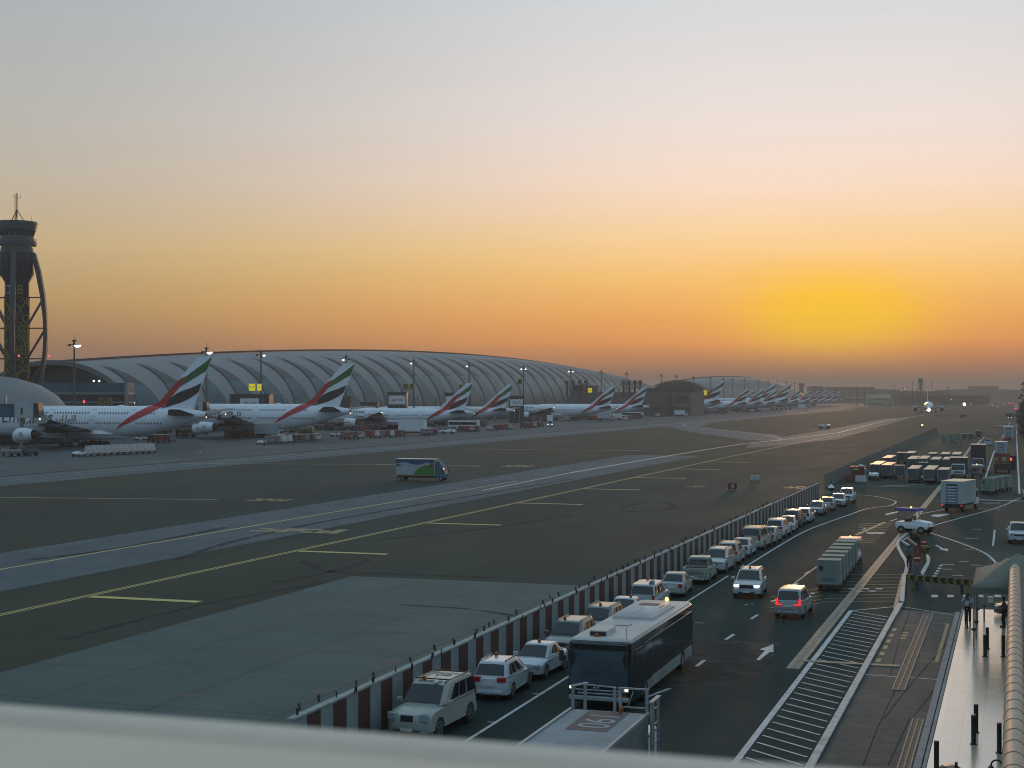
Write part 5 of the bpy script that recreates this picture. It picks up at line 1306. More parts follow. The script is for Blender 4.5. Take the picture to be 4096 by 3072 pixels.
KINDS_ = {
 'double': dict(L=72.7, fus=[(0, 5.2, .1, .1), (1.2, 5.3, 1.4, 1.2), (4, 5.9, 2.8, 2.4), (8, 6.6, 3.8, 3.2), (13, 6.8, 4.2, 3.57), (30, 6.8, 4.2, 3.57), (50, 6.8, 4.2, 3.57), (55, 7.15, 3.88, 3.35), (60, 7.6, 3.3, 2.85), (64, 8.0, 2.65, 2.3), (68, 8.4, 1.8, 1.6), (71, 8.65, 1.1, 1.0), (72.7, 8.7, .62, .6)],
   fin=((74.6, 24.1), (70.3, 24.0), (58.2, 11.4), (51.0, 10.6), (68.6, 9.7)), fs=(1, 1), ht=.55, hs=[(62.0, 70.5, 1.5, 8.6), (70.2, 73.6, 14.6, 10.2)], wing=[(22, 40, 3.0, 4.4, 2.0), (31.5, 42.5, 14, 5.6, 1.2), (47.5, 51.6, 39.2, 8.0, .35)],
   eng=[(14.9, 24.5, 3.1, 1.78), (25.7, 33.0, 3.9, 1.70)], gear=[(5.5, 33.5, 4), (3.0, 38.5, 6)], rows=[(9.1, 16, 59), (6.4, 18, 61)], noseg=5),
 'twin': dict(L=73.9, fus=[(0, 4.4, .1, .1), (1.2, 4.5, 1.2, 1.1), (4, 5.0, 2.2, 2.1), (8, 5.4, 2.9, 2.9), (12, 5.5, 3.1, 3.1), (30, 5.5, 3.1, 3.1), (50, 5.5, 3.1, 3.1), (56, 5.75, 2.8, 2.75), (62, 6.2, 2.2, 2.1), (67, 6.6, 1.55, 1.35), (71, 6.9, .9, .7), (73.9, 7.05, .35, .25)],
   fin=((73.6, 18.7), (70.9, 18.7), (59.2, 8.8), (54.5, 8.3), (69.8, 7.8)), fs=(.718, .79), ht=.42, hs=[(63.5, 71.0, 1.0, 6.9), (70.2, 73.4, 10.6, 8.0)], wing=[(24, 38, 2.6, 3.9, 1.5), (32, 39.5, 10, 4.8, .9), (46.5, 48.3, 32, 7.2, .25)],
   eng=[(9.7, 23.0, 2.9, 1.95)], gear=[(5.5, 37, 6)], rows=[(5.9, 12, 60)], noseg=5)}
def fus_y(K, x, z):
    fs = K['fus']
    for a, b in zip(fs[:-1], fs[1:]):
        if a[0] <= x <= b[0]:
            t = (x - a[0]) / (b[0] - a[0])
            zc, rz, ry = (a[i] + (b[i] - a[i]) * t for i in (1, 2, 3))
            k = 1 - ((z - zc) / rz) ** 2
            return ry * math.sqrt(k) if k > 0 else 0
    return 0
def side_mark(K, poly, yoff=.06, cut=.55):
    # a painted area of the side, laid on both flanks and on the fin
    bm = bmesh.new()
    vs = [bm.verts.new((x, 0, z)) for x, z in poly]
    bm.faces.new(vs)
    bmesh.ops.triangulate(bm, faces=bm.faces[:])
    for _ in range(6):
        ee = [e for e in bm.edges if e.calc_length() > cut]
        if not ee: break
        bmesh.ops.subdivide_edges(bm, edges=ee, cuts=1)
        bmesh.ops.triangulate(bm, faces=bm.faces[:])
    V = [v.co.copy() for v in bm.verts]
    bm.verts.index_update()
    Fs = [tuple(v.index for v in f.verts) for f in bm.faces]
    bm.free()
    m_ = MB()
    for s in (-1, 1):
        out = []
        for v in V:
            y = max(fus_y(K, v.x, v.z), K['ht'] * .5 * fin_t(K, v.z))
            fy_ = fus_y(K, v.x, v.z)
            zl = .10 if fy_ > K['ht'] * .5 and v.z > K['fin'][4][1] - 2.5 else 0
            out.append((v.x * SS, s * (y + yoff) * SS, (v.z + zl) * SS))
        m_.add(out, Fs)
    return m_
def fin_t(K, z):
    zt = K['fin'][0][1]; zb = K['fin'][2][1]
    return 1.0 - .55 * max(0, min(1, (z - zb) / (zt - zb)))
ARAB = [[(0, 0), (0, 1.0)], [(.22, 0), (.22, 1.0)], [(.22, .0), (.5, .05), (.55, 1.0)], [(.62, -.15), (.62, -.3)], [(.75, .1), (.9, .3), (1.05, .1), (.9, 0), (.75, .1)], [(1.05, 0), (1.4, 0), (1.4, 1.0)], [(1.62, -.25), (1.75, .15)], [(1.95, 0), (1.95, 1.0)], [(2.2, .35), (2.25, 0), (2.9, 0), (2.95, .35)], [(2.5, .55), (2.56, .55)], [(2.68, .55), (2.74, .55)]]
def engine(t, K, y, x, z, r, emblem=True):
    e = MB().loft([[(xx * SS, (y + rr * math.cos(2 * PI * k / 20)) * SS, (z + rr * math.sin(2 * PI * k / 20)) * SS) for k in range(20)] for xx, rr in ((x, r * .86), (x + .25, r * .97), (x + 1.2, r), (x + 3.2, r * .98), (x + 5.0, r * .82))], caps=False).build('engine', PLW, t, smooth=50)
    f = MB(); c = (y * SS, z * SS)
    f.cyl(((x + .5) * SS, c[0], c[1]), ((x + .55) * SS, c[0], c[1]), r * .88 * SS, n=18); f.cyl(((x + .1) * SS, c[0], c[1]), ((x + .5) * SS, c[0], c[1]), .05, r * .25 * SS, n=10); f.cyl(((x + 4.8) * SS, c[0], c[1]), ((x + 4.85) * SS, c[0], c[1]), r * .8 * SS, n=18)
    f.cyl(((x + 4.8) * SS, c[0], c[1]), ((x + 6.6) * SS, c[0], c[1]), r * .5 * SS, r * .26 * SS, n=14)
    f.build('fan', M('engine_dark', (.03, .03, .032), .5, metal=.3), e)
    MB().loft([[(xx * SS, (y + w) * SS, zz * SS) for w, zz in ((-.25, z + r * .7), (.25, z + r * .7), (.25, zt), (-.25, zt))] for xx, zt in ((x + 1.4, z + r * 1.05), (x + 5.5, z + r * 1.4), (x + 8.5, z + r * 1.35))]).build('pylon', PLB, t)
    if emblem:
        for s in (-1, 1):
            m_ = MB()
            for q in ([(-.3, -.5), (-.5, 0), (-.2, .5), (.1, .2), (-.1, -.1)], [(.1, .6), (.3, .1), (0, -.3), (.35, -.5)], [(.45, .45), (.5, -.1), (.2, -.6), (-.1, -.65)]):
                for a, b in zip(q[:-1], q[1:]):
                    def pt(u, w):
                        aa = w * 1.0 / 1.0 * .62
                        return ((x + 2.3 - u * s * -1) * SS, (y + s * (r * 1.01) * math.cos(aa)) * SS, (z + r * 1.01 * math.sin(aa)) * SS)
                    m_.bar(pt(*a), pt(*b), .13, .04)
            m_.build('emblem', GOLD, e)
def make_airliner(name, label, kind, loc, rz=0.0, near=True, scheme=0, group=None, title=True):
    K = KINDS_[kind]; L = K['L']
    t = thing(name, label, 'airliner', loc, rz, group)
    rings = [[(x * SS, ry * math.cos(2 * PI * k / 28) * SS, (zc + rz_ * math.sin(2 * PI * k / 28)) * SS) for k in range(28)] for x, zc, rz_, ry in K['fus']]
    MB().loft(rings).build('fuselage', PLW, t, smooth=50)
    # wing box fairing
    MB().loft([[(x * SS, y * w * SS, z * SS) for y, z in ((-1, zz), (-.6, zz - 1.2), (.6, zz - 1.2), (1, zz), (.8, zz + 1.4), (-.8, zz + 1.4))] for x, w, zz in ((21, .5, K['fus'][5][1] - K['fus'][5][2] + 1.2), (25, 3.4 if kind == 'double' else 2.9, K['fus'][5][1] - K['fus'][5][2] + .9), (43, 3.4 if kind == 'double' else 2.9, K['fus'][5][1] - K['fus'][5][2] + .9), (51, .6, K['fus'][5][1] - K['fus'][5][2] + 1.1))]).build('belly_fairing', PLW, t, smooth=40)
    MB().ball((47 * SS, 0, (K['fus'][5][1] + K['fus'][5][2] - .05) * SS), .9, 12, sz=.4).build('antenna_dome', PLW, t, smooth=60)
    # fin
    fx = K['fin']; poly = [fx[0], fx[1], fx[2], fx[3], fx[4]]
    h = K['ht'] * .5
    fm = MB()
    def fpt(a, b, sd): return (a * SS, (1 if sd else -1) * h * fin_t(K, b) * SS, b * SS)
    fm.slab([(fx[0][0], fx[0][1]), (fx[1][0], fx[1][1]), (fx[2][0], fx[2][1]), (fx[3][0], fx[3][1]), (fx[4][0], fx[4][1])], fpt)
    fin = fm.build('fin', PLW, t)
    sx_, sz_ = K['fs']; o_ = fx[0]
    for nm, pl, mt in (('red_stripe', F_RED, FR), ('green_stripe', F_GRN, FG), ('black_stripe', F_BLK, FK)):
        q = []
        for a, b in pl:
            if scheme == 1:
                a += .9 * math.sin(b * .55) * (.6 if nm != 'red_stripe' else .35)
            q.append((o_[0] + a * sx_, o_[1] + b * sz_))
        # keep the stripe inside the fin's outline
        def lim(a, b):
            zt, zb = fx[0][1], fx[4][1]
            if b > zb + .2:
                s = (zt - b) / (zt - zb); xr = fx[0][0] + (fx[4][0] - fx[0][0]) * s - .06
                s2 = (zt - b) / (zt - fx[2][1]); xl = fx[1][0] + (fx[2][0] - fx[1][0]) * s2 + .06 if s2 < 1 else -99
                a = max(xl, min(xr, a))
            return (a, min(b, zt - .06))
        q = [lim(a, b) for a, b in q]
        side_mark(K, q).build(nm, mt, fin)
    # tailplanes and wings
    for s in (-1, 1):
        def sec(x0, x1, y, z, th):
            return [(x0 * SS, s * y * SS, z * SS), ((x0 * .75 + x1 * .25) * SS, s * y * SS, (z + th * .5) * SS), ((x0 * .4 + x1 * .6) * SS, s * y * SS, (z + th * .4) * SS), (x1 * SS, s * y * SS, (z + .02) * SS), ((x0 * .4 + x1 * .6) * SS, s * y * SS, (z - th * .35) * SS), ((x0 * .8 + x1 * .2) * SS, s * y * SS, (z - th * .4) * SS)]
        hs = K['hs']
        MB().loft([sec(hs[0][0], hs[0][1], hs[0][2], hs[0][3], .8), sec(hs[1][0], hs[1][1], hs[1][2], hs[1][3], .25)]).build('tailplane', WNG, t, smooth=30)
        wg = MB().loft([sec(a, b, y, z, th) for a, b, y, z, th in K['wing']]).build('wing', WNG, t, smooth=30)
        wt_ = K['wing'][-1]
        if kind == 'double':
            MB().slab([(wt_[0] + .5, wt_[3] - 1.1), (wt_[0] + 3.8, wt_[3] - .9), (wt_[1] + .5, wt_[3]), (wt_[0] + 3.8, wt_[3] + 1.2), (wt_[0] + .5, wt_[3] + .1)], lambda a, b, sd: (a * SS, s * (wt_[2] + .06 * sd) * SS, b * SS)).build('wing_fence', PLB, wg)
        fm_ = MB()
        for q in ((.28, 40), (.5, 43), (.72, 46)):
            k = q[0]; y = K['wing'][0][2] + (wt_[2] - K['wing'][0][2]) * k; z = K['wing'][0][3] + (wt_[3] - K['wing'][0][3]) * k
            xe = K['wing'][0][1] + (wt_[1] - K['wing'][0][1]) * k
            fm_.loft([[((xe - 5) * SS, (s * y + a) * SS, (z - .4 + b) * SS) for a, b in ((-.1, 0), (.1, 0), (0, -.15))], [((xe - 1.5) * SS, (s * y + a) * SS, (z - .5 + b) * SS) for a, b in ((-.3, .3), (.3, .3), (0, -.6))], [((xe + 1.6) * SS, (s * y + a) * SS, (z - .2 + b) * SS) for a, b in ((-.08, 0), (.08, 0), (0, -.1))]])
        fm_.build('flap_fairing', PLB, wg, smooth=40)
        MB().ball(((wt_[0] + 2) * SS, s * (wt_[2] + .1) * SS, (wt_[3] + .1) * SS), .14, 8).build('tip_light', NAV if near else NAVR, wg)
        for y, x, z, r in K['eng']: engine(t, K, s * y, x, z, r, near)
        for y, x, n in K['gear']:
            if True:
                gm = MB(); gm.bar((x * SS, s * y * SS, 3.4), (x * SS, s * y * SS, .8), .5); gm.bar(((x - 2) * SS, s * y * SS, .7), ((x + 2) * SS, s * y * SS, .7), .35)
                gr = gm.build('landing_gear', STEEL, t)
                wm_ = MB()
                for k in range(n // 2):
                    xx = x + (k - (n // 2 - 1) / 2) * 1.7
                    for d_ in (-.7, .7): wm_.cyl((xx * SS, (s * y + d_ - .25) * SS, .68), (xx * SS, (s * y + d_ + .25) * SS, .68), .68, n=14)
                wm_.build('wheel_set', TYRE, gr)
    gm = MB(); gm.bar((K['noseg'] * SS, 0, 3), (K['noseg'] * SS, 0, .6), .3)
    for d_ in (-.45, .45): gm.cyl((K['noseg'] * SS, d_ - .2, .6), (K['noseg'] * SS, d_ + .2, .6), .6, n=12)
    gm.build('nose_gear', TYRE, t)
    le = K['fus'][-1]
    MB().cyl(((L - .35) * SS, 0, le[1] * SS), ((L + .12) * SS, 0, le[1] * SS), le[2] * .95 * SS, le[2] * .8 * SS, n=14).build('exhaust', M('apu_metal', (.10, .09, .075), .5, metal=.4), t)
    MB().ball(((L + .1) * SS, 0, (le[1] - le[2]) * SS), .12, 8).build('tail_light', NAV, t)
    # windows, doors, titles
    for z, x0, x1 in K['rows']:
        m_ = MB(); x = x0
        while x < x1:
            blank = any(abs(x - d_) < 1.1 for d_ in (27, 40.2, 52.3))
            if not blank:
                for s in (-1, 1):
                    q = [(x - .17, z - .25), (x + .17, z - .25), (x + .17, z + .25), (x - .17, z + .25)]
                    m_.add([(a * SS, s * (fus_y(K, a, b) + .03) * SS, b * SS) for a, b in q], [(0, 1, 2, 3)])
            x += .87
        m_.build('window_row', DARK, t)
        if near:
            for dx in (27, 40.2, 52.3):
                d_ = MB()
                for s in (-1, 1):
                    for a0, b0, a1, b1 in ((-.6, -1.0, -.6, .95), (.6, -1.0, .6, .95), (-.6, .95, .6, .95), (-.6, -1.0, .6, -1.0)):
                        p0_ = (dx + a0, z + b0); p1_ = (dx + a1, z + b1)
                        d_.bar((p0_[0] * SS, s * (fus_y(K, *p0_) + .02) * SS, p0_[1] * SS), (p1_[0] * SS, s * (fus_y(K, *p1_) + .02) * SS, p1_[1] * SS), .09, .05)
                d_.build('door_outline', M('door_line', (.33, .36, .40), .5), t)
    if title:
        zt = 7.75 if kind == 'double' else 6.9
        x0 = 24.0 if kind == 'double' else 24.5
        for s in (-1,):
            m_ = MB(); k_ = 2.05 if kind == 'double' else 1.7
            for st in ARAB:
                for a, b in zip(st[:-1], st[1:]):
                    def pt(u, w):
                        xx = x0 + 11 - u * k_; zz = zt - .8 + w * 1.55
                        return (xx * SS, -(fus_y(K, xx, zz) + .05) * SS, zz * SS)
                    m_.bar(pt(*a), pt(*b), .27, .06)
            m_.build('arabic_title', GOLD, t)
            e_ = text('Emirates', 4.6 if kind == 'double' else 3.4, GOLD, t, ((x0 + 3.9) * SS, -(fus_y(K, x0, zt) + .12) * SS, (zt + .15) * SS), (R(90), 0, 0), 'RIGHT', name='title_lettering', shear=.15)
    # cockpit glass for the one seen from ahead
    m_ = MB()
    c = K['fus'][2]
    for k in range(-3, 3):
        q = []
        for a, zz in ((k, .55), (k + 1, .55), (k + 1, 1.05), (k, 1.05)):
            ang = a * .26
            xx = 3.0 - .6 * math.cos(ang) * 1 + (zz - .55) * 1.6
            yy = fus_y(K, max(.3, xx), c[1] + zz) * math.sin(ang * 1.6)
            q.append(((xx - .35) * SS, yy * SS, (c[1] + zz) * SS))
        m_.add(q, [(0, 1, 2, 3)])
    m_.build('cockpit_window', GLASS, t)
    return t
GA = 'airliners parked tail out along the concourse'
def tail_at(kind, px, X):
    # nose position for an airliner parked along -X whose fin tip stands at px
    K = KINDS_[kind]; return (X - K['fin'][0][0] * SS, YX(px, X), 0)
A1 = make_airliner('double_deck_airliner', 'leftmost white double deck airliner, its red green and black fin nearest the tower', 'double', tail_at('double', 850, -193), group=GA)
A2 = make_airliner('double_deck_airliner', 'second white double deck airliner from the left, fin rising before the striped shell', 'double', tail_at('double', 1422, -194), group=GA)
A3 = make_airliner('twin_engine_airliner', 'white long twin engine airliner just right of the two double deck ones', 'twin', tail_at('twin', 1893, -195), group=GA)
A4 = make_airliner('twin_engine_airliner', 'white airliner with a slimmer rippling flag on its fin, set back behind its neighbour', 'twin', tail_at('twin', 2053, -209), scheme=1, group=GA)
A5 = make_airliner('twin_engine_airliner', 'white twin engine airliner with gold lettering in front of the pylons', 'twin', tail_at('twin', 2465, -195), group=GA)
A6 = make_airliner('twin_engine_airliner', 'white airliner whose tail stands against the long grey block', 'twin', tail_at('twin', 2592, -195), group=GA)
FARS = [('double', 2902, -193, 'double deck airliner with the tallest fin right of the grey block'), ('twin', 2815, -212, 'airliner fin peeping out between the grey block and the tall double deck fin'), ('twin', 2998, -195, 'airliner with its long white fuselage right behind the tall double deck fin'), ('twin', 3022, -240, 'smaller airliner fin set back behind the third fin right of the grey block'), ('twin', 3058, -196, 'airliner fin, third front one right of the grey block'), ('double', 3106, -205, 'distant double deck airliner rising between two lower fins'), ('twin', 3112, -190, 'airliner fin in front of the distant double deck one'), ('double', 3168, -196, 'distant airliner, last of the strongly coloured fins'), ('twin', 3202, -212, 'faded airliner fin, first in the hazy far group'), ('twin', 3247, -212, 'faded airliner fin, second in the hazy far group'), ('twin', 3280, -212, 'faded airliner fin, third in the hazy far group'), ('twin', 3308, -212, 'faded airliner fin, fourth in the hazy far group'), ('twin', 3338, -212, 'faded airliner fin, fifth in the hazy far group'), ('twin', 3366, -212, 'faded airliner fin, farthest of the hazy far group')]
for kd, px, X, lb in FARS:
    src = A2 if kd == 'double' else A6
    dup(src, tail_at(kd, px, X), 0, lb, GA)
# taxiing airliner facing us
g0 = P(3702, 1653)
A7 = dup(A6, (g0.x + 3, g0.y - 8, 0), R(90 + 4), 'white twin engine airliner taxiing towards us with its nose light blazing')
A7['group'] = 'airliner on the move'
lt = MB(); lt.ball((-.1, 0, 2.4), .9, 10); lt.ball((1.0, 1.3, 2.2), .4, 8)
lt.build('landing_light', E('landing_light', (1, .93, .8), 12), A7)
# ---------------------------------------------------------------- concourse shell
SHELLM, snt, sbs, sob = base('shell_cladding')
sps = snt.nodes.new('ShaderNodeSeparateXYZ'); snt.links.new(sob, sps.inputs[0])
n_ = noise(snt, sob, .06, 5, .6)
fr1 = mth(snt, 'FRACT', mth(snt, 'DIVIDE', sps.outputs[1], 2.66)); fr2 = mth(snt, 'FRACT', mth(snt, 'DIVIDE', sps.outputs[2], 1.9))
ln_ = mth(snt, 'MAXIMUM', mth(snt, 'LESS_THAN', fr1, .05), mth(snt, 'LESS_THAN', fr2, .07))
cc = mixc(snt, n_, (.20, .218, .228), (.29, .30, .305)); cc = mixc(snt, mth(snt, 'MULTIPLY', ln_, .35), cc, (.08, .085, .09))
snt.links.new(cc, sbs.inputs['Base Color']); sbs.inputs['Roughness'].default_value = .62; sbs.inputs['Specular IOR Level'].default_value = .25; sbs.inputs['Metallic'].default_value = .08
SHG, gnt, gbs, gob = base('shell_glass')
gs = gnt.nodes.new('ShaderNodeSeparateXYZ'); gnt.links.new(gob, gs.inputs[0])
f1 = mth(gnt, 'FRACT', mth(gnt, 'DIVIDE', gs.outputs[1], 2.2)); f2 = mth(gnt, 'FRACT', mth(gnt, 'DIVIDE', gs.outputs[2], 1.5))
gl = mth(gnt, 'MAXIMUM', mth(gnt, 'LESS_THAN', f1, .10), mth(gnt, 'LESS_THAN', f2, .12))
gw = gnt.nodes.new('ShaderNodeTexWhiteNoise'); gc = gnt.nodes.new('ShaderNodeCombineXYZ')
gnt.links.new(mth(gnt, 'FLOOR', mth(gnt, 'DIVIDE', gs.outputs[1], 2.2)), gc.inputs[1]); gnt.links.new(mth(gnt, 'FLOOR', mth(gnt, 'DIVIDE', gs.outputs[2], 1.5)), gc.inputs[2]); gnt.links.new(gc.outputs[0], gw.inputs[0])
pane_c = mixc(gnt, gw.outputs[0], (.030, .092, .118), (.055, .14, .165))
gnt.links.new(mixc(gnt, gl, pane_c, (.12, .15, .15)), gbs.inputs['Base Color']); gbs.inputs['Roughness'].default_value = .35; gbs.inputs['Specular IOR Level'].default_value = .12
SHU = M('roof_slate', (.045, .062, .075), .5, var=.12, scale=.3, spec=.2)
LOWG = M('low_glass', (.022, .034, .042), .15, var=.4, scale=.25)
TEALG = M('teal_glass', (.02, .095, .135), .2, var=.3, scale=.12)
def make_shell(name, label, Yc, hl, Xc, zpk, zdrop, Y0, N, glass, half=1.28, asym=1.0):
    t = thing(name, label, 'building')
    def sect(Y):
        q = max(-1.3, min(1.3, (Y - Yc) / hl)); zr = zpk - zdrop * q * q * (asym if q > 0 else 1)
        return zr, zr * half
    zc = 6.0
    def pt(Y, v, off=0.0):
        # v: 0 at the base of the near flank, 1 at the ridge, 2 at the far base
        zr, w = sect(Y)
        a = -.28 + v * (math.pi / 2 + .28)
        if v > 1: a = math.pi / 2 + (v - 1) * (math.pi / 2 + .28)
        return Vector((Xc + (w + off) * math.cos(a), Y, max(.0, zc + (zr - zc + off) * math.sin(a))))
    Y1 = 2 * Yc - Y0
    Ys = [Y0 + (Y1 - Y0) * k / (N * 2) for k in range(N * 2 + 1)]
    rings = [[pt(Y, k / 14) for k in range(29)] for Y in Ys]
    o = MB().loft(rings, closed=False, caps=False).build('cladding', SHELLM, t, smooth=60, fix=False)
    step = (Y1 - Y0) / N
    for i in range(N):
        Ym = Y0 + (i + .55) * step
        m_ = MB(); L_ = []
        nv = 19
        for k in range(nv):
            v = .06 + (.80 - .06) * k / (nv - 1)
            w = step * .33 * (1 - max(0, (v - .22) / .58) ** 1.15) if v > .22 else step * .33
            L_.append((v, w))
        vs = []
        for v, w in L_:
            lean = 0
            for u in (-1, -.33, .33, 1): vs.append(pt(Ym + u * w + lean, v, .40))
        m_.add(vs, [(r * 4 + c, r * 4 + c + 1, (r + 1) * 4 + c + 1, (r + 1) * 4 + c) for r in range(nv - 1) for c in range(3)])
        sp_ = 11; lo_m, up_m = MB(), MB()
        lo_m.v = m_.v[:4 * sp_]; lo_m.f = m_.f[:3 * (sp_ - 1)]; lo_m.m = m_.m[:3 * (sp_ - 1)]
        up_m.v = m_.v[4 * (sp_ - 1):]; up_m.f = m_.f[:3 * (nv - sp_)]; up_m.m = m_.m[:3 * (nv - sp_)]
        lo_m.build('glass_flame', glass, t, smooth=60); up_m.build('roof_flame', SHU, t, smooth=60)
    rb = MB()
    for i in range(N + 1):
        Y = Y0 + i * step
        pr = None
        for k in range(0, 7):
            p = pt(min(Y1, Y), .02 + k * .045, .15)
            if pr is not None: rb.bar(pr, p, .9, .25)
            pr = p
    rb.build('rib', SHELLM, t)
    # arched rim and dark end wall
    rim = MB(); pr = None
    prs = [pt(Y0, k / 14, .3) for k in range(29)]
    for a, b in zip(prs[:-1], prs[1:]): rim.bar(a, b, 1.6, 1.6)
    rim.build('arch_rim', M('arch_rim', (.13, .14, .14), .5), t)
    ew = MB(); ps = [pt(Y0 + 9, k / 14, -1.2) for k in range(29)]
    ew.add(ps, [tuple(range(29))]); ew.build('end_wall', M('end_glass', (.018, .026, .03), .25, var=.3, scale=.1), t)
    rl_ = MB()
    for a, b in zip(Ys[:-1], Ys[1:]): rl_.bar(pt(a, 1.0, .5), pt(b, 1.0, .5), .9, .8)
    rl_.build('ridge_walkway', M('ridge_dark', (.06, .055, .05), .6), t)
    MB().bx(Xc + 20, Xc + 30.5, Y0 + 12, Y1 - 12, 0, 5.5).build('base_band', LOWG, t)
    return t, pt
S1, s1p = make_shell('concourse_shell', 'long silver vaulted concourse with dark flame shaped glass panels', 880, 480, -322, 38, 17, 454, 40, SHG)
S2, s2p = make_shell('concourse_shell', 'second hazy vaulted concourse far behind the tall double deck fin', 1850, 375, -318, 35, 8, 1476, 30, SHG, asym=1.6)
# lights inside the arch
lm_ = MB()
for px, py in ((375, 1524), (397, 1524), (350, 1551), (535, 1612)): lm_.ball(tuple(D(px, py, 520)), .35, 8)
lm_.build('wall_light', E('arch_light', (.85, 1, .95), 2.5), S1)
t = thing('glass_lounge', 'low teal glass building with pale floor bands under the arch', 'building')
a, b = D(205, 1600, 470), D(505, 1600, 470)
for z0, z1, mt, nm in ((14.3, 17.2, TEALG, 'upper_glass'), (13.6, 14.3, M('pale_band', (.16, .2, .2), .5), 'floor_band'), (11.4, 13.6, LOWG, 'middle_glass'), (10.9, 11.4, M('pale_band', (.16, .2, .2), .5), 'floor_band'), (0, 10.9, LOWG, 'lower_glass')):
    MB().add([(a.x - 40, a.y, z0), (b.x, b.y, z0), (b.x - 6, b.y + 14, z0), (a.x - 46, a.y + 14, z0), (a.x - 40, a.y, z1), (b.x, b.y, z1), (b.x - 6, b.y + 14, z1), (a.x - 46, a.y + 14, z1)], [(0, 3, 2, 1), (4, 5, 6, 7), (0, 1, 5, 4), (1, 2, 6, 5), (2, 3, 7, 6), (3, 0, 4, 7)]).build(nm, mt, t)
MB().bar((b.x + .2, b.y - .3, 0), (b.x + .2, b.y - .3, 17.4), .8).build('corner_post', STEEL, t)
# rounded grey nose of the near concourse on the far left
c = Q(-40, 425); t = thing('domed_pier', 'smooth grey domed end of a pier at the left edge', 'building', (c.x, c.y, 0))
MB().lathe([(22, 0), (22.5, 5), (21.5, 9), (18.5, 13), (13.5, 16.2), (7, 18.2), (.1, 19)], (0, 0, 0), 48).build('dome', M('dome_grey', (.20, .21, .21), .5, metal=.2, var=.06, scale=.1), t, smooth=60)
MB().lathe([(22.8, 0), (22.8, 3.5), (22.4, 3.6)], (0, 0, 0), 48).build('glass_band', LOWG, t)
# ---------------------------------------------------------------- control tower
TWN = M('tower_navy', (.008, .011, .030), .45, var=.2, scale=.1); TWG = M('tower_grey', (.055, .068, .07), .55, var=.1, scale=.2); TWL = M('tower_leg', (.045, .056, .058), .5, var=.1, scale=.2)
TGL = M('cab_glass', (.03, .10, .075), .1, var=.4, scale=.3); YRG = M('ring_yellow', (.30, .23, .02), .5)
td = 480.0; c = Q(68, td); tk = td / F
def tz(py): return H - (py - YH) * tk
tw = thing('control_tower', 'tall dark airport control tower with yellow rings and curved legs at the left edge', 'tower', (c.x, c.y, 0), TH)
def tl(nm, prof, mt, n=32, par=None): return MB().lathe([(r * tk, tz(py)) for r, py in prof], (0, 0, 0), n).build(nm, mt, par or tw, smooth=30)
shaft = tl('shaft', [(47, 1650), (47, 1130), (66, 1096), (66, 1016)], TWN)
tl('upper_ring', [(66, 1016), (69, 1012), (64, 1006), (62, 990)], TWG)
tl('lower_cab', [(60, 990), (60, 972)], TGL)
bal = tl('balcony', [(62, 972), (76, 982), (76, 968), (70, 968), (64, 950), (62, 945)], TWG)
rl_ = MB()
for k in range(32):
    a = 2 * PI * k / 32; p = (75 * tk * math.cos(a), 75 * tk * math.sin(a)); a2 = 2 * PI * (k + 1) / 32; q = (75 * tk * math.cos(a2), 75 * tk * math.sin(a2))
    rl_.bar((p[0], p[1], tz(968)), (p[0], p[1], tz(956)), .07); rl_.bar((p[0], p[1], tz(956)), (q[0], q[1], tz(956)), .07)
rl_.build('balcony_rail', BLACK, bal)
cab = tl('cab_glazing', [(60, 945), (67, 926)], TGL)
mu = MB()
for k in range(20):
    a = 2 * PI * k / 20; mu.bar((61 * tk * math.cos(a), 61 * tk * math.sin(a), tz(945)), (68 * tk * math.cos(a), 68 * tk * math.sin(a), tz(926)), .45)
mu.build('mullion', BLACK, cab)
ct = tl('cab_roof', [(68, 926), (72, 924), (80, 896), (78, 888), (40, 885), (.5, 884)], TWG)
mst = MB()
mst.bar((0, 0, tz(885)), (0, 0, tz(772)), .30)
for a in (.3, 2.2, 4.2): mst.bar((6.2 * math.cos(a) * .35, 6.2 * math.sin(a) * .35, tz(885)), (0, 0, tz(838)), .22)
for sg in (-1, 1): mst.bar((-.6 + sg * .12, 0, tz(880)), (-.6 + sg * .12, 0, tz(776)), .06)
for k in range(14): mst.bar((-.75, 0, tz(876 - k * 7)), (-.42, 0, tz(876 - k * 7)), .05)
for sg in (-1, 1): mst.bar((0, 0, tz(790)), (sg * 1.1, 0, tz(790)), .07); mst.bar((sg * 1.1, 0, tz(790)), (sg * 1.1, 0, tz(780)), .07)
mst.bar((4.6, 0, tz(886)), (4.6, 0, tz(866)), .06)
mst.build('mast', BLACK, ct)
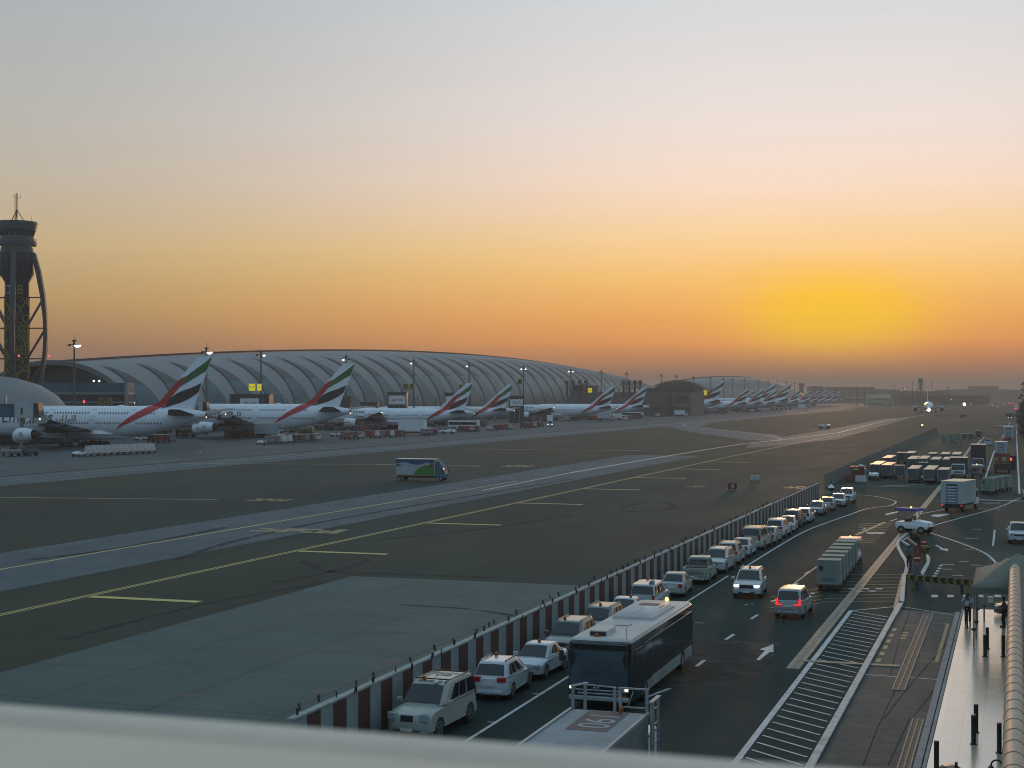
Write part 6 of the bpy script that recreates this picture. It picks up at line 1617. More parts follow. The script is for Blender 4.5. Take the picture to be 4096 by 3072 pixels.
# curved legs
LEGP = [(74, 1012, 10), (96, 1090, 13), (112, 1180, 12), (121, 1270, 10.5), (123, 1340, 10), (120, 1400, 9.5), (113, 1450, 9), (104, 1510, 9), (96, 1560, 9), (88, 1640, 9)]
for i, a in enumerate((0, PI * .5 + 1.35, PI, -PI * .5 + .16)):
    m_ = MB(); ca, sa = math.cos(a), math.sin(a); rs = []
    for r, py, w in LEGP:
        ri = r - w * 1.5; 
        q = []
        for rr, tt in ((r, -.8), (r, .8), (ri, .8), (ri, -.8)): q.append((rr * tk * ca - tt * sa, rr * tk * sa + tt * ca, tz(py)))
        rs.append(q)
    leg = m_.loft(rs).build('leg', TWL, tw)
    st = MB()
    for py, r in ((1190, 100), (1313, 112), (1435, 108)): st.bar((45 * tk * ca, 45 * tk * sa, tz(py)), (r * tk * ca, r * tk * sa, tz(py)), .38)
    for (r0, y0), (r1, y1) in (((44, 1300), (103, 1198)), ((44, 1430), (110, 1322)), ((44, 1555), (108, 1440))): st.bar((r0 * tk * ca, r0 * tk * sa, tz(y0)), (r1 * tk * ca, r1 * tk * sa, tz(y1)), .6)
    st.build('strut', TWL, leg)
# yellow rings wrapped round the shaft
def ringon(th0, py, r):
    m_ = []
    for k in range(16):
        a = 2 * PI * k / 16; m_.append((th0 + r * math.cos(a) / 47.6, py + r * math.sin(a)))
    return [(47.7 * tk * math.cos(q), 47.7 * tk * math.sin(q), tz(p)) for q, p in m_]
rr_ = random.Random(3)
ym = MB(); py = 1205.0
bands = [(1208, 22, 6), (1238, 26, 6), (1275, 15, 10), (1298, 9, 15), (1314, 9, 15), (1330, 7, 18), (1346, 7, 18), (1362, 7, 18), (1378, 8, 16), (1394, 9, 14), (1410, 9, 15), (1427, 11, 12), (1450, 17, 8), (1478, 14, 9), (1505, 24, 6), (1540, 16, 8)]
for j, (py, r, n) in enumerate(bands):
    for k in range(n):
        th = 2 * PI * (k + .5 * (j % 2)) / n + .1 * j
        if 1320 < py < 1400 and abs(((th + 1.7) % (2 * PI)) - PI) > 2.6: continue
        q = ringon(th, py + rr_.uniform(-3, 3), r * rr_.uniform(.85, 1.05))
        for a, b in zip(q, q[1:] + q[:1]): ym.bar(a, b, .22, .16)
ym.build('ring_pattern', YRG, shaft)
TXW = M('tower_white_letter', (.30, .33, .33), .6)
for ch_, th, mt in (('D', -PI / 2 - .52, TXW), ('X', -PI / 2 - .05, TXW), ('B', -PI / 2 + .55, YRG)):
    text(ch_, 4.2, mt, shaft, (47.9 * tk * math.cos(th), 47.9 * tk * math.sin(th), tz(1163)), (R(90), 0, th + PI / 2), ext=.05, sx=.85)
text('EXPO\n2020', 1.25, M('faint_letter', (.075, .08, .105), .6), shaft, (66.6 * tk * math.cos(-PI / 2 + .42), 66.6 * tk * math.sin(-PI / 2 + .42), tz(1040)), (R(90), 0, .42), ext=.03)
lg = MB()
for r in (4, 8, 12, 16):
    q = [(-PI / 2 - .45 + r * math.cos(2 * PI * k / 14) / 66.5, 1048 + r * math.sin(2 * PI * k / 14)) for k in range(14)]
    q = [(66.6 * tk * math.cos(a), 66.6 * tk * math.sin(a), tz(p)) for a, p in q]
    for a, b in zip(q[::2], q[1::2]): lg.bar(a, b, .12, .08)
lg.build('ring_emblem', M('faint_letter', (.075, .08, .105), .6), shaft)
rl2 = MB(); rl2.ball((24 * tk, -52 * tk, tz(1425)), .35, 8); rl2.ball((128 * tk, 0, tz(1425)), .35, 8)
rl2.build('warning_light', E('warn_red', (1, .12, .08), 1.2), tw)
# ---------------------------------------------------------------- floodlight masts
def make_mast(label, x, y, h, lit, side=1, big=False, group='floodlight masts along the stands'):
    t = thing('floodlight_mast', label, 'mast', (x, y, 0), TH, group)
    MB().cyl((0, 0, 0), (0, 0, h - 1.6), .42, .24, 12).build('pole', M('mast_grey', (.07, .08, .08), .5), t)
    MB().cyl((0, 0, h - 1.6), (0, 0, h - .4), .35, n=10).cyl((0, 0, h - .4), (0, 0, h), .75, .6, n=12).cyl((0, 0, h), (0, 0, h + 1.8), .05, n=5).build('mast_head', BLACK, t)
    MB().bar((-1.6, 0, h - 1.3), (1.6, 0, h - 1.3), .22).build('crossarm', BLACK, t)
    on = E('flood_lamp', (.95, 1, .97), 3.5)
    for k in ((-1, 1) if lit == 2 else (side,)):
        for j in range(3 if big else 1):
            m_ = MB().obox((k * (1.15 + .5 * (j - 1) * big), -.35 - .25 * j * big, h - 1.75 - .25 * (j % 2) * big), (.8, .6, .26), rx=.5)
            m_.build('lamp', on if lit else BLACK, t)
    if lit != 2: MB().obox((-side * 1.3, -.2, h - 1.6), (.9, .6, .35), rx=.3).build('lamp', BLACK, t)
    return t
MS = [(297, 1365, 1, 1, 'lit floodlight mast before the dark arch, leftmost mast'), (826, 1400, 1, 1, 'lit floodlight mast just above the leftmost airliner fin'), (1044, 1397, 1, 1, 'lit floodlight mast beside the bright yellow gate boards'), (1385, 1415, 1, -1, 'lit greenish floodlight mast behind the second double deck fin'), (1655, 1430, 1, -1, 'lit mast between second and third fins'), (1877, 1440, 1, -1, 'lit mast right above the third fin'), (2094, 1455, 2, 1, 'mast with twin lit lamps above the rippling flag fin'), (2283, 1463, 2, 1, 'mast with twin lit lamps beside the left pylon group'), (2405, 1470, 0, 1, 'unlit mast between the pylon groups'), (2507, 1485, 0, 1, 'unlit mast behind the right pylon group'), (2645, 1495, 0, 1, 'unlit mast left of the second arch'), (2705, 1502, 0, 1, 'unlit mast standing before the second arch top'), (2774, 1506, 0, 1, 'unlit mast at the right shoulder of the second arch'), (2841, 1513, 0, 1, 'unlit mast left of the tallest far fin'), (2895, 1515, 0, 1, 'unlit mast directly behind the tallest far fin'), (2929, 1529, 0, 1, 'unlit mast just right of the tallest far fin'), (2977, 1533, 0, 1, 'unlit mast before the middle of the second shell'), (3033, 1536, 0, 1, 'unlit mast before the falling part of the second shell'), (3073, 1537, 0, 1, 'unlit mast close to the end of the second shell'), (3112, 1540, 0, 1, 'unlit mast at the very end of the second shell'), (3145, 1543, 0, 1, 'unlit mast beyond the second shell, left of two'), (3178, 1544, 0, 1, 'unlit mast beyond the second shell, right of two')]
for px, py, lit, sd_, lb in MS:
    Y = YX(px, -255); make_mast(lb, -255, Y, 29.2, lit, sd_, big=px < 900)
# ---------------------------------------------------------------- gate buildings and signs
GB = M('gate_teal', (.018, .040, .050), .4, var=.2, scale=.2); BOARD = M('board_white', (.68, .70, .71), .6)
def bank_board(par, x, y, z, w):
    b = MB().bx(x - w / 2, x + w / 2, y - .12, y, z - w * .27, z + w * .27).build('board', BOARD, par)
    k = w * .14; cx = x - w * .17
    m_ = MB()
    for q in ([(-1, 0), (-.5, .5), (-.5, -.5)], [(1, 0), (.5, -.5), (.5, .5)], [(-.5, .5), (.5, .5), (0, 0)], [(-.5, -.5), (0, 0), (.5, -.5)]):
        m_.add([(cx + a * k, y - .14, z + b_ * k) for a, b_ in q], [(0, 1, 2)])
    m_.build('emblem', FR, b)
    text('HSBC', w * .17, DARK, b, (x + w * .2, y - .15, z), (R(90), 0, 0))
def gate_house(label, px, py0, py1, d, wpx, board=True, bpx=None):
    c_ = Q(px, d); s = d / F
    t = thing('gate_house', label, 'building', (c_.x, c_.y, 0), TH)
    w = wpx * s; z1 = H - (py0 - YH) * s
    MB().bx(-w / 2, w / 2, 0, 9, 0, z1).build('wall', GB, t, bevel=.1)
    MB().bx(-w / 2 - .3, w / 2 + .3, -.3, 9.3, z1, z1 + .4).build('roof', TWG, t)
    fm = MB()
    for k in range(int(w / 2.2)): fm.bx(-w / 2 + .4 + k * 2.2, -w / 2 + .5 + k * 2.2, -.06, 0, 2, z1 - .4)
    fm.build('mullion', STEEL, t)
    if board: bank_board(t, bpx if bpx is not None else 0, -.1, z1 - 2.9, min(w * .86, 74 * s))
    return t
gate_house('dark gate house with a white bank board between the two double deck fins', 998, 1580, 1640, 520, 158)
gate_house('dark gate house with a hanging white bank board behind the third airliner', 1588, 1571, 1640, 610, 76)
gate_house('dark gate house with a white bank board just left of the third fin', 1812, 1574, 1640, 660, 68)
gate_house('plain dark gate house right behind the second double deck fin', 1378, 1590, 1650, 640, 42, False)
gate_house('low dark gate house with a white board over the third airliner roof', 1475, 1612, 1650, 600, 64)
gate_house('dark gate house with white bank board, right of the rippling fin', 2066, 1586, 1640, 720, 60)
def gate_sign(label, px, py, d, words, mt, w=2.9, two=True):
    c_ = D(px, py, d); t = thing('gate_sign', label, 'sign', (c_.x, c_.y, 0), TH)
    MB().cyl((0, 0, 0), (0, 0, c_.z), .15, n=8).build('pole', STEEL, t)
    p_ = MB().bx(-w / 2, w / 2, -.2, .2, c_.z - w * .55, c_.z + w * .55).build('panel', mt, t, bevel=.05)
    text(words, w * .5, BLACK, p_, (0, -.22, c_.z), (R(90), 0, 0), sx=.9)
    if two:
        p2 = MB().bx(w / 2 + .7, w / 2 + 2.1, -.1, .6, c_.z - w * .55, c_.z + w * .55).build('panel', mt, t, bevel=.05)
        text(words, w * .3, BLACK, p2, (w / 2 + 1.4, -.12, c_.z), (R(90), 0, 0), sx=.75)
    return t
YL = E('sign_yellow_lit', (.72, .60, .02), .62); YO = M('sign_ochre', (.16, .12, .015), .6)
gate_sign('lit yellow gate sign reading B14 beside the third mast', 1008, 1549, 530, 'B14', YL, 2.2)
gate_sign('dull ochre gate sign between the second and third fins', 1623, 1546, 600, 'B16', YO, 2.0)
gate_sign('dull ochre gate sign left of the third fin top', 1846, 1549, 640, 'B17', YO, 2.0, False)
gate_sign('dull ochre gate sign above the rippling fin', 2079, 1526, 720, 'B18', YO, 2.1, False)
gate_sign('dull ochre gate sign reading B12 over the leftmost airliner', 405, 1605, 440, 'B12', YO, 1.9)
gate_sign('small lit yellow sign between the pylon groups', 2360, 1561, 900, 'B20', YL, 2.4, False)
gate_sign('small lit yellow sign right of the grey block', 2819, 1571, 1100, 'B23', YL, 3.2, False)
c_ = D(337, 1607, 430); t = thing('signal_lamp', 'glowing red signal lamp above the leftmost airliner', 'lamp', (c_.x, c_.y, 0), TH)
MB().cyl((0, 0, 0), (0, 0, c_.z + 1.2), .12, n=8).build('pole', STEEL, t); MB().obox((0, -.05, c_.z), (.7, .2, 1.1)).build('housing', BLACK, t); MB().ball((0, -.2, c_.z), .32, 10, sz=1.3).build('lens', E('signal_red', (1, .06, .04), 2), t)
# passenger bridges at the noses
def jet_bridge(label, px, py, d, cw=4.2):
    c_ = D(px, py, d); t = thing('passenger_bridge', label, 'bridge', (c_.x, c_.y, 0), TH)
    z = c_.z
    MB().bx(-9, 0, 0, 3.4, z - 1.7, z + 1.7).build('tunnel', TEALG, t); MB().bx(-.2, cw, -.3, 3.9, z - 1.9, z + 1.9).build('cabin', M('bridge_white', (.42, .46, .46), .6, dirt=.3), t, bevel=.08)
    MB().loft([[(cw, -.4, z - 1.7), (cw, 4, z - 1.7), (cw, 4, z + 1.9), (cw, -.4, z + 1.9)], [(cw + 1.5, -.2, z - 1.6), (cw + 1.5, 3.8, z - 1.6), (cw + 1.1, 3.8, z + 1.8), (cw + 1.1, -.2, z + 1.8)]]).build('bellows', DARK, t)
    MB().bx(1.4, 1.9, -.34, -.28, z - .9, z + .6).build('window', GLASS, t)
    MB().cyl((1, 1.7, 0), (1, 1.7, z - 1.8), .5, n=12).cyl((-6, 1.7, 0), (-6, 1.7, z - 1.8), .6, n=12).build('column', STEEL, t)
    MB().bar((-5, -.2, z + 1.7), (-5, -.2, z + 5), .35).bar((-3, 1, z + 1.7), (-3, 1, z + 3.6), .8).build('vent', GALV, t)
jet_bridge('white passenger bridge docked at the leftmost airliner', 62, 1642, 378, 4.6)
jet_bridge('white passenger bridge between the two double deck airliners', 768, 1632, 468, 3.4)
jet_bridge('distant passenger bridge at the nose of the airliner with gold lettering', 2025, 1628, 760, 4.2)
# long grey block with the pylons
BLK = M('block_grey', (.125, .12, .115), .7, var=.08, scale=.05, dirt=.1); BLK2 = M('block_dark', (.06, .06, .06), .7, var=.15, scale=.05)
t = thing('grey_block', 'long flat roofed grey block behind the tails with a framed window at its right end', 'building')
def blk(nm, px0, px1, py, mt, X1=None, dep=40, yb=0.0):
    # front plane at Y = 960
    def xp(px):
        r = (px - 2048) / F; return 960 * (r * CS - SN) / (CS + r * SN)
    x0, x1 = xp(px0), xp(px1); d = depth((x0 + x1) / 2, 960); z = H - (py - YH) * d / F
    return MB().bx(x0, x1, 960 + yb, 960 + dep, 0, z).build(nm, mt, t), x0, x1, z
blk('wing_block', 1954, 2110, 1546, BLK2); blk('low_wall', 2111, 2178, 1570, BLK2, yb=2); blk('hall', 2179, 2328, 1541, BLK2, yb=3); blk('pale_bay', 2180, 2270, 1567, M('bay_pale', (.16, .16, .15), .7), yb=-3); blk('long_wall', 2271, 2690, 1569, BLK, yb=1)
blk('upper_store', 2560, 2766, 1552, BLK2, yb=6); o, x0, x1, z = blk('end_wall', 2691, 2768, 1570, M('bay_frame', (.17, .15, .13), .7), yb=-2)
MB().bx(x0 + 1.8, x1 - 1.6, 957.8, 957.95, 8.2, z - 1.8).build('framed_window', M('window_dull', (.07, .07, .065), .4, var=.3, scale=.3), t)
MB().bx(x0 - 2.2, x0 - .3, 957.5, 957.9, 0, z - .3).build('dark_slot', BLK2, t)
MB().bx(x0 - 120, x1, 956.5, 957.4, 4.6, 5.4).build('ledge', BLK2, t)
for i, (pxs, lb) in enumerate((((2268, 2293, 2319, 2344), 'left'), ((2494, 2517, 2540, 2561), 'right'))):
    for j, px in enumerate(pxs):
        c_ = Q(px, 960); p_ = thing('roof_pylon', '%s suspension pylon of the %s pylon group on the grey block roof' % (ORD[j], lb), 'pylon', (c_.x, c_.y, 0), TH, 'pylons on the grey block')
        MB().cyl((0, 0, 12), (0, 0, 21.5), .75, .6, 10).build('post', BLK2, p_); MB().cyl((0, 0, 21.3), (0, 0, 22.6), 1.3, 1.1, 10).build('cap', BLK2, p_)
        m_ = MB()
        for s in (-1, 1):
            m_.bar((0, 0, 22), (s * 8, 0, 15.2), .22); m_.bar((0, 0, 22), (s * 4, 4, 15.2), .2)
        m_.build('cable', BLK2, p_)
# ---------------------------------------------------------------- ramp vehicles and clutter by the stands
def box_truck_small(label, px, py, rz, lit=False, box=None, lc='ramp_truck', L=8.5, z1=3.9, z0=1.2, cabc=None):
    g0 = P(px, py)
    return make_truck(lc, label, (g0.x, g0.y, .02), rz, 'service trucks on the stands', L=L, W=2.6, z0=z0, z1=z1, box=box or WHITE, side=None, facing=lit, lights='front' if lit else True, shutter=False, cabc=cabc)
EAST = -PI / 2     # heading +X
box_truck_small('white catering truck with window bars under the second double deck airliner', 1082, 1751, EAST, L=10, box=ALU, z1=4.4)
box_truck_small('long white catering truck under the belly of the third airliner', 1662, 1739, EAST, L=11.5, z1=5.0)
box_truck_small('white service truck driving towards us with two headlights on', 2200, 1705, PI + .3, True, L=7.5, z1=4.6)
box_truck_small('white truck with square box below the fifth fin', 2425, 1682, EAST, L=9, z1=4.8)
box_truck_small('pale flatbed truck below the sixth fin', 2460, 1681, PI / 2, L=7, z1=3.6)
box_truck_small('pale van near the right end of the grey block', 2725, 1666, EAST, L=8, z1=4.0)
box_truck_small('small truck at the right end of the stands in the haze', 3212, 1639, EAST, L=9, z1=5)
t = box_truck_small('box truck painted blue white green and orange crossing the taxiway', 1690, 1922, EAST, L=10.6, z1=4.35, z0=1.15, box=M('mural_white', (.36, .42, .42), .5, dirt=.1), cabc=M('mural_teal', (.03, .13, .19), .5))
t.scale = (.78, .78, .78)
g_ = MB()
side_x = 1.3 + .02
def mural(nm, poly, mt):
    m_ = MB(); m_.add([(side_x + .004, y, z) for y, z in poly] + [(side_x - .01, y, z) for y, z in poly], [tuple(range(len(poly))), tuple(range(len(poly), 2 * len(poly)))[::-1]])
    m_.build(nm, mt, t)
# side facing us lies at +x of the truck (heading +X): y runs from tail to cab
mural('blue_area', [(-5.25, 4.25), (3.0, 4.25), (3.0, 3.75), (1.2, 3.6), (-.4, 3.2), (-1.8, 3.3), (-2.6, 3.6), (-3.6, 3.7), (-5.25, 3.4)], M('mural_blue', (.02, .08, .16), .5))
side_x += .012
mural('green_area', [(-1.3, 1.2), (3.0, 1.2), (3.0, 2.8), (1.4, 3.1), (.1, 2.8), (-.9, 2.1)], M('mural_green', (.05, .19, .03), .5))
mural('orange_area', [(1.7, 2.9), (3.0, 2.75), (3.0, 3.75), (2.2, 3.6)], M('mural_orange', (.32, .08, .03), .5))
mural('deep_green_area', [(-5.25, 2.9), (-4.4, 3.0), (-4.0, 3.25), (-5.25, 3.3)], M('mural_deep', (.02, .10, .07), .5))
MB().loft([[(-1.05, 3.45, 2.36), (1.05, 3.45, 2.36), (1.05, 5.0, 2.36), (-1.05, 5.0, 2.36)], [(-1.05, 3.45, 4.0), (1.05, 3.45, 4.0), (1.0, 3.9, 4.0), (-1.0, 3.9, 4.0)]]).build('wind_deflector', M('mural_teal', (.03, .13, .19), .5), t, bevel=.05)
MB().ball((.9, 4.9, 2.45), .16, 8).build('roof_light', E('red_flash', (1, .25, .1), 3), t)
# loaded dolly trains: every pallet or bin its own
SHR = M('shrink_wrap', (.40, .43, .46), .25, var=.5, scale=2.2, coat=.5); CAN = M('can_grey', (.20, .21, .22), .5, var=.3); CAND = M('can_dark', (.06, .055, .055), .6); CANR = M('can_red', (.30, .05, .04), .6); CANW = M('can_white', (.48, .48, .46), .6, dirt=.2); CANB = M('can_brown', (.20, .11, .07), .7)
def load_proto(mt, kind):
    t = thing('cargo_load', 'x', 'cargo', (0, -900, 0))
    if kind == 'wrap':
        m_ = MB(); r_ = random.Random(5)
        rg_ = []
        for k in range(5):
            z = k * .42; w = 1.0 - .04 * k
            rg_.append([(w * 1.05 * math.cos(a) * (1 + r_.uniform(-.06, .06)) * 1.25 / max(abs(math.cos(a)), abs(math.sin(a))) * .8, w * 1.4 * math.sin(a) * 1.25 / max(abs(math.cos(a)), abs(math.sin(a))) * .8, z) for a in [2 * PI * (q + .5) / 14 for q in range(14)]])
        m_.loft(rg_).build('bundle', mt, t, smooth=20)
        MB().bx(-1.2, 1.2, -1.5, 1.5, -.08, 0).build('pallet', STEEL, t)
    else:
        MB().bx(-.95, .95, -1.1, 1.1, 0, 1.6).build('bin', mt, t, bevel=.05)
        MB().bx(-.97, .97, -1.12, 1.12, 1.6, 1.66).build('lid', CANW, t)
        MB().bx(.955, .965, -.7, .7, .9, 1.4).bx(-.965, -.955, -.7, .7, .9, 1.4).build('logo_patch', CANR, t)
    return t
def flat_proto():
    t = thing('flat_dolly', 'x', 'dolly', (0, -900, 0))
    MB().bx(-1.2, 1.2, -1.5, 1.5, .45, .58).build('deck', M('dolly_rust', (.085, .06, .045), .7), t); MB().bar((0, 1.5, .45), (0, 2.2, .4), .1).build('drawbar', BLACK, t)
    for x in (-.9, .9):
        for y in (-1, 1): MB().cyl((x - .1, y, .24), (x + .1, y, .24), .24, n=8).build('wheel', TYRE, t)
    return t
LP = {'w': load_proto(SHR, 'wrap'), 'c': load_proto(CAN, 'bin'), 'd': load_proto(CAND, 'bin'), 'r': load_proto(CANR, 'bin'), 'b': load_proto(CANB, 'bin'), 'o': load_proto(CANW, 'bin')}
FP = flat_proto()
for k in LP: used['L' + k] = 0
used['f'] = 0
WN = {'w': 'wrapped silvery pallet', 'c': 'grey cargo bin', 'd': 'dark cargo bin', 'r': 'red cargo bin', 'b': 'brown cargo bin', 'o': 'white cargo bin'}
def train(px0, py0, px1, py1, kinds, where, tug=True, sc=1.0):
    a, b = P(px0, py0), P(px1, py1)
    n = len(kinds); rz = math.atan2(b.y - a.y, b.x - a.x) + PI / 2
    for i, k in enumerate(kinds):
        p = a.lerp(b, (i + .5) / n)
        nth = 'leftmost' if i == 0 else ('rightmost' if i == n - 1 else ORD[i])
        put(FP, 'f', (p.x, p.y, .02), rz, 'flat dolly under %s load of %s' % (nth, where), 'flat dollies on the stands')
        put(LP[k], 'L' + k, (p.x, p.y, .62), rz, '%s, %s in %s' % (WN[k], nth, where), 'loads on dollies by the stands')
    if tug:
        d_ = (a - b).normalized(); p = a + d_ * 2.8
        tg_ = make_tug('white tug pulling ' + where, (p.x, p.y, .02), rz, None, None, WHITE)
train(352, 1825, 608, 1812, 'wwwwwwwwww', 'pallet train before the leftmost airliner')
train(1065, 1778, 1275, 1764, 'ccwwddcdo', 'train of bins below the second double deck fin')
train(1372, 1758, 1442, 1756, 'bcdo', 'short train left of the third airliner engine', False)
train(1470, 1752, 1610, 1747, 'rwcdwrb', 'train below the third airliner wing', False)
train(1690, 1742, 1742, 1740, 'ccd', 'bins behind the long catering truck', False)
train(1840, 1728, 1910, 1727, 'drod', 'bins under the third fin', False)
train(1950, 1724, 2050, 1717, 'odrbo', 'bins below the rippling fin', False)
train(2085, 1714, 2170, 1707, 'drrodb', 'red brown bins left of headlit truck', False)
train(2262, 1684, 2320, 1682, 'odrb', 'bins under gold lettered airliner', False)
train(2345, 1681, 2400, 1680, 'drrd', 'bins left of truck below fifth fin', False)
train(2480, 1680, 2570, 1674, 'robdrb', 'row of bins below the sixth fin', False)
train(2600, 1669, 2680, 1666, 'dobd', 'bins at the foot of the long grey wall', False)
train(2815, 1657, 2916, 1654, 'bddbdb', 'dark bins right of the grey block', False, 1.2)
train(2945, 1650, 3050, 1646, 'dbdwdb', 'hazy bins below the far fins', False)
train(3080, 1643, 3170, 1639, 'bddbd', 'faintest row of bins in the far haze', False)
train(600, 1772, 690, 1768, 'drdc', 'bins under the leftmost tail', False)
train(1120, 1726, 1330, 1720, 'dcbdcdbd', 'dark bins behind the second fin', False)
train(1410, 1726, 1520, 1722, 'dbdd', 'bins under the third engine', False)
train(2050, 1690, 2190, 1684, 'dbcdb', 'bins under the fourth tail', False)
train(2190, 1672, 2330, 1668, 'dcdbd', 'bins behind the fifth airliner gear', False)
train(905, 1752, 985, 1748, 'ddrb', 'bins under the second engine', False)
# loose tugs and carts
for px, py, rz, lb, m_ in ((45, 1826, 1.2, 'dark open tug at the far left front of the leftmost airliner', STEEL), (110, 1824, 1.5, 'low tug with raised lamp beside the dark open tug', ULD), (1340, 1747, 1.6, 'white tug between two bin trains under the second fin', WHITE), (1368, 1746, 1.6, 'second white tug in the pair under the second fin', WHITE), (1790, 1735, -1.4, 'low white tow tractor in front of the third fin', WHITE), (1840, 1720, -1.5, 'small white tug behind the low tow tractor', WHITE), (2500, 1681, 1.5, 'white tug with bright headlights below the sixth fin', WHITE), (2640, 1663, 1.5, 'white tug near the framed window of the grey block', WHITE), (3298, 1712, 1.5, 'white tow tractor racing over the far taxiway', WHITE), (3048, 1645, 1.5, 'small bright white tug below the far fins', WHITE)):
    g0 = P(px, py); t = make_tug(lb, (g0.x, g0.y, .02), rz, None, 'tugs scattered on the stands', m_, lamp='headlights' in lb)
    if px in (1790, 3298): t.scale = (1.7, 1.7, 1.3)
    if px in (45, 110): t.scale = (1.6,) * 3
for px, py, lb in ((678, 1728, 'white van under the tail of the leftmost airliner'), (720, 1727, 'white pickup truck under the leftmost tail, nearer the next engine'), (1290, 1716, 'white minibus with a red flash under the second fin')):
    g0 = P(px, py); make_car('ramp_van', lb, 'van', 'mpv', CARW, (g0.x, g0.y, .02), PI / 2, 'vans under the tails', None, None)
def fuel_truck(label, px, py):
    g0 = P(px, py); t = thing('tank_truck', label, 'truck', (g0.x, g0.y, .02), PI / 2)
    MB().cyl((0, -4, 1.9), (0, 1.6, 1.9), 1.1, n=16).build('tank', M('tank_cream', (.42, .36, .22), .4, dirt=.2), t, smooth=40); MB().bx(-1.1, 1.1, 2.0, 3.9, .5, 2.4).build('cab', TEALG, t, bevel=.15); MB().bx(-.9, .9, -4, 3.6, .5, .85).build('chassis', BLACK, t); wheels(t, (-.9, .9), (-3, 2.9), .5)
fuel_truck('cream tank truck with teal cab behind the train below the second fin', 1210, 1740)
def belt_loader(label, px, py, rz=PI / 2):
    g0 = P(px, py); t = thing('belt_loader', label, 'loader', (g0.x, g0.y, .02), rz)
    MB().bx(-.9, .9, -2.5, 2, .5, 1.0).build('chassis', WHITE, t); MB().bar((0, -4, .9), (0, 4.2, 3.6), .9, .25).build('belt', DARK, t); wheels(t, (-.8, .8), (-1.8, 1.4), .4)
    MB().bx(-.8, -.1, -.6, .3, 1.0, 1.5).build('seat', DARK, t)
for px, py, lb in ((1160, 1742, 'belt loader raised under the second double deck tail'), (1760, 1731, 'belt loader under the third airliner tail'), (560, 1762, 'belt loader hidden under the leftmost airliner belly'), (2350, 1677, 'belt loader under the fifth airliner')):
    belt_loader(lb, px, py)
def cargo_loader(label, px, py, h, rz):
    g0 = P(px, py); t = thing('cargo_loader', label, 'loader', (g0.x, g0.y, .02), rz, 'scissor loaders under the airliners')
    MB().bx(-1.6, 1.6, -4, 4, .5, 1.0).build('chassis', DARK, t, bevel=.05); MB().bx(-1.7, 1.7, -3.6, 3.0, h, h + .3).build('platform', STEEL, t)
    m_ = MB()
    for s in (-1.3, 1.3): m_.bar((s, -3, 1), (s, 2.4, h), .25).bar((s, 2.4, 1), (s, -3, h), .25)
    m_.build('scissor_arm', BLACK, t); MB().bx(-1.6, -.4, 3.0, 4.2, 1.0, 2.6).build('cab', GB, t, bevel=.06)
    r_ = MB()
    for s in (-1.65, 1.65): r_.bar((s, -3.5, h + 1.2), (s, 2.8, h + 1.2), .08).bar((s, -3.5, h + .3), (s, -3.5, h + 1.2), .08).bar((s, 2.8, h + .3), (s, 2.8, h + 1.2), .08)
    r_.build('rail', ORANGEV, t); wheels(t, (-1.3, 1.3), (-2.6, 2.6), .5)
for px, py, h, lb in ((150, 1776, 2.2, 'low dark scissor loader beneath the leftmost airliner engine'), (330, 1768, 2.8, 'dark scissor loader beneath the leftmost airliner belly'), (740, 1750, 2.6, 'dark scissor loader beneath the leftmost airliner tail cone'), (960, 1742, 2.4, 'dark scissor loader beside the second airliner engine'), (1345, 1722, 3.0, 'dark scissor loader beneath the second tail cone'), (1435, 1720, 2.2, 'dark scissor loader ahead of the third airliner engine'), (1540, 1716, 2.8, 'dark scissor loader beneath the third airliner wing'), (1925, 1706, 2.6, 'dark scissor loader between the third and rippling fins'), (2110, 1690, 2.4, 'dark scissor loader beneath the gold lettered airliner engine'), (2290, 1673, 2.6, 'dark scissor loader beneath the gold lettered airliner belly')):
    cargo_loader(lb, px, py, h, rnd.choice((PI / 2, -PI / 2, 1.2)))
def apron_bus(label, px, py, rz=PI / 2):
    g0 = P(px, py); t = thing('apron_bus', label, 'bus', (g0.x, g0.y, .02), rz)
    MB().loft([rbox(1.4, 6.5, .4), rbox(1.4, 6.5, 2.9), rbox(1.3, 6.3, 3.0)]).build('body', WHITE, t, smooth=30); MB().bx(-1.42, 1.42, -6.0, 6.0, 1.3, 2.4).build('window_band', GLASS, t); wheels(t, (-1.2, 1.2), (-4, 4), .5)
apron_bus('white apron bus with dark window band parked under the third fin', 1855, 1712)
apron_bus('apron bus with dark windows below the sixth fin', 2530, 1668)
apron_bus('apron bus in front of the framed window of the grey block', 2758, 1660)
for px, py, lb in ((800, 1813, 'orange traffic cone on the apron, the nearer of two'), (805, 1787, 'orange traffic cone on the apron, farther one by the second engine')):
    g0 = P(px, py); t = thing('traffic_cone', lb, 'cone', (g0.x, g0.y, .02)); MB().lathe([(.25, 0), (.22, .05), (.05, .8), (.02, .82)], (0, 0, 0), 14).build('cone_body', ORANGEV, t); MB().bx(-.3, .3, -.3, .3, 0, .05).build('base', ORANGEV, t); MB().lathe([(.17, .3), (.13, .5)], (0, 0, 0), 14).build('band', PLATE, t)
for px, py, m_, lb in ((1000, 1760, ORANGEV, 'ramp worker in an orange vest beside the catering truck under the second airliner'), (1057, 1782, HIVIS, 'ramp worker in a green vest on the tug of the train below the second fin'), (2128, 1690, HIVIS, 'ramp worker in a green vest left of the headlit truck'), (1465, 1738, ORANGEV, 'ramp worker in orange near the third airliner engine')):
    g0 = P(px, py); figure('person', lb, (g0.x, g0.y, .02), 2.5, m_, CLOTHD, 'stand', detail=False)
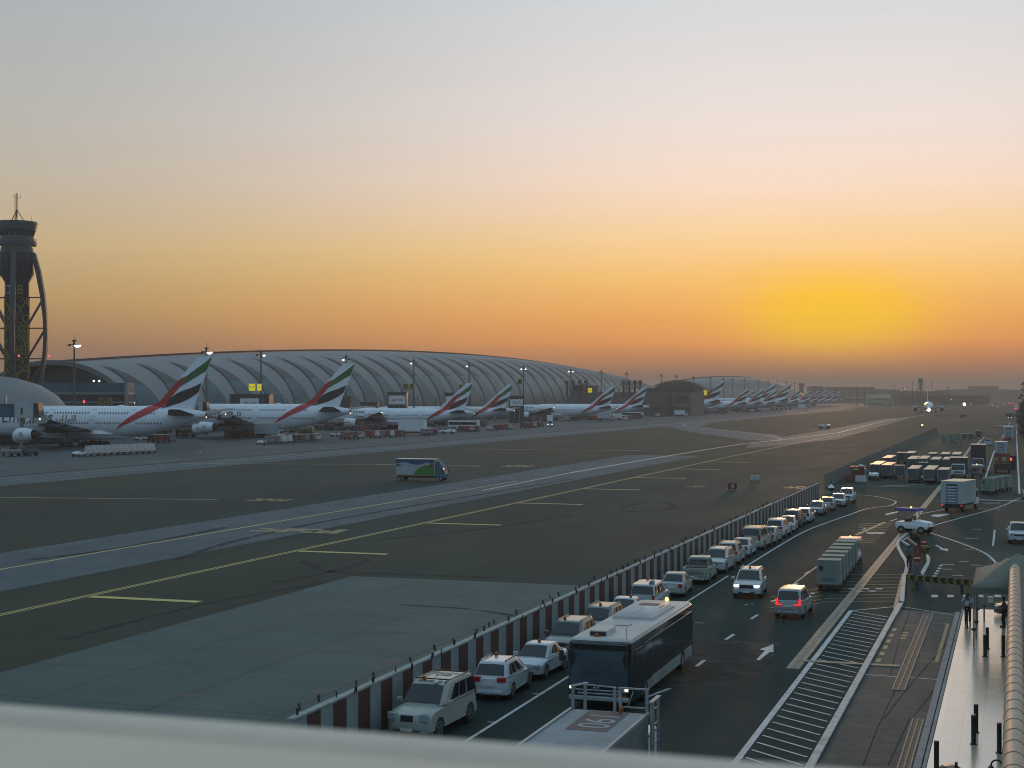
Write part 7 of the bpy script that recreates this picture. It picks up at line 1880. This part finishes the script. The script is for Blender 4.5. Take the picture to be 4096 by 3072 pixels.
# J8 taxi sign, the little white cabinet, and the mirrors
g0 = P(2929, 1962); t = thing('taxi_sign', 'low dark red taxiway sign with white lettering J8', 'sign', (g0.x, g0.y, .02), TH)
MB().bx(-.62, .62, -.15, .15, .12, 1.05).build('panel', M('sign_red', (.17, .018, .022), .5), t, bevel=.03); text('J8', .75, PLATE, t, (0, -.17, .58), (R(90), 0, 0)); MB().bx(-.8, .8, -.3, .3, 0, .1).build('base', GALV, t)
for sg in (-1, 1): MB().cyl((sg * .45, 0, .05), (sg * .45, 0, .2), .05, n=8).build('leg', STEEL, t)
g0 = P(3020, 1932); t = thing('white_cabinet', 'small white equipment box on legs behind the red taxiway sign', 'cabinet', (g0.x, g0.y, .02), TH)
MB().bx(-.65, .65, -.3, .3, .4, 1.1).build('box', CANW, t, bevel=.04)
for x in (-.5, 0, .5): MB().bx(x - .05, x + .05, -.05, .05, 0, .4).build('leg', DARK, t)
for px, py, lb in ((3858, 1668, 'distant small dark sign board on the apron, farther one'), (3846, 1671, 'distant small dark sign board on the apron, nearer one')):
    g0 = P(px, py); t = thing('taxi_sign', lb, 'sign', (g0.x, g0.y, .02), TH); MB().bx(-.9, .9, -.15, .15, .2, 1.4).build('panel', M('sign_red', (.17, .018, .022), .5), t); MB().bx(-1, 1, -.3, .3, 0, .2).build('base', GALV, t)
g0 = P(3325, 2035); t = thing('dome_mirror', 'half silver half black ball mirror on a thin pole past the wall end', 'mirror', (g0.x, g0.y, .02), TH)
MB().cyl((0, 0, 0), (0, 0, 3.4), .05, n=8).build('pole', BLACK, t); MB().lathe([(.01, -.37), (.2, -.31), (.34, -.15), (.37, 0)], (0, 0, 2.45), 20).build('lower_half', BLACK, t, smooth=60); MB().lathe([(.37, 0), (.34, .15), (.2, .31), (.01, .37)], (0, 0, 2.45), 20).build('upper_half', M('mirror_silver', (.6, .62, .62), .15, metal=.9), t, smooth=60)
# guard hut and striped blocks at the gate
g0 = P(3432, 1925); t = thing('guard_hut', 'small rust red guard hut with white top at the end of the slatted fence', 'hut', (g0.x, g0.y, .02), TH * .4)
RUST = M('hut_rust', (.24, .045, .02), .6, dirt=.2)
MB().bx(-.95, .95, 0, 1.6, .0, 2.1).build('wall', RUST, t, bevel=.03); MB().bx(-1.15, 1.15, -.2, 1.8, 2.1, 2.3).build('roof', M('roof_orange', (.34, .07, .02), .5), t, bevel=.03); MB().ball((.5, .4, 2.35), .5, 10, sz=.5).build('roof_sheet', PLATE, t)
MB().bx(-.65, .55, -.03, .0, .8, 1.7).build('window', M('hut_window', (.10, .055, .02), .3, var=.4, scale=2), t); MB().bx(-.75, .1, -.05, .0, 1.75, 1.95).build('sign_plate', PLATE, t); MB().bx(.95, 1.3, .1, 1.5, 0, 2.0).build('side_panel', STEEL, t)
for dx, m_, lb in ((-1.15, M('block_red', (.16, .03, .025), .7, dirt=.2), 'dark red concrete road block in front of the guard hut'), (.55, CANW, 'white concrete road block in front of the guard hut')):
    p = Vector((g0.x, g0.y - 1.3, 0)); o = MB().loft([[(-.85, -.35, 0), (.85, -.35, 0), (.85, .35, 0), (-.85, .35, 0)], [(-.85, -.3, .25), (.85, -.3, .25), (.85, .3, .25), (-.85, .3, .25)], [(-.8, -.14, .95), (.8, -.14, .95), (.8, .14, .95), (-.8, .14, .95)]]).build('road_block', m_, None, (p.x + dx, p.y, .02), bevel=.02, rz=.2)
    tag(o, lb, 'barrier', 'blocks at the guard hut')
g0 = P(4052, 1880); t = thing('red_signal', 'glowing red signal box at the kerb right of the dark trailer', 'signal', (g0.x, g0.y, .02), TH)
MB().bx(-.6, .6, 0, .8, 0, 2.6).build('housing', BLACK, t, bevel=.08); MB().ball((-.45, -.05, 1.9), .28, 10).build('lens', E('signal_red', (1, .06, .04), 2), t); MB().bar((-3, .2, 1.1), (-.6, .2, 1.1), .16).build('arm', PLATE, t)
# vehicles at the right edge below the truck yard
for px, py, lb in ((4098, 2000, 'white car cut off by the right edge beside the kerb line'), (4100, 1900, 'dark grey car cut off by the right edge, farther up')):
    g0 = P(px, py); make_car('edge_car', lb, 'car', 'suv', CARW if '2000' in str(py) else CARS, (g0.x + .8, g0.y + 2, .02), PI, None, None, None)
# ---------------------------------------------------------------- far skyline
HZ = M('far_haze_grey', (.20, .16, .13), .8, var=.15, scale=.02); HZD = M('far_haze_dark', (.12, .10, .085), .8, var=.2, scale=.02); HZL = M('far_pale', (.40, .36, .26), .6, var=.1, scale=.02)  # fade of distance haze is put into the brownish grey and dark tones
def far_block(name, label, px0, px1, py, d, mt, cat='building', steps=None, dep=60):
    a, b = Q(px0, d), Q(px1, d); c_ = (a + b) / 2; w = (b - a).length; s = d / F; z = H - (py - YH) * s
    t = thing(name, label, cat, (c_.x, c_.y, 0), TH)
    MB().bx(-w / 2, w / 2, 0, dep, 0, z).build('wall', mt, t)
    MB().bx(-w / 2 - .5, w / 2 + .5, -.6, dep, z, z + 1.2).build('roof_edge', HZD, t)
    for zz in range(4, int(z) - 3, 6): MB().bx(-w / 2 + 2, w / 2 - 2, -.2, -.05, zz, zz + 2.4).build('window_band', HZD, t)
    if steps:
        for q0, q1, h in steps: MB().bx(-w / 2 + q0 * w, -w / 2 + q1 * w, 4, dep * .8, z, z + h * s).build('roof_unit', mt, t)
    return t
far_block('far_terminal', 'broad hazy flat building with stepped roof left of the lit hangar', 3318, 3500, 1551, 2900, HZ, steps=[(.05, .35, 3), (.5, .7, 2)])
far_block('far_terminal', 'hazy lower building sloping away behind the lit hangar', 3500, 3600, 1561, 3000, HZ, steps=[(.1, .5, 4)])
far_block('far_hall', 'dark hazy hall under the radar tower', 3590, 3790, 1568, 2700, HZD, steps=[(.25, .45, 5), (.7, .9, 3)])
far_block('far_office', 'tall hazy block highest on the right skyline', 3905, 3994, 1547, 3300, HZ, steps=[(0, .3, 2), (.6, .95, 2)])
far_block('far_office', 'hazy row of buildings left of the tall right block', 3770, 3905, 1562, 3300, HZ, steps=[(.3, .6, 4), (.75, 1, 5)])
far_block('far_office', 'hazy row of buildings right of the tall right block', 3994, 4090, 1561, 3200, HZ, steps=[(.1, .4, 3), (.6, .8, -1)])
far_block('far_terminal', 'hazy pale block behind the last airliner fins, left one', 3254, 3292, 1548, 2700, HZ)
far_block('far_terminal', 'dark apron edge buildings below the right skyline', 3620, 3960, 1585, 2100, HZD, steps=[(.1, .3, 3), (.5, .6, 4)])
t = thing('hedge_wall', 'tall dark green hedge at the right edge of the far road', 'hedge', (2.2, 470, 0))
m_ = MB()
for k in range(1500):
    c = Vector((rnd.gauss(1.4, .9), rnd.uniform(0, 240), abs(rnd.gauss(4.5, 3.0)))); n_ = Vector((rnd.uniform(-1, 1), rnd.uniform(-1, .3), rnd.uniform(0, 1))).normalized(); u = n_.orthogonal().normalized() * 1.1; w_ = n_.cross(u) * .7
    m_.add([c - u, c + w_, c + u, c - w_], [(0, 1, 2, 3)])
m_.build('foliage', M('green_dark', (.03, .05, .03), .8, var=.3), t, fix=False); MB().bx(.8, 2.6, 0, 240, 0, 6).build('stem_mass', M('hedge_core', (.014, .02, .012), .9), t)
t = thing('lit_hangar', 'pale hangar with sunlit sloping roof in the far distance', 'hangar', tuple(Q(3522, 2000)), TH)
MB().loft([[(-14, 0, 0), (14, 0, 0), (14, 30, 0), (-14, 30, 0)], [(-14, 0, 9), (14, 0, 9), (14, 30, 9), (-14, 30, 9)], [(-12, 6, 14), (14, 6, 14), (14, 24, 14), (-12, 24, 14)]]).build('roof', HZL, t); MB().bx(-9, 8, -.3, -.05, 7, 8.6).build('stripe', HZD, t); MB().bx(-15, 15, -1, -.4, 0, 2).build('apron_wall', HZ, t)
c_ = Q(3425, 2000); t = thing('far_airliner', 'small tan airliner seen side on near the lit hangar', 'airliner', (c_.x, c_.y, 0), TH)
MB().loft([[(x, r * math.cos(2 * PI * k / 12), 9 + r * math.sin(2 * PI * k / 12)) for k in range(12)] for x, r in ((-15, .4), (-12, 1.7), (8, 1.8), (15, .6))]).build('fuselage', M('tan_body', (.42, .34, .22), .4), t); MB().bx(-1, 3, -9, 9, 8, 8.4).build('wing', HZL, t)
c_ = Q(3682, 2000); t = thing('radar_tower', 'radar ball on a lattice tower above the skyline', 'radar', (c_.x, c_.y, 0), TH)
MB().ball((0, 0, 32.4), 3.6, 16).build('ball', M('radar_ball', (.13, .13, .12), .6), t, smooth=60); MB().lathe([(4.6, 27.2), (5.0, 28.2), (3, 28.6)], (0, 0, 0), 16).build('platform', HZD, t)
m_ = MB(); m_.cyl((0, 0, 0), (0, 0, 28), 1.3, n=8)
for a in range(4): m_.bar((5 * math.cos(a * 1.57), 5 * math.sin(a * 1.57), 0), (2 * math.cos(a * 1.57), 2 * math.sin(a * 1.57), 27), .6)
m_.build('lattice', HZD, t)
for px, py, lit, lb in ((3650, 1530, 0, 'distant mast left of the radar ball'), (3728, 1531, 0, 'distant mast with a broad head right of the radar ball'), (3614, 1548, 1, 'distant lit mast left of the radar tower'), (3577, 1540, 0, 'distant plain mast right of the lit hangar'), (3670, 1556, 1, 'distant lit mast directly before the radar tower'), (3793, 1544, 0, 'distant thin mast right of the broad headed mast'), (3800, 1591, 1, 'distant lit mast above the right wing of the taxiing airliner'), (3427, 1545, 0, 'distant mast above the small tan airliner'), (3396, 1548, 0, 'distant mast on the left of the broad hazy building'), (3458, 1549, 0, 'distant mast over the middle of the broad hazy building'), (4092, 1528, 0, 'dark mast at the right edge of the skyline')):
    c_ = D(px, py, 1900 if px != 4092 else 900); make_mast(lb, c_.x, c_.y, c_.z, lit, 1, group='far masts on the skyline')
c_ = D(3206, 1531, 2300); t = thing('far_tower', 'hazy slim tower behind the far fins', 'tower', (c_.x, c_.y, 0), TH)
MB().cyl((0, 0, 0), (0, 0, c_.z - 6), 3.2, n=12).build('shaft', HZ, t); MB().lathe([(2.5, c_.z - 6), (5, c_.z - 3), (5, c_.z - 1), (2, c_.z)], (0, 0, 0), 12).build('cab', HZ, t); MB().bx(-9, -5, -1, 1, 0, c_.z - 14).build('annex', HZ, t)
# cars far up the road, lamps on
RD = [(3938, 1606, 1, 1500), (3948, 1613, 1, 1350), (3957, 1617, 1, 1300), (3964, 1616, 1, 1320), (3972, 1619, 1, 1250), (3990, 1624, 1, 1150)]
for i, (px, py, _, d) in enumerate(RD):
    c_ = Q(px, H * F / (py + 6 - YH)); c_ = make_car('far_car', 'distant car with white headlights, %s from the left in the far queue' % ORD[i], 'car', 'suv', CARW, (c_.x, c_.y, .02), PI + .1, 'distant cars with headlights', 'front', None)
RT = [(4018, 1617), (4037, 1614), (4050, 1613), (4065, 1625), (4064, 1638)]
for i, (px, py) in enumerate(RT):
    c_ = Q(px, H * F / (py + 4 - YH)); c_ = make_truck('far_truck', 'distant truck with red tail lamps, %s from the left in the far right lane' % ORD[i], (c_.x, c_.y, .02), 0, 'distant trucks with red lamps', shutter=False)
    MB().ball((-.9, -3.9, 1.4), .5, 8).ball((.9, -3.9, 1.4), .5, 8).build('taillight', E('far_red', (1, .05, .07), 2), c_)
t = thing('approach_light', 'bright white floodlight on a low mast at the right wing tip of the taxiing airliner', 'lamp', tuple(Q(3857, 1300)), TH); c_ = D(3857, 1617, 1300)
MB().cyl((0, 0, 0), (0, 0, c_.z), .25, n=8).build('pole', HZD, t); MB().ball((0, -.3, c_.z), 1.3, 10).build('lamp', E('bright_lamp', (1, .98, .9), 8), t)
t = thing('yellow_beacon', 'small bright yellow beacon standing on the open apron', 'lamp', tuple(P(3689, 1707)), TH)
MB().cyl((0, 0, 0), (0, 0, .5), .1, n=8).build('pole', BLACK, t); MB().ball((0, 0, .7), .38, 10).build('lens', E('beacon_yellow', (1, .85, .2), 2.5), t)
t = thing('white_marker', 'tiny white marker on the apron near the far signs', 'marker', tuple(P(3835, 1683)), TH)
MB().bx(-.2, .2, -.2, .2, 0, .6).build('post', PLATE, t); MB().bx(-.3, .3, -.3, .3, .6, .8).build('cap', PLATE, t)
for px, py, lb in ((3984, 1732, 'white cone on the far road left of the bluish truck'), (4072, 1732, 'white cone at the kerb right of the bluish truck')):
    t = thing('white_cone', lb, 'cone', tuple(P(px, py)), TH); MB().lathe([(.3, 0), (.06, .9), (.02, .92)], (0, 0, 0), 10).build('cone_body', PLATE, t); MB().bx(-.4, .4, -.4, .4, 0, .06).build('base', PLATE, t)
for o in list(COL.objects):
    if o.parent is None and o.get('label') == 'x':
        for c_ in kids(o): bpy.data.objects.remove(c_)
        bpy.data.objects.remove(o)
